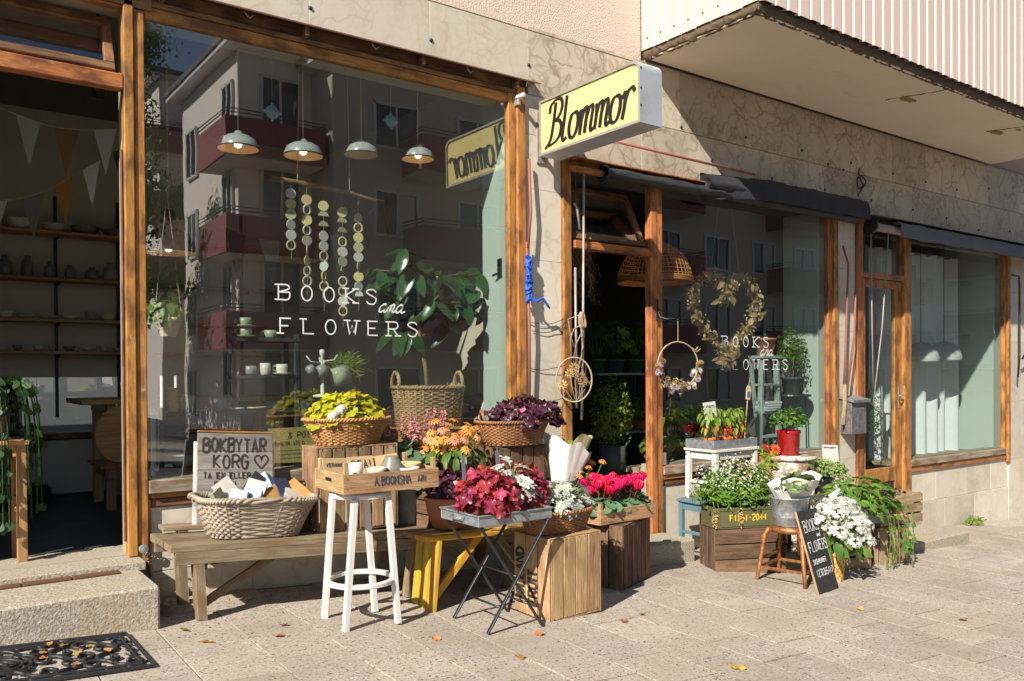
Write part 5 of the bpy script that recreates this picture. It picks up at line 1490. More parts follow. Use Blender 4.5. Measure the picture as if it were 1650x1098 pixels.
# ---- pail with the wrapped bouquet
crate('dark crate under the pail of the white bouquet, mostly covered', (4.05, -.36, gz(4.05, -.36)), .42, .36, .46, m_cratedk, 0, 'up', 3, 3, 4)
bo = thing('pail', 'galvanised pail holding the white wrapped bouquet', 'bucket', (4.11, -.40, gz(4.05, -.36)+.463), group='galvanised pails')
bucket(bo, .125, .10, .27, m_galv)
def bouquet(label, loc, h, r0, r1, tilt, mats, seed, lean=(0, 0), name='bouquet'):
    r = thing(name, label, 'bouquet', loc, group='wrapped bouquets'); q = random.Random(seed)
    for k, (m_, ph, hs) in enumerate(mats):
        v = []; n = 30; rows = 7
        for i in range(rows+1):
            t = i/rows
            for j in range(n+1):
                a = ph+(1.55*PI)*(j/n)
                rr_ = r0+(r1-r0)*t**1.25; w = 1+.09*math.sin(3*a+seed+k)*t+.04*math.sin(11*a+k)*t
                hh_ = h*hs*(1+tilt*math.cos(a-ph-.8)+.07*math.sin(5*a+seed))
                v.append((rr_*w*math.cos(a)*(1+.03*k)+lean[0]*t, rr_*w*math.sin(a)*(1+.03*k)+lean[1]*t, hh_*t))
        fq = [(i*(n+1)+j, i*(n+1)+j+1, (i+1)*(n+1)+j+1, (i+1)*(n+1)+j) for i in range(rows) for j in range(n)]
        MB().add(v, fq).build('wrapping', m_, r, True)
    return r
bq = bouquet('white and olive paper wrapped bouquet in the left pail', (4.12, -.41, gz(4.05, -.36)+.60), .38, .07, .18, .22, ((m_paper, 2.6, 1.), (m_olivepaper, 4.3, 1.02)), 3, (.06, 0))
dome(bq, [leaf_ovate(l_lgrn, .4, .2, .3, 6, seed=4)], 14, (.02, .0, .34), (.12, .12, .14), (.06, .10), 'leaf', l_stem, .5, lo=0, seed=71)
dome(bq, [fl_pom(p_peach, 3)], 5, (.09, -.03, .33), (.07, .07, .06), (.025, .035), 'flower', None, .7, lo=.2, seed=72)
MB().tube([(-.02, 0, .2), (-.12, 0, .45), (-.22, -.02, .54), (-.3, -.03, .55)], [.004, .004, .003, .002], 5).build('bare_twig', m_bark, bq, True)
card(bq, .035, .15, (-.085, -.16, .03), (R(-20), R(-6), 0), '', name='receipt')
# ---- dark crate and red cyclamen
crate('dark upright crate turned corner on beneath the red cyclamen', (4.37, -.68, gz(4.37, -.7)-.01), .485, .60, .46, m_cratedk, R(25), 'end', 4, 4, 6, .012)
cc = crate('shallow pale crate of red cyclamen', (4.34, -.72, gz(4.37, -.7)+.477), .60, .40, .115, m_cratelt, R(3), None, 1, 1, 4, .01, post_up=.045)
cl = [leaf_lobed(l_cyc, 3, .06, .06, 26, .1, seed=80+i, notch=.5) for i in range(3)]
cf = [fl_cyclamen(p_cyc, i) for i in range(4)]
for i, (x, y, lab, n, nl) in enumerate(((4.20, -.78, 'left red cyclamen in the shallow crate', 20, 30), (4.49, -.76, 'right red cyclamen in the shallow crate', 18, 30), (4.32, -.60, 'rear red cyclamen in the shallow crate', 12, 18))):
    cp = thing('cyclamen', lab, 'plant', (x, y, gz(4.37, -.7)+.492), group='cyclamen plants')
    pot(cp, .07, .05, .09, m_terra)
    dome(cp, cl, nl, (0, -.01, .10), (.18, .15, .09), (.04, .06), 'leaf', l_stem, .55, lo=-.3, seed=90+i, droop=.5)
    q = random.Random(i+5); sp = MB()
    for k in range(n):
        a = k*2.4; rr_ = .135*math.sqrt((k+.5)/n); p = Vector((rr_*math.cos(a), rr_*.85*math.sin(a)-.02, .20+q.uniform(-.03, .075)))
        sp.tube([(p.x*.3, p.y*.3, .08), p], .0035, 5)
        put(cp, 'flower', cf[k % 4], p, (q.gauss(0, .25), q.gauss(-.15, .25), 1), (1, q.random(), 0), q.uniform(.055, .075))
    stuff(sp.build('stems', l_stemred, cp))
zp_ = thing('coneflower_plant', 'yellow and peach zinnias standing behind the red cyclamen', 'plant', (4.28, -.50, gz(4.3, -.5)+.488), group='flowering plants of the display')
pot(zp_, .05, .04, .08, m_terra); sp = MB()
for k, (x, z, m_) in enumerate(((.06, .42, 0), (.09, .39, 0), (-.05, .33, 1), (.02, .36, 0), (-.09, .30, 1), (.13, .40, 0))):
    p = Vector((x, -.02*k+.03, z)); sp.tube([(0, 0, .06), p], .0035, 5)
    o = put(zp_, 'flower', fo[m_], p, (0, -.5, 1), (1, 0, 0), .036); ob('flower_eye', eye_me, o)
stuff(sp.build('stems', l_stem, zp_)); spray(zp_, l_grn, 90, (0, 0, .2), (.1, .08, .16), .07, .012)
# ---- chain by the door post
ch = thing('chain', 'steel chain looped from the door post and heaped by the step', 'chain', (1.17, -.06, -1.07))
lk = MB().tube([(.011*math.cos(a), .006*math.sin(a), 0) for a in [2*PI*k/10 for k in range(10)]], .0022, 5, True).mesh('link', m_chain, True)
def chain(pts):
    P = [Vector(p) for p in smooth(pts, 8)]; acc = 0; k = 0
    for a, c in zip(P[:-1], P[1:]):
        acc += (c-a).length
        if acc > .017:
            acc = 0; k += 1
            T = basis((0, 1, .2) if k % 2 else (0, .2, 1), c-a); T.translation = c-Vector(ch.location); ob('link', lk, ch, mw=T)
chain([(1.17, -.06, -1.06), (1.28, -.09, -1.12), (1.45, -.1, -1.1), (1.62, -.12, -1.05)])
chain([(1.17, -.06, -1.06), (1.19, -.10, -1.14), (1.22, -.12, -1.26), (1.3, -.14, -1.31), (1.42, -.16, -1.30)])
chain([(1.17, -.07, -1.06), (1.2, -.1, -1.18), (1.17, -.25, -1.34), (1.2, -.3, -1.35)])
q = random.Random(3)
for k in range(70):
    p = Vector((1.2+q.uniform(-.05, .06), -.34+q.gauss(0, .06), gz(1.2, -.3)+.008+q.random()*.05)); T = basis((q.gauss(0, 1), q.gauss(0, 1), 1), (q.gauss(0, 1), q.gauss(0, 1), 0)); T.translation = p-Vector(ch.location); ob('link', lk, ch, mw=T)
MB().lathe([(.0, -.012), (.026, -.010), (.028, .0)], 14, Matrix.Rotation(-PI/2, 4, 'X')).build('wall_plate', m_galv, ch, loc=(0, .03, .02))
# ---- rubber scraper mat
mt = thing('door_mat', 'black openwork rubber mat before the granite step', 'door mat', (.25, -1.0, gz(.25, -1.0)+.012), rot=(math.atan(.02), SL, R(1)))
mb = MB(); mw_, mh = 1.38, .56
for e in (0, .045): mb.tube([(-mw_/2+e, -mh/2+e, 0), (mw_/2-e, -mh/2+e, 0), (mw_/2-e, mh/2-e, 0), (-mw_/2+e, mh/2-e, 0)], .011, 6, True)
mb.build('border', m_iron, mt)
sc = MB()
for s in (0, 1): sc.tube([((.075-.0062*k)*math.cos(k*.62), (.075-.0062*k)*math.sin(k*.62), 0) for k in range(11)], [.010]*10+[.014], 6, M=Matrix.Translation((.078 if s else -.078, 0, 0)) @ Matrix.Rotation(PI*s, 4, 'Z'))
sc = sc.mesh('scroll', m_iron, True)
sm_ = MB().tube([(.048*math.cos(k*.55)*(1-k*.06), .048*math.sin(k*.55)*(1-k*.06), 0) for k in range(13)], .008, 6).mesh('scroll', m_iron, True)
for i in range(7):
    for j in range(3):
        ob('scroll', sc, mt, loc=(-.54+.18*i, -.16+.16*j, 0), rot=(0, 0, (i+j) % 2*PI/2+rnd.uniform(-.15, .15)))
for i in range(13):
    for s in (-1, 1): ob('scroll', sm_, mt, loc=(-.6+.1*i, s*.235, 0), rot=(0, 0, i*PI/2), scale=.62)
for i in range(7):
    for s in (-1, 1): ob('scroll', sm_, mt, loc=(s*.645, -.2+.07*i, 0), rot=(0, 0, i*PI/2), scale=.6)
for k, rr_ in enumerate((.12, .085, .05)): MB().tube([(rr_*math.cos(a*.3), rr_*math.sin(a*.3), .002) for a in range(21)], .009, 6, True).build('rosette', m_iron, mt, True, loc=(.1, 0, 0))
# ================================================================ right of the flower shop door
# blue stool with the white stool on top
def stool4(name, label, cat, loc, w, d, h, leg, mat, splay=.0, rz=0, top=.025, apron=.07, tie=None, group=None):
    r = thing(name, label, cat, loc, rz, group)
    plank(r, 'top', (0, 0, h-top/2), (w+.03, d+.03, top), mat, .004)
    for sx in (-1, 1):
        for sy in (-1, 1):
            o = plank(r, 'leg', (0, 0, 0), (leg, leg, h-top), mat, .003)
            a = Vector((sx*(w/2-leg/2+splay), sy*(d/2-leg/2+splay), 0)); c = Vector((sx*(w/2-leg/2), sy*(d/2-leg/2), h-top))
            T = basis((0, -1, 0), c-a); T.translation = (a+c)/2; o.matrix_basis = T
    for s in (-1, 1):
        plank(r, 'apron', (0, s*(d/2-leg/2), h-top-apron/2), (w-2*leg, .018, apron), mat); plank(r, 'apron', (s*(w/2-leg/2), 0, h-top-apron/2), (.018, d-2*leg, apron), mat)
        if tie: plank(r, 'stretcher', (s*(w/2-leg/2+splay*.5), 0, tie), (.022, d-2*leg+.02, .03), mat)
    return r
zb = gz(6.05, -.36)
stool4('low_stool', 'low stool with worn blue paint under the white stool', 'stool', (6.02, -.36, zb), .66, .36, .545, .04, m_bluechip, tie=.25)
MB  # white stool stands on it
ws = stool4('low_stool', 'chipped white wooden stool carrying the zinc tray of peppers', 'stool', (6.06, -.37, zb+.546), .58, .34, .46, .045, m_whitechip, .01, tie=.16)
def zinc_tray(label, loc, w, d, h, rz=0, chamf=0):
    r = thing('zinc_tray', label, 'tray', loc, rz, 'zinc trays'); mb = MB(); e = .004
    mb.box((0, 0, e/2), (w, d, e))
    for s in (-1, 1): mb.box((0, s*(d/2-e/2), h/2+e), (w, e, h), .001); mb.box((s*(w/2-e/2), 0, h/2+e), (e, d-2*e, h), .001)
    mb.build('tray', m_galvdk, r); return r
zt2 = zb+.546+.461
zinc_tray('long zinc tray holding the potted chilli peppers', (6.06, -.37, zt2), .60, .33, .075)
lc = [leaf_ovate(l_lgrn, .42, .25, .45, 6, seed=i) for i in range(3)]
chilli = MB().tube([(0, 0, 0), (.004, 0, -.03), (.0, .004, -.06), (.008, 0, -.09)], [.008, .010, .008, .002], 7).mesh('chilli_pod', plain('red_chilli', (.55, .02, .012), .25, bump=0), True)
for i, (x, y) in enumerate(((5.84, -.42), (6.02, -.44), (6.16, -.44), (6.28, -.36))):
    cp = thing('chilli_plant', ['leftmost chilli pepper plant in an orange pot on the zinc tray', 'second chilli pepper plant from the left on the zinc tray', 'third chilli pepper plant from the left on the zinc tray', 'rightmost chilli pepper plant on the zinc tray'][i], 'plant', (x, y, zt2+.005), group='chilli plants')
    MB().lathe([(.05, 0), (.058, .0), (.062, .018), (.055, .018), (.05, .006), (0, .006)], 20).build('saucer', plain('orange_plastic', (.62, .13, .03), .5, bump=0), cp, True)
    pot(cp, .055, .042, .085, plain('orange_pot_plastic', (.60, .14, .04), .5, bump=0), z=.007)
    q = random.Random(i); sp = MB(); sp.tube([(0, 0, .08), (.005, 0, .2), (0, 0, .30)], .005, 6)
    h = .34 if i else .38
    for k in range(46):
        a = q.uniform(0, 6.3); t = q.uniform(.3, 1); rr_ = q.uniform(.02, .105)*(1.2-t*.5)
        p = Vector((rr_*math.cos(a), rr_*math.sin(a), .08+h*t*.8)); put(cp, 'leaf', lc[k % 3], p, (math.cos(a)*.6, math.sin(a)*.6, .8), (math.cos(a), math.sin(a), -.9), q.uniform(.05, .085))
        sp.tube([(0, 0, p.z-.02), p], .002, 4)
    for k in range(6):
        a = q.uniform(0, 6.3); ob('chilli_pod', chilli, cp, loc=(.06*math.cos(a), .06*math.sin(a)-.02, q.uniform(.16, .24)), rot=(q.uniform(-.2, .2), q.uniform(-.2, .2), a))
    stuff(sp.build('stems', l_stem, cp))
cd = thing('price_card', 'white price card standing among the chilli plants', 'card', (6.0, -.30, zt2+.24), rot=(R(-5), R(-4), 0)); card(cd, .17, .17, (0, 0, 0), (0, 0, 0), '', name='paper')
t = Text(); t.scribble(-.06, .12, .12, .025, .004); t.build('writing', m_ink, cd, loc=(0, -.003, 0)); MB().tube([(0, .004, .02), (0, .004, -.22)], .003, 5).build('stick', m_bark, cd)
st_ = thing('flower_tag_stick', 'tall stick with a painted tag rising from the chilli tray', 'tag', (6.28, -.45, zt2+.02), rot=(0, R(7), 0))
MB().tube([(0, 0, 0), (0, 0, .42)], .005, 6).build('stick', m_rope, st_); MB().prism([(-.03, 0), (.03, 0), (.034, .10), (.02, .13), (-.02, .13), (-.034, .10)], .004, Matrix.Translation((0, -.006, .41))).build('tag', plain('painted_tag', (.62, .50, .33), .6, scale=40, var=.5), st_)
MB().box((0, -.009, .46), (.035, .002, .05)).build('tag_print', plain('tag_print_blue', (.1, .12, .25), .6), st_); MB().tube([(0, -.002, .54), (.008, -.002, .60), (-.004, -.002, .62)], .003, 5).build('tie', m_rope, st_)
# small zinc tray and coral dahlias
crate('dark upright crate carrying the dahlias, mostly covered', (6.50, -.30, gz(6.5, -.3)), .62, .40, .28, m_cratedk, R(4), 'end')
zinc_tray('short zinc tray behind the coral dahlias', (6.50, -.26, gz(6.5, -.3)+.622+.0), .36, .24, .06)
dp2 = thing('dahlia_plant', 'coral orange dahlias left of the red pot', 'plant', (6.55, -.44, gz(6.5, -.3)+.625), group='flowering plants of the display')
pot(dp2, .08, .06, .13, m_terra)
spray(dp2, l_lgrn, 380, (0, 0, .2), (.22, .16, .16), .09, .016, 'foliage', 4)
fd = [fl_pom(p_dal, 1), fl_pom(p_dal, 2, n=11)]
sp = MB(); q = random.Random(7)
for k, (x, z) in enumerate(((-.14, .29), (-.03, .38), (.02, .31), (.09, .36), (.12, .28), (-.02, .24), (.03, .22))):
    p = Vector((x, -.05-.01*k, z)); sp.tube([(0, 0, .1), p], .003, 5); put(dp2, 'flower', fd[k % 2], p, (q.gauss(0, .3), -.8, .6), (1, 0, 0), q.uniform(.05, .07))
stuff(sp.build('stems', l_stem, dp2))
# round pedestal with the red pot
zs = gz(6.78, -.56)
pd = thing('pedestal_stool', 'round chipped white pedestal stool under the red pot', 'stool', (6.78, -.56, zs))
MB().lathe([(.0, .915), (.25, .915), (.262, .922), (.268, .935), (.262, .95), (.0, .953)], 36).build('top', m_whiteworn, pd, True)
MB().lathe([(.235, .74), (.24, .75), (.24, .90), (.235, .915)], 32, close=True).build('apron_ring', m_whiteworn, pd)
for k in range(6):
    a = PI/3*k+.3; plank(pd, 'leg', (.21*math.cos(a), .21*math.sin(a), .37), (.06, .05, .74), m_whiteworn, .004, rot=(0, 0, a))
star = MB(); star.prism([((.05 if i % 2 == 0 else .022)*math.cos(PI/5*i+.3), (.05 if i % 2 == 0 else .022)*math.sin(PI/5*i+.3)) for i in range(10)], .004)
star.build('star_cutout_shade', m_black, pd, loc=(-.02, -.246, .83), rot=(0, 0, R(6)))  # solid black star painted as the shade inside a cutout
rp = thing('potted_plant', 'small leafed plant in a glossy red pot on the pedestal', 'plant', (6.80, -.56, zs+.954), group='potted plants')
MB().lathe([(.085, 0), (.095, .004), (.106, .2), (.112, .205), (.112, .235), (.104, .235), (.10, .2), (0, .2)], 32).build('pot', NT('glossy_red_glaze').p(Base_Color=(.36, .008, .01), Roughness=.12).m, rp, True)
spray(rp, l_grn, 420, (.02, 0, .30), (.22, .16, .16), .037, .013, 'foliage', 8, .3)
spray(rp, l_lgrn, 160, (.02, 0, .32), (.20, .15, .12), .03, .012, 'foliage', 9, .3)
# crate with the ammunition box
cr = crate('brown slatted crate under the olive box at the centre of the display', (5.82, -.79, gz(5.82, -.79)-.015), .64, .33, .385, m_cratedk, R(-26), 'up', 3, 4, 4, .010, True, postm=m_cratelt)
oz = gz(5.82, -.79)+.372
ab = thing('ammunition_box', 'olive painted box with yellow numbers used as planter', 'box', (5.80, -.80, oz), R(-23))
mb = MB(); bw, bd_, bh = .62, .27, .175
for s in (-1, 1): mb.box((0, s*(bd_/2-.006), bh/2), (bw, .012, bh), .002); mb.box((s*(bw/2-.006), 0, bh/2), (.012, bd_-.024, bh), .002)
mb.box((0, 0, .007), (bw-.03, bd_-.03, .012)); mb.build('box', m_olive, ab)
for s in (-1, 1): MB().box((s*(bw/2-.02), -bd_/2-.003, bh/2), (.03, .006, bh-.02), .002).build('corner_strap', m_olive, ab)
for z in (.02, .155): MB().tube([(-bw/2+.04+.045*k, -bd_/2-.004, z) for k in range(13)], .003, 5).build('stud_row', m_olive, ab)
t = Text(); t.write('F1251-2044', -.20, .065, .05, .009, .48, .2); t.build('stencil_lettering', plain('yellow_stencil', (.70, .48, .03), .7, bump=0), ab, loc=(.02, -bd_/2-.004, 0))
MB().box((0, 0, .13), (bw-.04, bd_-.04, .02)).build('soil', m_soil, ab)
hp = thing('flowering_shrub', 'bushy green plant with tiny white blossom filling the olive box', 'plant', (5.80, -.78, oz+.14), R(-23), 'flowering plants of the display')
spray(hp, l_lgrn, 1300, (-.02, 0, .11), (.40, .22, .29), .07, .010, 'foliage', 11, .6)
spray(hp, l_grn, 900, (.0, 0, .08), (.34, .19, .20), .075, .011, 'foliage', 12, .6)
spray(hp, p_wht, 800, (-.06, 0, .17), (.42, .23, .31), .020, .010, 'white_blossom', 13, .6, lo=.1)
spray(hp, p_dry, 420, (.12, .03, .20), (.36, .22, .30), .022, .009, 'faded_blossom', 14, .6, lo=.1)
sp = MB(); q = random.Random(2)
for k in range(40):
    a = q.uniform(0, 6.3); p = Vector((.33*math.cos(a)*q.random()**.5, .18*math.sin(a), q.uniform(.15, .36))); sp.tube([(p.x*.5, p.y*.5, 0), p], .002, 4)
for x in (-.30, -.26, -.06):
    sp.tube([(x, -.1, .1), (x-.02, -.16, .04), (x-.03, -.165, -.1)], .003, 4)
stuff(sp.build('stems', l_stem, hp))
for x in (-.32, -.085): spray(hp, p_dry, 60, (x, -.165, -.04), (.015, .012, .10), .02, .008, 'hanging_catkin', int(x*100)+60, -.5, lo=-1)
cd = thing('price_card', 'white price card leaning in the olive box', 'card', (6.0, -.96, oz+.12), rot=(R(-12), R(20), R(-14))); card(cd, .15, .2, (0, 0, 0), (0, 0, 0), '', name='paper')
t = Text(); t.scribble(-.06, .165, .12, .02, .005); t.build('writing', m_ink, cd, loc=(0, -.003, 0))
# rusty stool, pail, bouquet
rz_ = gz(5.80, -1.3)
rs = thing('metal_stool', 'low copper coloured rusty metal stool with a pail on it', 'stool', (5.80, -1.29, rz_), R(12))
mb = MB(); mb.lathe([(.0, .452), (.13, .452), (.15, .448), (.162, .44), (.165, .43), (.165, .405), (.158, .405), (.155, .43), (0, .435)], 4*9, sx=1, sy=1)
mb.build('seat', m_rust, rs, True)
for sx, sy in ((-1, -1), (-1, 1), (1, -1), (1, 1)):
    MB().tube([(sx*.10, sy*.10, .425), (sx*.135, sy*.135, .42), (sx*.152, sy*.152, .38), (sx*.195, sy*.195, .05), (sx*.2, sy*.2, .0)], [.022, .024, .023, .017, .015], 8).build('leg', m_rust, rs, True)
for z, k in ((.12, .186), (.19, .177)):
    for i, (a, c) in enumerate((((-k, -k), (k, -k)), ((k, -k), (k, k)), ((k, k), (-k, k)), ((-k, k), (-k, -k)))):
        if z > .15 and i % 2: continue
        MB().bar((*a, z), (*c, z), .008, .024).build('rail', m_rust, rs)
pl = thing('pail', 'galvanised pail on the rusty stool', 'bucket', (5.78, -1.29, rz_+.453), group='galvanised pails')
bucket(pl, .155, .115, .235, m_galv)
bq = bouquet('white paper bouquet with ornamental cabbage in the right pail', (5.80, -1.29, rz_+.60), .20, .10, .20, .3, ((m_paper, 3.2, .95), (m_paper, 5.3, 1.)), 8, (.05, .0))
ck = [leaf_lobed(leafmat('cabbage_leaf', (.10, .17, .07), (.22, .30, .12), .5, .25), 5, .08, .16, 30, .45, seed=i) for i in range(2)]
dome(bq, ck, 18, (-.03, -.08, .17), (.10, .08, .09), (.05, .085), 'leaf', None, .3, lo=-.1, seed=5)
dome(bq, [leaf_lobed(l_yel, 5, .1, .2, 26, .5, seed=8)], 6, (-.06, -.13, .20), (.04, .03, .04), (.03, .04), 'leaf', None, .3, lo=.1, seed=6)
dome(bq, [fl_pom(p_org, 5), fl_pom(p_wht, 6)], 8, (-.02, .02, .22), (.17, .10, .05), (.035, .05), 'flower', None, .6, lo=.1, seed=7)
# chalkboard
cb = thing('chalkboard', 'narrow chalkboard lettered BOOKS and FLOWERS leaning on the rusty stool', 'sign', (5.76, -1.655, gz(5.76, -1.65)-.003), rot=(R(-17), R(2), R(12)))
cw_, chh = .39, .64
MB().box((0, 0, chh/2), (cw_, .014, chh), .002).build('panel', m_chalk, cb)
for s in (-1, 1): plank(cb, 'edge', (s*(cw_/2+.003), 0, chh/2), (.005, .015, chh), m_cratelt, .001)
plank(cb, 'edge', (0, 0, -.003), (cw_, .015, .005), m_cratelt, .001)
for s, (txt, x, z, h, w) in enumerate((('BOOKS', -.145, .475, .085, .008), ('FLOWERS', -.15, .32, .075, .008), ('SWISHNUMMER', -.145, .225, .036, .006), ('1230365417', -.14, .13, .05, .0065))):
    t = Text(); t.write(txt, x, z, h, w, .5, .18 if h > .05 else .14, .1 if h > .06 else 0, jit=.03); t.build('chalk_lettering', m_chalkw, cb, loc=(0, -.0085, 0))
t = Text(); t.curl(AND, .05, .425, .036, .007, .3); t.build('chalk_lettering', m_chalkw, cb, loc=(0, -.0085, 0))
# hydrangea in a chip basket
hz = gz(6.20, -1.36)
hy = thing('hydrangea', 'white hydrangea in a woven yellow chip basket', 'plant', (6.20, -1.36, hz), group='flowering plants of the display')
ch_m = wood('pale_wood_chip', (.55, .30, .08), (.74, .46, .16), .5, lo=.85, hi=1.15, crack=.15)
for row in range(6):
    for k in range(14):
        a = 2*PI*(k+.5*(row % 2))/14; z = .02+.04*row; rr_ = .115+.03*z/.25
        o = MB().box((0, 0, 0), (.068, .004, .048), .0015)
        ob('chip_strip', _pl.setdefault(('chip',), o.mesh('chip_strip', ch_m)), hy, mw=Matrix.Translation((rr_*math.cos(a), rr_*math.sin(a), z+.005)) @ Matrix.Rotation(a+PI/2, 4, 'Z') @ Matrix.Rotation(R(38), 4, 'Y') @ Matrix.Rotation(R(-6), 4, 'X'))
MB().lathe([(.10, 0), (.108, .0), (.138, .25), (.142, .25), (.142, .262), (.13, .262), (.125, .22), (0, .22)], 24).build('basket_lining', plain('straw_lining', (.50, .30, .09), .6), hy, True)
dome(hy, [leaf_ovate(l_grn, .55, .2, .35, 7, seed=i) for i in range(3)], 60, (.04, -.02, .36), (.30, .24, .18), (.10, .16), 'leaf', l_stem, .45, base=(0, 0, .24), lo=-.55, seed=21, droop=.6)
hc_ = [fl_cluster(p_wht, i, 64) for i in range(3)]
q = random.Random(3); sp = MB()
for k, (x, y, z, s) in enumerate(((-.22, -.08, .52, .11), (-.04, -.10, .58, .125), (.16, -.04, .58, .13), (.36, .02, .56, .12), (-.10, -.18, .44, .105), (.12, -.20, .46, .11), (.30, -.16, .44, .10), (.02, -.24, .35, .085), (.22, -.24, .34, .085), (.05, .08, .60, .12), (-.28, .02, .46, .09), (.46, -.02, .47, .09))):
    x -= .06; put(hy, 'flower_head', hc_[k % 3], (x, y, z), (x*.8, y*1.2-.15, .9), (1, 0, 0), s); sp.tube([(0, 0, .24), (x*.6, y*.6, z*.75), (x, y, z)], .004, 5)
stuff(sp.build('stems', l_stem, hy))
# crates at the right end
crate('slatted crate with wide gaps behind the hydrangea', (6.80, -1.06, gz(6.8, -1.06)-.01), .46, .36, .375, m_crategrey, R(-14), 'up', 3, 3, 4, .022)
crate('upright pale crate at the right end of the display', (7.50, -1.08, gz(7.5, -1.08)-.01), .36, .40, .30, m_crategrey, R(-12), 'end', 2, 3, 3, .02)
tc = crate('slatted crate lying on the upright pale crate', (7.64, -1.04, gz(7.5, -1.08)+.353), .60, .38, .29, m_crategrey, R(-8), None, 3, 3, 4, .018)
spray(tc, l_pur, 90, (0, 0, .27), (.24, .14, .05), .05, .018, 'dark_seedlings', 3, .5, lo=0)
zp = zinc_tray('zinc planter box of ivy on the slatted crate', (7.02, -1.10, gz(6.8, -1.06)+.368), .42, .22, .17, R(-12))
iv = thing('ivy_plant', 'trailing green ivy spilling from the zinc planter', 'plant', (6.96, -1.10, gz(6.8, -1.06)+.40), group='trailing plants')
lv = [leaf_ivy(l_ivy, i) for i in range(4)]
dome(iv, lv, 190, (.02, -.06, .18), (.46, .30, .24), (.06, .10), 'leaf', l_stem, .45, base=(0, 0, .1), lo=-.35, seed=31, droop=.9, fill=.4)
q = random.Random(5); vi = MB()
for k in range(9):
    x = .16+.05*k+q.uniform(-.04, .04); y = -.16-.03*q.random(); L = q.uniform(.15, .42)
    P = [Vector((x*.5, -.05, .15)), Vector((x, y-.06, .12)), Vector((x+.03, y-.10, .0-L*.3)), Vector((x+q.uniform(-.04, .05), y-.10, -L))]
    P = [Vector(p) for p in smooth([tuple(p) for p in P], 5)]; vi.tube(P, .003, 4)
    for j in range(3, len(P), 2): put(iv, 'leaf', lv[j % 4], P[j], (q.gauss(0, .3), -1, .3), (q.gauss(0, .6), 0, -1), q.uniform(.035, .06))
stuff(vi.build('vines', l_stem, iv))
# lime plant behind, its card and crate
crate('dark upright crate under the lime green plant, mostly covered', (7.20, -.62, gz(7.2, -.62)), .58, .40, .30, m_cratedk, R(-5), 'end')
sd_ = thing('sedum_plant', 'lime green budded plant behind the hydrangea', 'plant', (7.20, -.62, gz(7.2, -.62)+.583), group='leafy plants in baskets and pots')
pot(sd_, .13, .10, .16, m_galvdk)
spray(sd_, l_grn, 360, (0, -.02, .2), (.33, .2, .14), .06, .018, 'foliage', 41)
sc_ = [fl_cluster(p_lime, 70+i, 60, s=.09, flat=.45) for i in range(2)]
for k in range(18):
    a = k*2.4; rr_ = .33*math.sqrt((k+.5)/18); o = put(sd_, 'flower_head', sc_[k % 2], (rr_*math.cos(a)-.08, rr_*.6*math.sin(a)-.06, .31-.10*(rr_/.33)**2+rnd.uniform(-.02, .02)), (math.cos(a)*.3, math.sin(a)*.3-.2, 1), (1, 0, 0), rnd.uniform(.075, .105)); stuff(o)
cd = thing('price_card', 'large white price card above the lime green plant', 'card', (7.28, -.70, gz(7.2, -.62)+.86), rot=(R(-8), R(4), R(-4))); card(cd, .24, .2, (0, 0, 0), (0, 0, 0), '', name='paper')
MB().tube([(0, .004, .02), (0, .004, -.25)], .003, 5).build('stick', m_bark, cd)
t = Text(); t.scribble(-.10, .165, .19, .016, .004); t.build('writing', m_ink, cd, loc=(0, -.003, 0))
cd = thing('price_card', 'crumpled white card lying between hydrangea and ivy', 'card', (6.62, -1.22, gz(6.8, -1.06)+.60), rot=(R(-20), R(-24), R(-10))); card(cd, .14, .12, (0, 0, 0), (0, 0, 0), '', name='paper')
crate('dark crate under the pale wicker basket, mostly covered', (7.15, -.2, gz(7.15, -.2)), .5, .3, .70, m_cratedk, 0, 'up')
wbk = thing('wicker_basket', 'pale washed wicker basket by the foot of the right window', 'basket', (7.15, -.20, gz(7.15, -.2)+.702), 0, 'wicker baskets')
basket(wbk, .22, .13, .15, .15, m_wick3, 11, 20, 3.5, .010, .0072)
# ---- hoop wreaths by the door
hw = thing('dried_flower_hoop', 'small wire hoop with dried flowers hanging by the doorway', 'wreath', (4.50, -.125, -.06), rot=(0, 0, R(-32)))
MB().tube([(.15*math.cos(a*.2094), 0, .185*math.sin(a*.2094)) for a in range(30)], .0065, 6, True).build('hoop', m_rope, hw, True)
th = MB(); q = random.Random(1)
for k in range(9):
    a, c = q.uniform(0, 6.3), q.uniform(0, 6.3); th.tube([(.15*math.cos(a), 0, .185*math.sin(a)), (.15*math.cos(c), 0, .185*math.sin(c))], .0012, 3)
stuff(th.build('threads', m_rope, hw)); sp = MB()
for k, (x, z, m_) in enumerate(((-.04, .05, p_dry), (.0, .10, p_dry), (.07, -.02, p_drydk), (-.10, -.04, p_dry), (.05, .02, p_drydk))):
    put(hw, 'dried_bloom', fl_pom(m_, k), (x, -.02, z), (0, -1, .2), (1, 0, 0), .045); sp.tube([(x, -.01, z), (x*.4+.02, -.005, -.16)], .002, 4)
stuff(sp.build('stalks', m_rope, hw))
MB().tube([(0, 0, .185), (.02, -.01, .30), (.07, -.01, .40), (.05, -.01, .45), (-.0, -.01, .42), (-.03, -.01, .34), (-.02, 0, .185)], .005, 5).build('hanging_loop', m_rope, hw, True)
MB().tube([(0, 0, .27), (-.03, -.01, .38), (-.05, -.01, .5), (.06, -.02, .54), (.1, -.02, .5)], .004, 5).build('bow', m_rope, hw, True)
fw = thing('flower_hoop', 'rope hoop wreath of lilac and cream flowers hanging on an iron hook', 'wreath', (5.66, -.21, .06), rot=(0, 0, R(-4)))
MB().tube([(.245*math.cos(a*.1571), 0, .21*math.sin(a*.1571)) for a in range(40)], .007, 6, True).build('hoop', m_rope, fw, True)
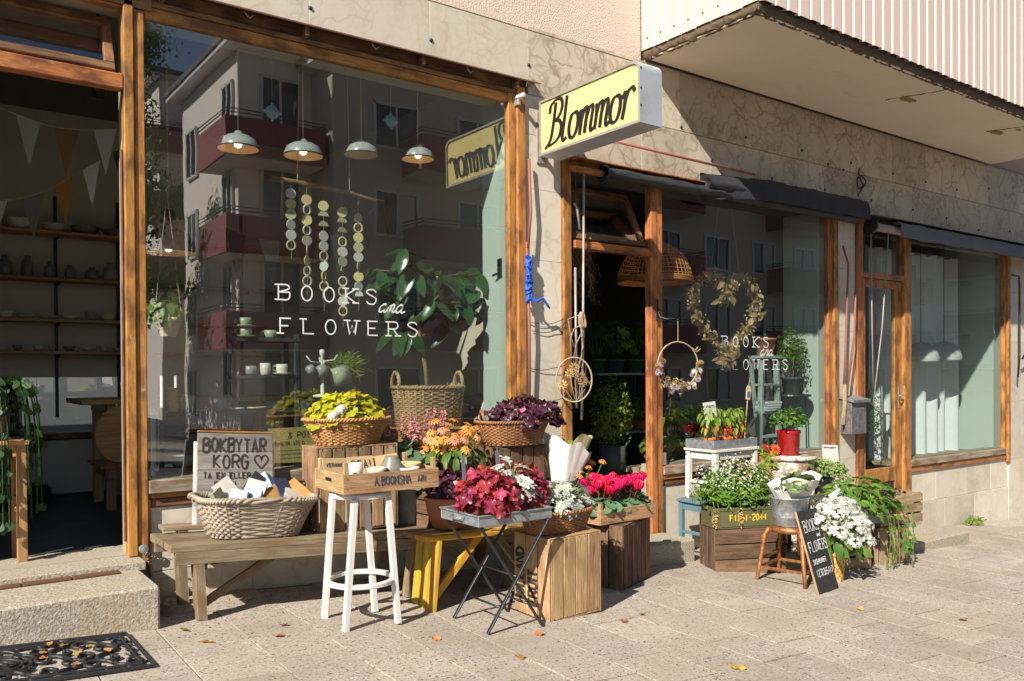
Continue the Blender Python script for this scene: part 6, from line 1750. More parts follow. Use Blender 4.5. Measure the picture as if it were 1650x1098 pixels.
bm = [fl_pom(p_lil, 1), fl_pom(p_dry, 2), fl_pom(p_wht, 3), fl_pom(p_drydk, 4)]
for k in range(70):
    a = R(170+200*rnd.random()); p = Vector((.245*math.cos(a)+rnd.gauss(0, .018), -.01+rnd.gauss(0, .016), .21*math.sin(a)+rnd.gauss(0, .022)))
    put(fw, 'blossom', bm[rnd.choice((0, 0, 1, 1, 2, 3))], p, (rnd.gauss(0, .5), -1, rnd.gauss(.2, .5)), (1, 0, 0), rnd.uniform(.018, .034))
spray(fw, p_dry, 110, (0, 0, -.17), (.2, .03, .06), .04, .006, 'dry_sprigs', 6, .2, lo=-1)
MB().tube([(0, 0, .21), (0, 0, .42)], .003, 5).build('cord', m_rope, fw)
MB().tube([(.2, 0, .12), (.24, -.01, .17), (.27, -.01, .15), (.22, -.01, .12), (.17, -.01, .16), (.2, -.01, .12)], .004, 5).build('bow', m_rope, fw)
ih = thing('iron_hook', 'curled iron wall hook carrying the flower hoop', 'hook', (5.56, -.05, .60))
MB().tube([(0, 0, .0), (0, -.03, -.1), (.02, -.08, -.12), (.10, -.155, -.118), (.15, -.17, -.10), (.19, -.17, -.06), (.18, -.17, -.02), (.15, -.17, -.04)], .006, 6).build('hook', m_darkmetal, ih, True)
MB().tube([(0, 0, -.02), (.05, -.09, -.07), (.1, -.155, -.118)], .005, 6).build('brace', m_darkmetal, ih, True)
MB().box((0, .0, -.04), (.025, .01, .2), .003).build('plate', m_darkmetal, ih)
# ---- fallen leaves and weeds
lf = [leaf_lobed(l_aut, 5, .3, .18, 22, .25, name='fallen_leaf', seed=i) for i in range(4)]
where = ['by the chain', 'near the bench leg', 'left of the white stool', 'in front of the white stool', 'beside the tray table', 'at the front edge', 'right of the pale crate', 'in the middle of the paving', 'below the chalkboard', 'far right on the paving', 'by the yellow bench', 'near the mat corner']
spots = [(1.22, -.75), (1.26, -1.0), (1.72, -.86), (1.62, -1.05), (2.36, -1.45), (2.60, -1.9), (3.62, -1.62), (3.85, -1.55), (3.55, -2.55), (5.45, -2.1), (2.95, -1.62), (5.9, -2.6)]
labs = ['curled orange leaf on the slab left of the bench leg', 'yellow orange leaf on the slab right of the rubber mat', 'yellow leaf on the paving below the bench', 'dry brown leaf on the paving left of the white stool', 'pale leaf on the paving right of the white stool', 'orange leaf at the lower edge right of the stool', 'small orange leaf right of the pale crate', 'tiny red leaf on the paving past the pale crate', 'large tan leaf at the lower edge of the paving', 'brown leaf on the paving below the chalkboard', 'orange leaf caught by the tray table foot', 'brown leaf on the paving far right']
for k, ((x, y), lab) in enumerate(zip(spots, labs)):
    o = ob('fallen_leaf', lf[k % 4], None, loc=(x, y, gz(x, y)+.006), rot=(rnd.uniform(-.3, .3), rnd.uniform(-.3, .3), rnd.uniform(0, 6)), scale=(.032 if k != 8 else .05)*rnd.uniform(.8, 1.2)); tag(o, lab, 'leaf', 'fallen leaves')
for k in range(14):
    o = ob('fallen_leaf', lf[k % 4], mt, loc=(rnd.uniform(-.3, .6), rnd.uniform(-.22, .22), .012), rot=(0, 0, rnd.uniform(0, 6)), scale=.022)
wd = thing('weed', 'tuft of green weed in the paving by the far wall', 'plant', (11.45, -.12, gz(11.45, -.12)))
spray(wd, l_lgrn, 90, (0, 0, .02), (.2, .07, .07), .10, .010, 'blades', 3, .8, lo=0)
gm = MB(); q = random.Random(9)
for k in range(420):
    i = q.randrange(-4, 10); x = 3.40+PX*i+q.uniform(0, PX) if k % 2 else 3.40+PX*i
    j = q.randrange(-3, 3); y = -1.575-(PY/2 if i % 2 else 0)+PY*j if k % 2 else q.uniform(-2.9, -.4)
    if y > -.1: continue
    T = Matrix.Translation((x, y, gz(x, y)-.004)) @ Matrix.Rotation(q.uniform(0, 6), 4, 'Z'); s = q.uniform(.004, .011)
    gm.add([(-s*.3, 0, 0), (s*.3, 0, 0), (s, 0, s*.9), (0, s, 0), (0, s*.4, s)], [(0, 1, 2), (0, 3, 4)], T)
stuff(gm.build('moss_in_joints', l_lgrn, pav))

db = MB(); q = random.Random(21)
for k in range(700):
    x = q.uniform(.9, 8); y = -q.uniform(.02, 3.2) if k % 3 else -q.uniform(.02, .9)
    s = q.uniform(.0015, .006); T = Matrix.Translation((x, y, gz(x, y)+.001)) @ Matrix.Rotation(q.uniform(0, 6), 4, 'Z')
    db.add([(-s, -s*.5, 0), (s, -s*.6, 0), (s*1.2, s*.5, s*.3), (-s*.8, s*.6, 0), (0, 0, s*.8)], [(0, 1, 4), (1, 2, 4), (2, 3, 4), (3, 0, 4)], T)
stuff(db.build('grit_and_crumbs', m_soil, pav))
# ================================================================ inside the pottery (left)
FL1 = -1.12
sh = thing('wall_shelf', 'tall wall shelf of pine boards on black uprights in the pottery', 'shelf', (1.2, 3.99, FL1))
for z in (1.38, .93, .53, .22): plank(sh, 'board', (.2, -.16, z-FL1), (4.4, .30, .028), m_beech, .003)
for x in (-1.3, .05, .62, 1.9): plank(sh, 'upright', (x, -.012, 1.8), (.03, .02, 2.2), m_black, .002)
for x in (-1.3, .05, .62, 1.9):
    for z in (1.38, .93, .53, .22): plank(sh, 'bracket', (x, -.13, z-FL1-.03), (.012, .22, .03), m_black, .002)
q = random.Random(11)
ORD = ['first', 'second', 'third', 'fourth', 'fifth', 'sixth', 'seventh', 'eighth', 'ninth', 'tenth']
rows = [(1.396, 'top', (.17, .09), 5), (.946, 'second', (.07, .14), 8), (.546, 'third', (.09, .06), 8), (.236, 'lowest', (.06, .05), 10)]
for z, nm, (r_, h_), cnt in rows:
    for i in range(cnt):
        x = .62+i*(1.45/cnt)+q.uniform(-.02, .02); rr_ = r_*q.uniform(.7, 1.1)*.9; hh_ = h_*q.uniform(.6, 1.3)
        kd = 'jug' if z == .946 else 'bowl'
        o = thing('ceramic_'+kd, '%s stoneware %s from the left on the %s board of the wall shelf' % (ORD[i], kd, nm), 'pottery', (x, 3.8+q.uniform(-.04, .04), z), group='stoneware on the %s board of the wall shelf' % nm)
        pr = [(rr_*.5, 0), (rr_*.8, hh_*.35), (rr_, hh_*.9), (rr_, hh_), (rr_*.93, hh_), (rr_*.7, hh_*.3), (0, .02)] if z != .946 else [(rr_*.8, 0), (rr_, hh_*.3), (rr_*.9, hh_), (rr_*.4, hh_*1.25), (rr_*.4, hh_*1.5), (0, hh_*1.5)]
        MB().lathe(pr, 18).build('body', m_glazes[q.choice((0, 1, 4, 5, 2) if z != .946 else (1, 4, 5, 1))], o, True)
tb = thing('work_table', 'pine trestle table with round boards in the back of the pottery', 'table', (2.02, 2.45, FL1))
plank(tb, 'top', (0, 0, .90), (1.7, .8, .04), m_beech, .004)
for x in (-.62, .62):
    for y in (-.28, .28): plank(tb, 'leg', (x, y, .44), (.07, .07, .88), m_beech, .004); 
    plank(tb, 'cross_beam', (x, 0, .84), (.07, .72, .07), m_beech); plank(tb, 'cross_beam', (x, 0, .30), (.06, .7, .07), m_beech)
plank(tb, 'shelf', (0, 0, .36), (1.4, .6, .03), m_beech)
rb = thing('round_board', 'round wooden throwing board leaning on the pine table', 'board', (1.46, 2.06, FL1+.40), rot=(R(8), 0, R(20)))
MB().lathe([(0, -.015), (.24, -.015), (.245, 0), (.24, .015), (0, .015)], 36, Matrix.Rotation(PI/2, 4, 'X') @ Matrix.Translation((0, .245, 0))).build('disc', m_beech, rb)
ct = thing('counter', 'dark work counter below the yard window', 'counter', (1.3, 3.62, FL1)); plank(ct, 'top', (0, 0, .56), (3.4, .66, .05), m_framedk); plank(ct, 'front', (0, -.28, .27), (3.3, .03, .5), m_inwall)
for x, lab in ((.55, 'round black wheel tray under the counter'), (1.5, 'white plaster bat stack beside the counter')): 
    o = thing('plaster_bat', lab, 'board', (x+.3, 3.0, FL1)); MB().lathe([(.2, 0), (.22, .02), (.22, .12), (.18, .16), (0, .16)], 24).build('body', m_black if x < 1 else m_white, o, True)
sc2 = stool4('pine_stool', 'pine stool carrying the trailing plant just inside the left doorway', 'stool', (.37, .42, FL1), .44, .36, .74, .05, m_beech, tie=.3)
tr = thing('trailing_cactus', 'trailing fishbone cactus in a terracotta pot on the pine stool', 'plant', (.40, .42, FL1+.745), group='trailing plants')
pot(tr, .12, .09, .20, m_terra)
q = random.Random(6); fb = leaf_lobed(l_dgrn, 3, .3, .08, 14, .1, seed=5); vi = MB()
for k in range(46):
    a = q.uniform(-2.6, 1.9); L = q.uniform(.25, .75); ox = .3*q.uniform(.5, 1)
    P = [Vector(p) for p in smooth([(0, 0, .18), (ox*.5*math.cos(a), ox*.5*math.sin(a), .34), (ox*math.cos(a), ox*math.sin(a), .24), (ox*1.1*math.cos(a), ox*1.1*math.sin(a), .24-L)], 7)]
    vi.tube(P, .004, 4)
    for j in range(3, len(P), 2): put(tr, 'leaf', fb, P[j], (math.cos(a)+q.gauss(0, .5), math.sin(a)+q.gauss(0, .5), .3), (q.gauss(0, .5), q.gauss(0, .5), -1), q.uniform(.026, .046))
stuff(vi.build('vines', l_dgrn, tr))
# bunting
cols = [(.14, .12, .105), (.34, .16, .03), (.58, .58, .54), (.035, .03, .03), (.30, .29, .25), (.17, .10, .04), (.36, .36, .33)]
bms = [plain('bunting_cloth_%d' % i, c, .9, scale=30, bump=.1) for i, c in enumerate(cols)]
def bunting(label, pts, k0, s=.155):
    r = thing('bunting', label, 'bunting', pts[0]); o = Vector(pts[0]); P = [Vector(p) for p in smooth(pts, 12)]
    MB().tube([p-o for p in P], .003, 5).build('string', m_rope, r); acc = 0; k = k0
    for a, c in zip(P[:-1], P[1:]):
        acc += (c-a).length
        if acc > s*1.5:
            acc = 0; k += 1; d = (c-a).normalized(); w = d*s*.5
            v = [c-o-w, c-o+w, c-o+Vector((rnd.uniform(-.02, .02), rnd.uniform(-.06, .02), -s*2.1))]
            e = Vector((0, .004, 0)); MB().add(v+[p+e for p in v], [(0, 2, 1), (3, 4, 5), (0, 3, 5, 2), (2, 5, 4, 1)]).build('pennant', bms[k % 7], r)
bunting('upper string of cloth pennants in the pottery doorway', [(-.2, 1.2, 2.05), (.6, 1.2, 1.80), (1.0, 1.2, 1.74), (1.6, 1.2, 1.86)], 0)
bunting('lower string of cloth pennants in the pottery doorway', [(-.2, 1.7, 1.2), (.7, 1.7, 1.3), (1.2, 1.7, 1.62), (1.8, 1.7, 2.1)], 3)
bunting('string of pale pennants deep inside the big window', [(1.7, 1.9, 1.5), (2.6, 1.9, 1.2), (3.4, 1.9, 1.35), (4.0, 1.9, 1.9)], 1, .2)
sp_ = thing('ceiling_spotlight', 'black ceiling spotlight inside the left doorway', 'lamp', (1.13, 1.0, 2.6)); MB().tube([(0, 0, 0), (0, 0, -.5)], .01, 6).build('rod', m_black, sp_); MB().lathe([(.025, .06), (.04, .04), (.045, -.08), (.04, -.08), (.03, 0)], 16, Matrix.Translation((0, 0, -.58)) @ Matrix.Rotation(.5, 4, 'X')).build('head', m_black, sp_, True)
# pendant lamps
m_bulb = emit('warm_bulb', (1, .66, .34), 3)
m_shade = plain('grey_green_enamel', (.34, .38, .36), .3, scale=12, bump=0)
m_shadein = plain('cream_enamel', (.78, .62, .42), .5, bump=0)
def pendant(label, x, y, z, r, lit=True, mat=m_shade, dome_=False, zc=2.6):
    o = thing('pendant_lamp', label, 'lamp', (x, y, z), group='pendant lamps')
    pr = [(r, 0), (r*.99, .012), (r*.86, r*.42), (r*.55, r*.62), (r*.2, r*.70), (r*.18, r*.85), (0, r*.86)] if not dome_ else [(r, 0), (r*.97, r*.3), (r*.7, r*.75), (r*.28, r*.95), (r*.26, r*1.5), (r*.18, r*1.6), (0, r*1.6)]
    MB().lathe(pr, 32, cap=False).build('shade', mat, o, True); MB().lathe([(a*.985, b-.003) for a, b in pr[:-1]][:5], 32, cap=False).build('shade_inside', m_shadein, o, True)
    MB().lathe([(r, -.004), (r*1.02, 0), (r, .006)], 32, cap=False).build('shade_rim', m_black, o, True)
    MB().tube([(0, 0, r*.85), (0, 0, zc-z)], .005, 5).build('cord', m_rope, o)
    if lit: MB().lathe([(0, .0), (.022, .012), (.028, .03), (.02, .05), (.012, .07)], 12).build('bulb', m_bulb, o, True)
for i, (x, z) in enumerate(((1.87, 1.54), (2.335, 1.56), (2.79, 1.635), (3.275, 1.675))): pendant(['leftmost', 'second', 'third', 'rightmost'][i]+' grey enamel pendant lamp in the big window', x, .3, z, .138 if i < 2 else .128, i != 2)
pendant('large black dome pendant at the left of the big window', 1.56, .9, .88, .19, True, plain('dark_maroon_enamel', (.05, .012, .016), .3, bump=0), True)  # bulb added to make the dark dome's underside glow
# clay mobile
mo = thing('clay_mobile', 'hanging mobile of clay discs under a driftwood stick', 'mobile', (2.58, .4, 1.38))
MB().tube([(-.46, 0, .015), (-.3, .01, .01), (-.1, 0, .0), (.15, -.01, -.02), (.32, 0, -.045), (.45, 0, -.05)], [.02, .022, .018, .017, .014, .009], 8).build('driftwood', m_bark, mo, True)
for x in (-.25, .16): MB().tube([(x, 0, 0), (x*.9, 0, 1.2)], .003, 4).build('cord', m_rope, mo)
disc = MB().lathe([(0, -.004), (.037, -.004), (.039, 0), (.037, .004), (0, .004)], 20, Matrix.Rotation(PI/2, 4, 'X'))
ring = MB().tube([(.03*math.cos(a*.33), 0, .034*math.sin(a*.33)) for a in range(19)], .007, 6, True)
half = MB().prism([(.038*math.cos(PI*k/10), .038*math.sin(PI*k/10)) for k in range(11)], .006)
mcl = [plain('clay_disc_%d' % i, c, .7, scale=60, bump=.1) for i, c in enumerate([(.42, .40, .26), (.50, .51, .46), (.36, .36, .27), (.55, .47, .22)])]
mes = {(k, i): s_.mesh(nm, mcl[i]) for k, s_, nm in ((0, disc, 'clay_disc'), (1, ring, 'clay_ring'), (2, half, 'clay_half_disc')) for i in range(4)}
q = random.Random(8)
for i, (x, seq) in enumerate(((-.30, '000001'), (-.18, '010100011'), (-.05, '0220010111'), (.10, '02210021101'), (.23, '010000002'))):
    z = -.08-.03*i; MB().tube([(x, 0, 0-.02), (x, 0, z-.078*len(seq))], .0015, 4).build('thread', m_rope, mo)
    for k, c in enumerate(seq):
        ob({'0': 'clay_disc', '1': 'clay_ring', '2': 'clay_half_disc'}[c], mes[int(c), q.randrange(4)], mo, loc=(x, 0, z-.074*k), rot=(0, 0, q.uniform(-.4, .4) if k < 5 else q.uniform(-1.4, 1.4)))
for x, z, lab in ((2.11, 1.83, 'left round glass suncatcher high in the big window'), (3.04, 1.93, 'right round glass suncatcher high in the big window')):
    o = thing('suncatcher', lab, 'ornament', (x, .3, z)); MB().lathe([(0, -.006), (.045, -.006), (.05, 0), (.045, .006), (0, .006)], 24, Matrix.Rotation(PI/2, 4, 'X')).build('disc', plain('blue_glass_disc', (.30, .38, .44), .2, scale=50, bump=.3), o, True)
    for k in range(4): MB().box((.055*math.cos(PI/2*k), 0, .055*math.sin(PI/2*k)), (.02, .01, .02), .003).build('clip', m_galv, o)
    MB().tube([(0, 0, .06), (0, 0, 2.6-z)], .002, 4).build('thread', m_rope, o)
# rubber plant in its basket, on a block
bk_ = thing('display_block', 'pale wooden block under the rubber plant basket inside the window', 'block', (3.42, .40, FL1)); plank(bk_, 'block', (0, 0, .34), (.62, .46, .68), m_beech)
rbk = thing('wicker_basket', 'tall pale cane basket with two handles inside the window', 'basket', (3.40, .38, FL1+.682), 0, 'wicker baskets')
basket(rbk, .29, .2, .325, .14, m_wick4, 19, 24, 2.6, .014, .0105, handles=.12)
ru = thing('rubber_plant', 'tall rubber plant with big glossy leaves in the cane basket', 'plant', (3.38, .38, FL1+1.0), group='indoor plants')
MB().tube([(.02, 0, -.1), (.0, 0, .15), (-.06, 0, .45), (-.07, .0, .95)], [.02, .018, .016, .012], 8).build('trunk', m_bark, ru, True)
lru = [leaf_ovate(l_rubber, .46, .22, .22, 8, 1.1, seed=i, wave=.01) for i in range(3)]
q = random.Random(2); br = MB(); tips = []
for k in range(11):
    a = k*2.4; L = q.uniform(.25, .52); p0 = Vector((-.06, 0, .4+.05*k)); p1 = p0+Vector((math.cos(a)*L*1.1+.05, math.sin(a)*L*.3, q.uniform(-.02, .32)))
    br.tube([p0, p0.lerp(p1, .5)+Vector((0, 0, .03)), p1], [.009, .007, .005], 6); tips.append((p0, p1))
for k in range(140):
    p0, p1 = tips[k % 11]; p = p0.lerp(p1, q.uniform(.4, 1.05)); a = q.uniform(0, 6.3)
    put(ru, 'leaf', lru[k % 3], p, (math.cos(a)*.5-.3, math.sin(a)*.4-.6, .6), (math.cos(a), math.sin(a)*.6-.1, q.uniform(-.7, .8)), q.uniform(.17, .27))
br.build('branches', m_bark, ru, True)
# ladder shelf with cups, mug tree, grass
ls = thing('display_shelf', 'charcoal ladder shelf of cups inside the big window', 'shelf', (1.86, .42, FL1))
m_char = wood('charcoal_stained_wood', (.03, .033, .035), (.075, .08, .082), .6)
for z, x0, x1 in ((1.36, -.04, .44), (1.10, -.02, .44), (.86, -.52, .44), (.50, -.52, .44)): plank(ls, 'board', ((x0+x1)/2, 0, z), (x1-x0, .24, .025), m_char)
for x, h in ((-.5, .9), (.42, 1.4), (-.02, 1.4)):
    for y in (-.1, .1): plank(ls, 'upright', (x, y, h/2), (.03, .03, h), m_char)
def cup(label, x, y, z, r, h, mi, handle=True, plate=False):
    o = thing('ceramic_cup', label, 'pottery', (x, y, z), group='cups on the ladder shelf'); zz = 0
    if plate: MB().lathe([(.04, 0), (.075, .012), (.075, .016), (0, .006)], 24).build('saucer', m_glazes[mi], o, True); zz = .012
    MB().lathe([(r*.8, zz), (r*.92, zz+.01), (r, zz+h*.5), (r, zz+h), (r-.005, zz+h), (r-.006, zz+.02), (0, zz+.015)], 22).build('body', m_glazes[mi], o, True)
    if handle: MB().tube([(-r, 0, zz+h*.8), (-r-.022, 0, zz+h*.78), (-r-.026, 0, zz+h*.4), (-r, 0, zz+h*.25)], .005, 6).build('handle', m_glazes[mi], o, True)
T_ = FL1+.0135
cup('lower cup of the stack on the ladder shelf', 1.92, .34, T_+1.36, .046, .055, 5, True, True); cup('upper cup of the stack on the ladder shelf', 1.92, .34, T_+1.36+.07, .046, .055, 5, True, True); cup('single cup beside the stack on the ladder shelf', 2.10, .34, T_+1.36, .045, .055, 5)
cup('left small beaker on the second shelf', 1.86, .38, T_+1.10, .035, .06, 4, False); cup('second beaker on the second shelf', 1.96, .36, T_+1.10, .045, .065, 4, False); cup('tall beaker on the second shelf', 2.06, .34, T_+1.10, .036, .085, 2, False); cup('cream mug on the second shelf', 2.18, .34, T_+1.10, .042, .065, 2, True, True)
cup('tall ochre vase on the third shelf', 1.44, .34, T_+.86, .035, .16, 3, False); cup('clay pot on the third shelf', 1.55, .38, T_+.86, .045, .11, 0, False); cup('pale goblet on the third shelf', 1.76, .38, T_+.86, .045, .09, 4, False); cup('flat ochre dish on the third shelf', 2.0, .36, T_+.86, .075, .02, 3, False); cup('white rippled dish on the third shelf', 1.86, .34, T_+.86, .05, .018, 2, False); cup('grey bowl on the bottom shelf', 1.5, .36, T_+.50, .07, .07, 4, False)
for x, lab in ((1.40, 'left white candle on the third shelf'), (1.49, 'right white candle on the third shelf')):
    o = thing('candle', lab, 'candle', (x, .46, T_+.86)); MB().tube([(0, 0, 0), (0, 0, .24)], .011, 10).build('wax', m_white, o); MB().lathe([(.03, 0), (.03, .01), (.014, .03)], 12).build('holder', m_black, o)
mg = thing('mug_tree', 'pale wooden mug tree with hanging grey mugs and a teapot', 'mug tree', (2.48, .33, FL1+.95))
MB().lathe([(.07, 0), (.07, .015), (.014, .025), (.012, .30), (.02, .315), (.018, .345), (0, .35)], 16).build('post', m_white, mg, True)
for a, z in ((0, .26), (1.6, .24), (3.14, .25), (4.7, .22)): MB().tube([(0, 0, z), (.09*math.cos(a), .03*math.sin(a), z+.01), (.12*math.cos(a), .04*math.sin(a), z+.05)], .006, 6).build('arm', m_white, mg, True)
for x, z, r_ in ((-.10, .19, .035), (-.02, .18, .045), (.10, .13, .075)): MB().lathe([(r_*.75, 0), (r_, .02), (r_, r_*1.5), (r_*.94, r_*1.5), (r_*.9, .02), (0, .01)], 20, Matrix.Rotation(1.2, 4, 'Y')).build('mug', m_glazes[4 if x < .05 else 5], mg, True, loc=(x-.03, -.03, z))
pb2 = thing('display_block', 'dark pedestal under the mug tree inside the window', 'block', (2.55, .40, FL1)); plank(pb2, 'block', (0, 0, .472), (.5, .4, .945), m_char)
gr = thing('grassy_plant', 'tuft of bright green grass in a pot beside the teapot', 'plant', (2.72, .42, FL1+.946), group='indoor plants'); pot(gr, .06, .045, .09, m_glazes[4]); spray(gr, l_lgrn, 300, (0, 0, .16), (.10, .08, .16), .13, .006, 'blades', 3, 1.2, lo=-.2)
hpn = thing('hanging_plant', 'drooping green plant in a stoneware pot at the left of the big window', 'plant', (1.48, .6, .26), group='indoor plants'); pot(hpn, .10, .05, .13, m_glazes[0]); dome(hpn, [leaf_ovate(l_grn, .5, .2, .5, 6, seed=2)], 40, (0, 0, .17), (.13, .10, .12), (.08, .12), 'leaf', None, .4, lo=-.3, seed=3, droop=1.2)
for s in (-1, 1): MB().tube([(s*.09, 0, .12), (0, 0, 1.0), (0, 0, 2.3)], .002, 4).build('cord', m_rope, hpn)
ds = thing('wall_switch', 'black door latch on the mint green window cheek', 'latch', (3.984, .2, .86)); MB().box((-.004, 0, 0), (.008, .06, .16), .002).build('plate', m_black, ds); MB().tube([(-.01, 0, -.05), (-.04, 0, -.05), (-.045, .04, -.06)], .01, 8).build('lever', m_black, ds)
# ================================================================ inside the flower shop (middle)
F2 = -1.52
lm = thing('wicker_lampshade', 'open wicker dome lampshade hanging behind the door post', 'lamp', (6.10, .50, .90))
mb = MB(); r_ = .37
for k in range(14):
    a0 = R(3+82*k/13); mb.tube([(r_*math.cos(a0)*math.cos(t*.1745), r_*math.cos(a0)*math.sin(t*.1745), .40*math.sin(a0)) for t in range(36)], .0048, 4, True)
for k in range(44):
    a = 2*PI*k/44; mb.tube([(r_*math.cos(R(e))*math.cos(a), r_*math.cos(R(e))*math.sin(a), .40*math.sin(R(e))) for e in range(0, 91, 9)], .0048, 4)
for z in (0, .018, .036): mb.tube([(r_*1.01*math.cos(t*.1745), r_*1.01*math.sin(t*.1745), z) for t in range(36)], .011, 4, True)
mb.build('wicker_dome', wicker('orange_wicker', (.48, .20, .05), (.70, .36, .12)), lm, True); MB().tube([(0, 0, .4), (0, 0, 1.4)], .006, 5).build('cord', m_black, lm); MB().lathe([(0, .14), (.03, .16), (.04, .2), (.02, .26), (.02, .3)], 12).build('bulb', m_bulb, lm, True)
hw2 = thing('heart_wreath', 'large heart shaped wreath of dried leaves hanging in the flower shop window', 'wreath', (6.96, .32, .62))
def hp_(t):
    return Vector((.030*16*math.sin(t)**3*1.08, 0, .031*(13*math.cos(t)-5*math.cos(2*t)-2*math.cos(3*t)-math.cos(4*t))))
MB().tube([hp_(2*PI*k/48) for k in range(48)], .02, 6, True).build('frame', m_bark, hw2, True)
dl = [leaf_ovate(p_dry, .55, .3, .3, 5, seed=i) for i in range(2)]+[leaf_ovate(p_drydk, .5, .3, .4, 5, seed=5)]
q = random.Random(4)
for k in range(280):
    t = 2*PI*k/280; p = hp_(t); low = p.z < 0
    m_ = dl[q.choice((0, 1)) if low else q.choice((0, 2, 2))]
    put(hw2, 'dried_leaf', m_, p+Vector((q.gauss(0, .026), q.gauss(-.01, .03), q.gauss(0, .026))), (q.gauss(0, .6), -1, q.gauss(0, .6)), (q.gauss(0, 1), q.gauss(-.3, .4), q.gauss(0, 1)), q.uniform(.065, .105))
mb = MB()
for k in range(1500):
    p = hp_(q.uniform(0, 2*PI))+Vector((q.gauss(0, .03), q.gauss(0, .03), q.gauss(0, .03))); T = basis((q.gauss(0, .6), -1, q.gauss(0, .6)), (q.gauss(0, 1), q.gauss(-.3, .4), q.gauss(0, 1))); T.translation = p; l = q.uniform(.02, .05)
    mb.add([(0, 0, 0), (l*.5, -l*.28, .004), (l, 0, 0), (l*.5, l*.28, .004)], [(0, 1, 2, 3)], T)
stuff(mb.build('dried_filler', p_dry, hw2))
for x in (-.25, .25): MB().tube([(x, 0, .30), (x*.4, 0, 1.1)], .0025, 4).build('thread', m_rope, hw2)
sl2 = thing('step_ladder', 'worn mint green step ladder carrying a terracotta pot in the window', 'ladder', (7.62, .32, -.925))
m_ladder = paintchip('worn_mint_paint', (.36, .45, .40), (.22, .17, .11), .6)
plank(sl2, 'top', (0, 0, 1.08), (.34, .2, .03), m_ladder)
for sx in (-1, 1):
    plank(sl2, 'rail', (sx*.15-.0, -.05, .53), (.035, .06, 1.07), m_ladder, rot=(0, R(3*-sx), 0)); plank(sl2, 'back_rail', (sx*.15+.08, .08, .53), (.03, .04, 1.08), m_ladder, rot=(0, R(-9), 0))
for z in (.22, .48, .78): plank(sl2, 'step', (0, -.03, z), (.32, .12, .025), m_ladder)
tp2 = thing('potted_cactus', 'terracotta pot with a tiny cactus on the step ladder', 'plant', (7.62, .32, .172), group='indoor plants'); pot(tp2, .115, .09, .19, m_terra); MB().tube([(0, 0, .17), (0, 0, .25)], .02, 8).build('cactus', l_dgrn, tp2, True)
for i in range(4):
    o = thing('book', 'book number %s of the pile on the ladder step' % ['one, lowest,', 'two', 'three', 'four, topmost,'][i], 'book', (7.60+.01*i, .28, -.925+.505+.012+.026*i-.01), rot=(0, 0, rnd.uniform(-.2, .2)), group='books on the ladder'); MB().box((0, 0, 0), (.25, .16, .024), .002).build('cover', covers[(8, 1, 3, 7)[i]], o); MB().box((0, -.079, 0), (.24, .004, .018)).build('page_block', m_paper, o)
pt = thing('plant_table', 'small dark metal table under the grey planters at the window cheek', 'table', (8.06, .30, -.925)); MB().lathe([(0, .64), (.21, .64), (.215, .65), (.21, .665), (0, .665)], 28).build('top', m_darkmetal, pt)
for k in range(4): MB().tube([(.16*math.cos(k*PI/2+.6), .16*math.sin(k*PI/2+.6), 0), (.15*math.cos(k*PI/2+.6), .15*math.sin(k*PI/2+.6), .64)], .008, 6).build('leg', m_darkmetal, pt)
pm = plain('dark_grey_planter', (.06, .065, .068), .6)
for x, y, lab in ((7.98, .22, 'left bushy olive green shrub in a dark planter at the window cheek'), (8.14, .36, 'right bushy olive green shrub in a dark planter at the window cheek')):
    o = thing('potted_shrub', lab, 'plant', (x, y, -.258), group='indoor plants'); pot(o, .11, .085, .19, pm)
    spray(o, l_grn, 520, (0, 0, .45), (.20, .14, .32), .035, .012, 'foliage', int(x*10), .5, lo=-.8); MB().tube([(0, 0, .17), (.01, 0, .45)], .008, 6).build('stem', l_stemred, o)
gs_ = thing('gravel_tray', 'row of small houseplants along the flower shop window sill', 'plant', (6.55, .30, -.925), group='indoor plants')
q = random.Random(14)
for k in range(6):
    x = -.7+.26*k; pot(gs_, .075, .06, .12, [m_terra, pm, m_galvdk][k % 3], off=(x, .02*(k % 2))); spray(gs_, [l_grn, l_lgrn, l_dgrn][k % 3], 120, (x, 0, .2), (.11, .09, .12), .07, .016, 'foliage', 80+k, .6)
    if k in (1, 4):
        for j in range(6): a = j*1.05; put(gs_, 'leaf', lh[0] if False else leaf_lobed(l_grn, 3, .05, .04, 22, .1, seed=j), (x+.1*math.cos(a), .05*math.sin(a), .28+.05*j), (math.cos(a)*.4, -.6, .6), (math.cos(a), 0, -.2), .075)
def rack(label, x, y, zs, w=.9, d=.4):
    r = thing('plant_rack', label, 'shelf', (x, y, F2))
    for z in zs: MB().box((0, 0, z), (w, d, .025), .003).build('tray', m_galvdk, r)
    for sx in (-1, 1):
        for sy in (-1, 1): MB().tube([(sx*(w/2-.02), sy*(d/2-.02), 0), (sx*(w/2-.02), sy*(d/2-.02), max(zs))], .01, 6).build('post', m_darkmetal, r)
rack('dark two tier plant rack seen through the open doorway', 6.25, 1.2, (.88, 1.50))
mons = leaf_lobed(l_lgrn, 9, .35, .05, 40, .1, seed=3, notch=.6)
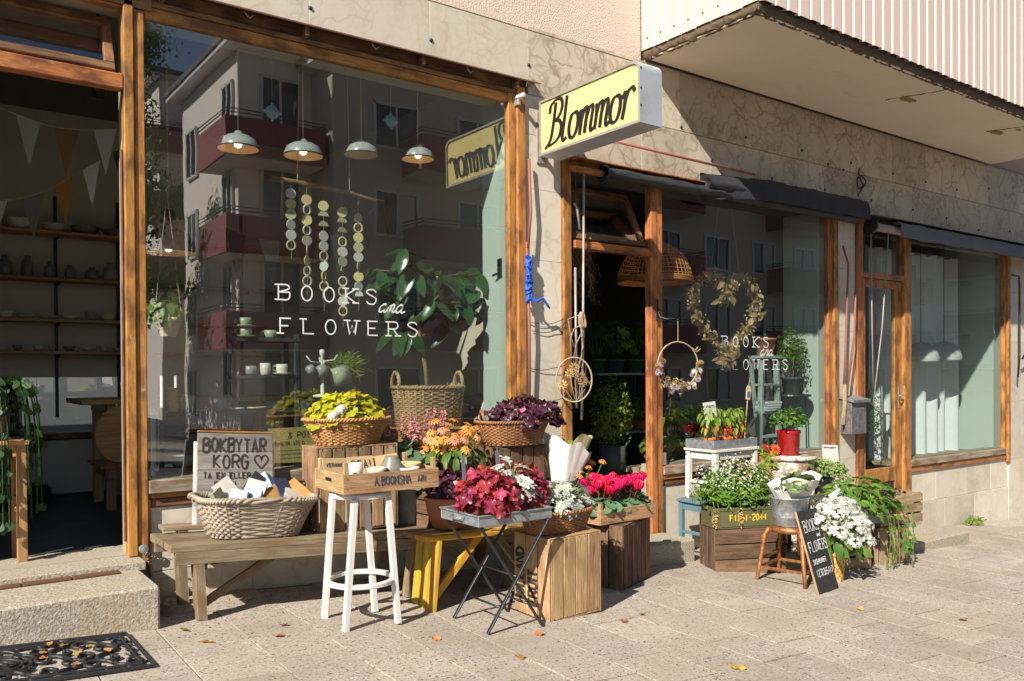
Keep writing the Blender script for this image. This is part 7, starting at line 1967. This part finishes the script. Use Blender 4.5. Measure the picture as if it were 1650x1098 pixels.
for i, (x, y, z, kind, lab) in enumerate(((5.95, 1.2, 1.515, 0, 'leafy plant at the left of the upper rack tier'), (6.22, 1.2, 1.515, 1, 'split leaf plant in the middle of the upper rack tier'), (6.5, 1.2, 1.515, 0, 'leafy plant at the right of the upper rack tier'), (5.95, 1.15, .895, 2, 'fern at the left of the lower rack tier'), (6.25, 1.1, .895, 2, 'fern in the middle of the lower rack tier'), (6.52, 1.15, .895, 2, 'fern at the right of the lower rack tier'))):
    o = thing('potted_plant', lab, 'plant', (x, y, F2+z), group='plants on the rack'); pot(o, .10, .075, .15, [plain('green_plastic_pot', (.02, .09, .05), .5, bump=0), pm, m_terra][kind])
    if kind == 2: spray(o, l_grn, 420, (0, -.03, .2), (.20, .18, .2), .06, .012, 'fronds', i, -.1, lo=-.5)
    else: dome(o, [mons if kind else leaf_lobed(l_dgrn, 3, .05, .05, 22, .1, seed=i)], 12, (0, 0, .3), (.2, .16, .26), (.07, .13), 'leaf', l_stem, .3, lo=-.1, seed=i)
lf_ = thing('maidenhair_fern', 'bright sunlit fern just inside the doorway', 'plant', (5.62, .62, F2), group='indoor plants'); MB().lathe([(.10, 0), (.10, .55), (.14, .6), (.14, .8), (.12, .8), (0, .75)], 20).build('pot_stand', pm, lf_, True)
spray(lf_, l_lgrn, 900, (0, 0, 1.1), (.22, .2, .40), .035, .014, 'fronds', 5, -.1, lo=-.9)
for x, y, lab, r_, h_ in ((6.15, .75, 'grey lidded pot on the floor inside the doorway', .17, .30), (6.5, .62, 'pale ribbed plant pot on the floor inside the doorway', .19, .30)):
    o = thing('floor_pot', lab, 'pot', (x-.55, y+.15, F2)); MB().lathe([(r_*.8, 0), (r_*.85, .01), (r_, h_*.9), (r_*1.04, h_*.9), (r_*1.04, h_), (r_*.9, h_), (0, h_*.85)], 28).build('body', plain('grey_pink_pot', (.30, .24, .21), .7), o, True)
pa = thing('pampas_bunch', 'bunch of dried pampas plumes hanging inside the doorway', 'plant', (4.86, .26, 1.55)); q = random.Random(3); mb = MB()
for k in range(34):
    a = q.uniform(0, 6.3); dx, dy = .16*math.cos(a)*q.random(), .12*math.sin(a)*q.random(); L = q.uniform(.5, .95)
    for j in range(26):
        t = q.random(); p = Vector((dx*t*1.6+.05*t, dy*t*1.6, -L*t)); T = basis((q.gauss(0, 1), q.gauss(0, 1), .2), (q.gauss(.3, .6), q.gauss(0, .6), -1)); T.translation = p; l = q.uniform(.06, .13)
        mb.add([(0, -.002, 0), (l, 0, 0), (0, .002, 0)], [(0, 1, 2)], T)
stuff(mb.build('plumes', p_pampas, pa)); MB().tube([(0, 0, 0), (0, 0, .5)], .004, 5).build('cord', m_rope, pa)
# ================================================================ inside the right hand shop
F3 = -1.66
cu = thing('curtain', 'pale grey curtain hanging in folds behind the right hand window', 'curtain', (11.2, .58, -1.6)); v = []
for i in range(161):
    x = -1.05+2.25*i/160; y = .065*math.sin(x*22)+.03*math.sin(x*9+1)
    v += [(x, y, 0), (x, y*.9, 3.2)]
MB().add(v, [(2*i, 2*i+2, 2*i+3, 2*i+1) for i in range(160)]).build('cloth', plain('pale_curtain_cloth', (.74, .79, .77), .9, scale=20, bump=.05), cu, True); MB().tube([(-1.1, 0, 3.2), (1.25, 0, 3.2)], .012, 8).build('rail', m_darkmetal, cu)
for x, z, lab in ((11.10, .12, 'left white woven pendant shade in the right window'), (11.72, .14, 'right white woven pendant shade in the right window')):
    o = thing('woven_pendant', lab, 'lamp', (x, .42, z)); MB().lathe([(.22, 0), (.23, .05), (.19, .17), (.08, .25), (.02, .26), (0, .26)], 28, cap=False).build('shade', plain('white_woven_shade', (.62, .62, .58), .8, scale=60, bump=.3), o, True); MB().tube([(0, 0, .26), (0, 0, 2.1)], .005, 5).build('cord', m_black, o)
ln_ = thing('frame_lantern', 'slim brass framed lantern at the left of the right window', 'lantern', (10.32, .32, -1.154)); fr_ = MB()
for sx in (-1, 1):
    for sy in (-1, 1): fr_.box((sx*.13, sy*.09, .3), (.02, .02, .6), .002)
for z in (.01, .6): fr_.box((0, 0, z), (.29, .21, .02), .002)
fr_.build('frame', plain('dull_brass', (.36, .28, .14), .4, metal=.6), ln_)
ol = thing('olive_tree', 'young olive tree in a tall basket behind the glazed door', 'plant', (9.72, .42, F3), group='indoor plants')
basket(ol, .17, .17, .42, .22, m_wick4, 18, 16, 2., .012, .0115, handles=.09); MB().tube([(0, 0, .38), (.01, 0, .9), (-.01, 0, 1.2)], .012, 6).build('trunk', m_bark, ol); spray(ol, l_grn, 520, (0, 0, 1.15), (.24, .2, .38), .06, .009, 'foliage', 9, .5, lo=-.9)
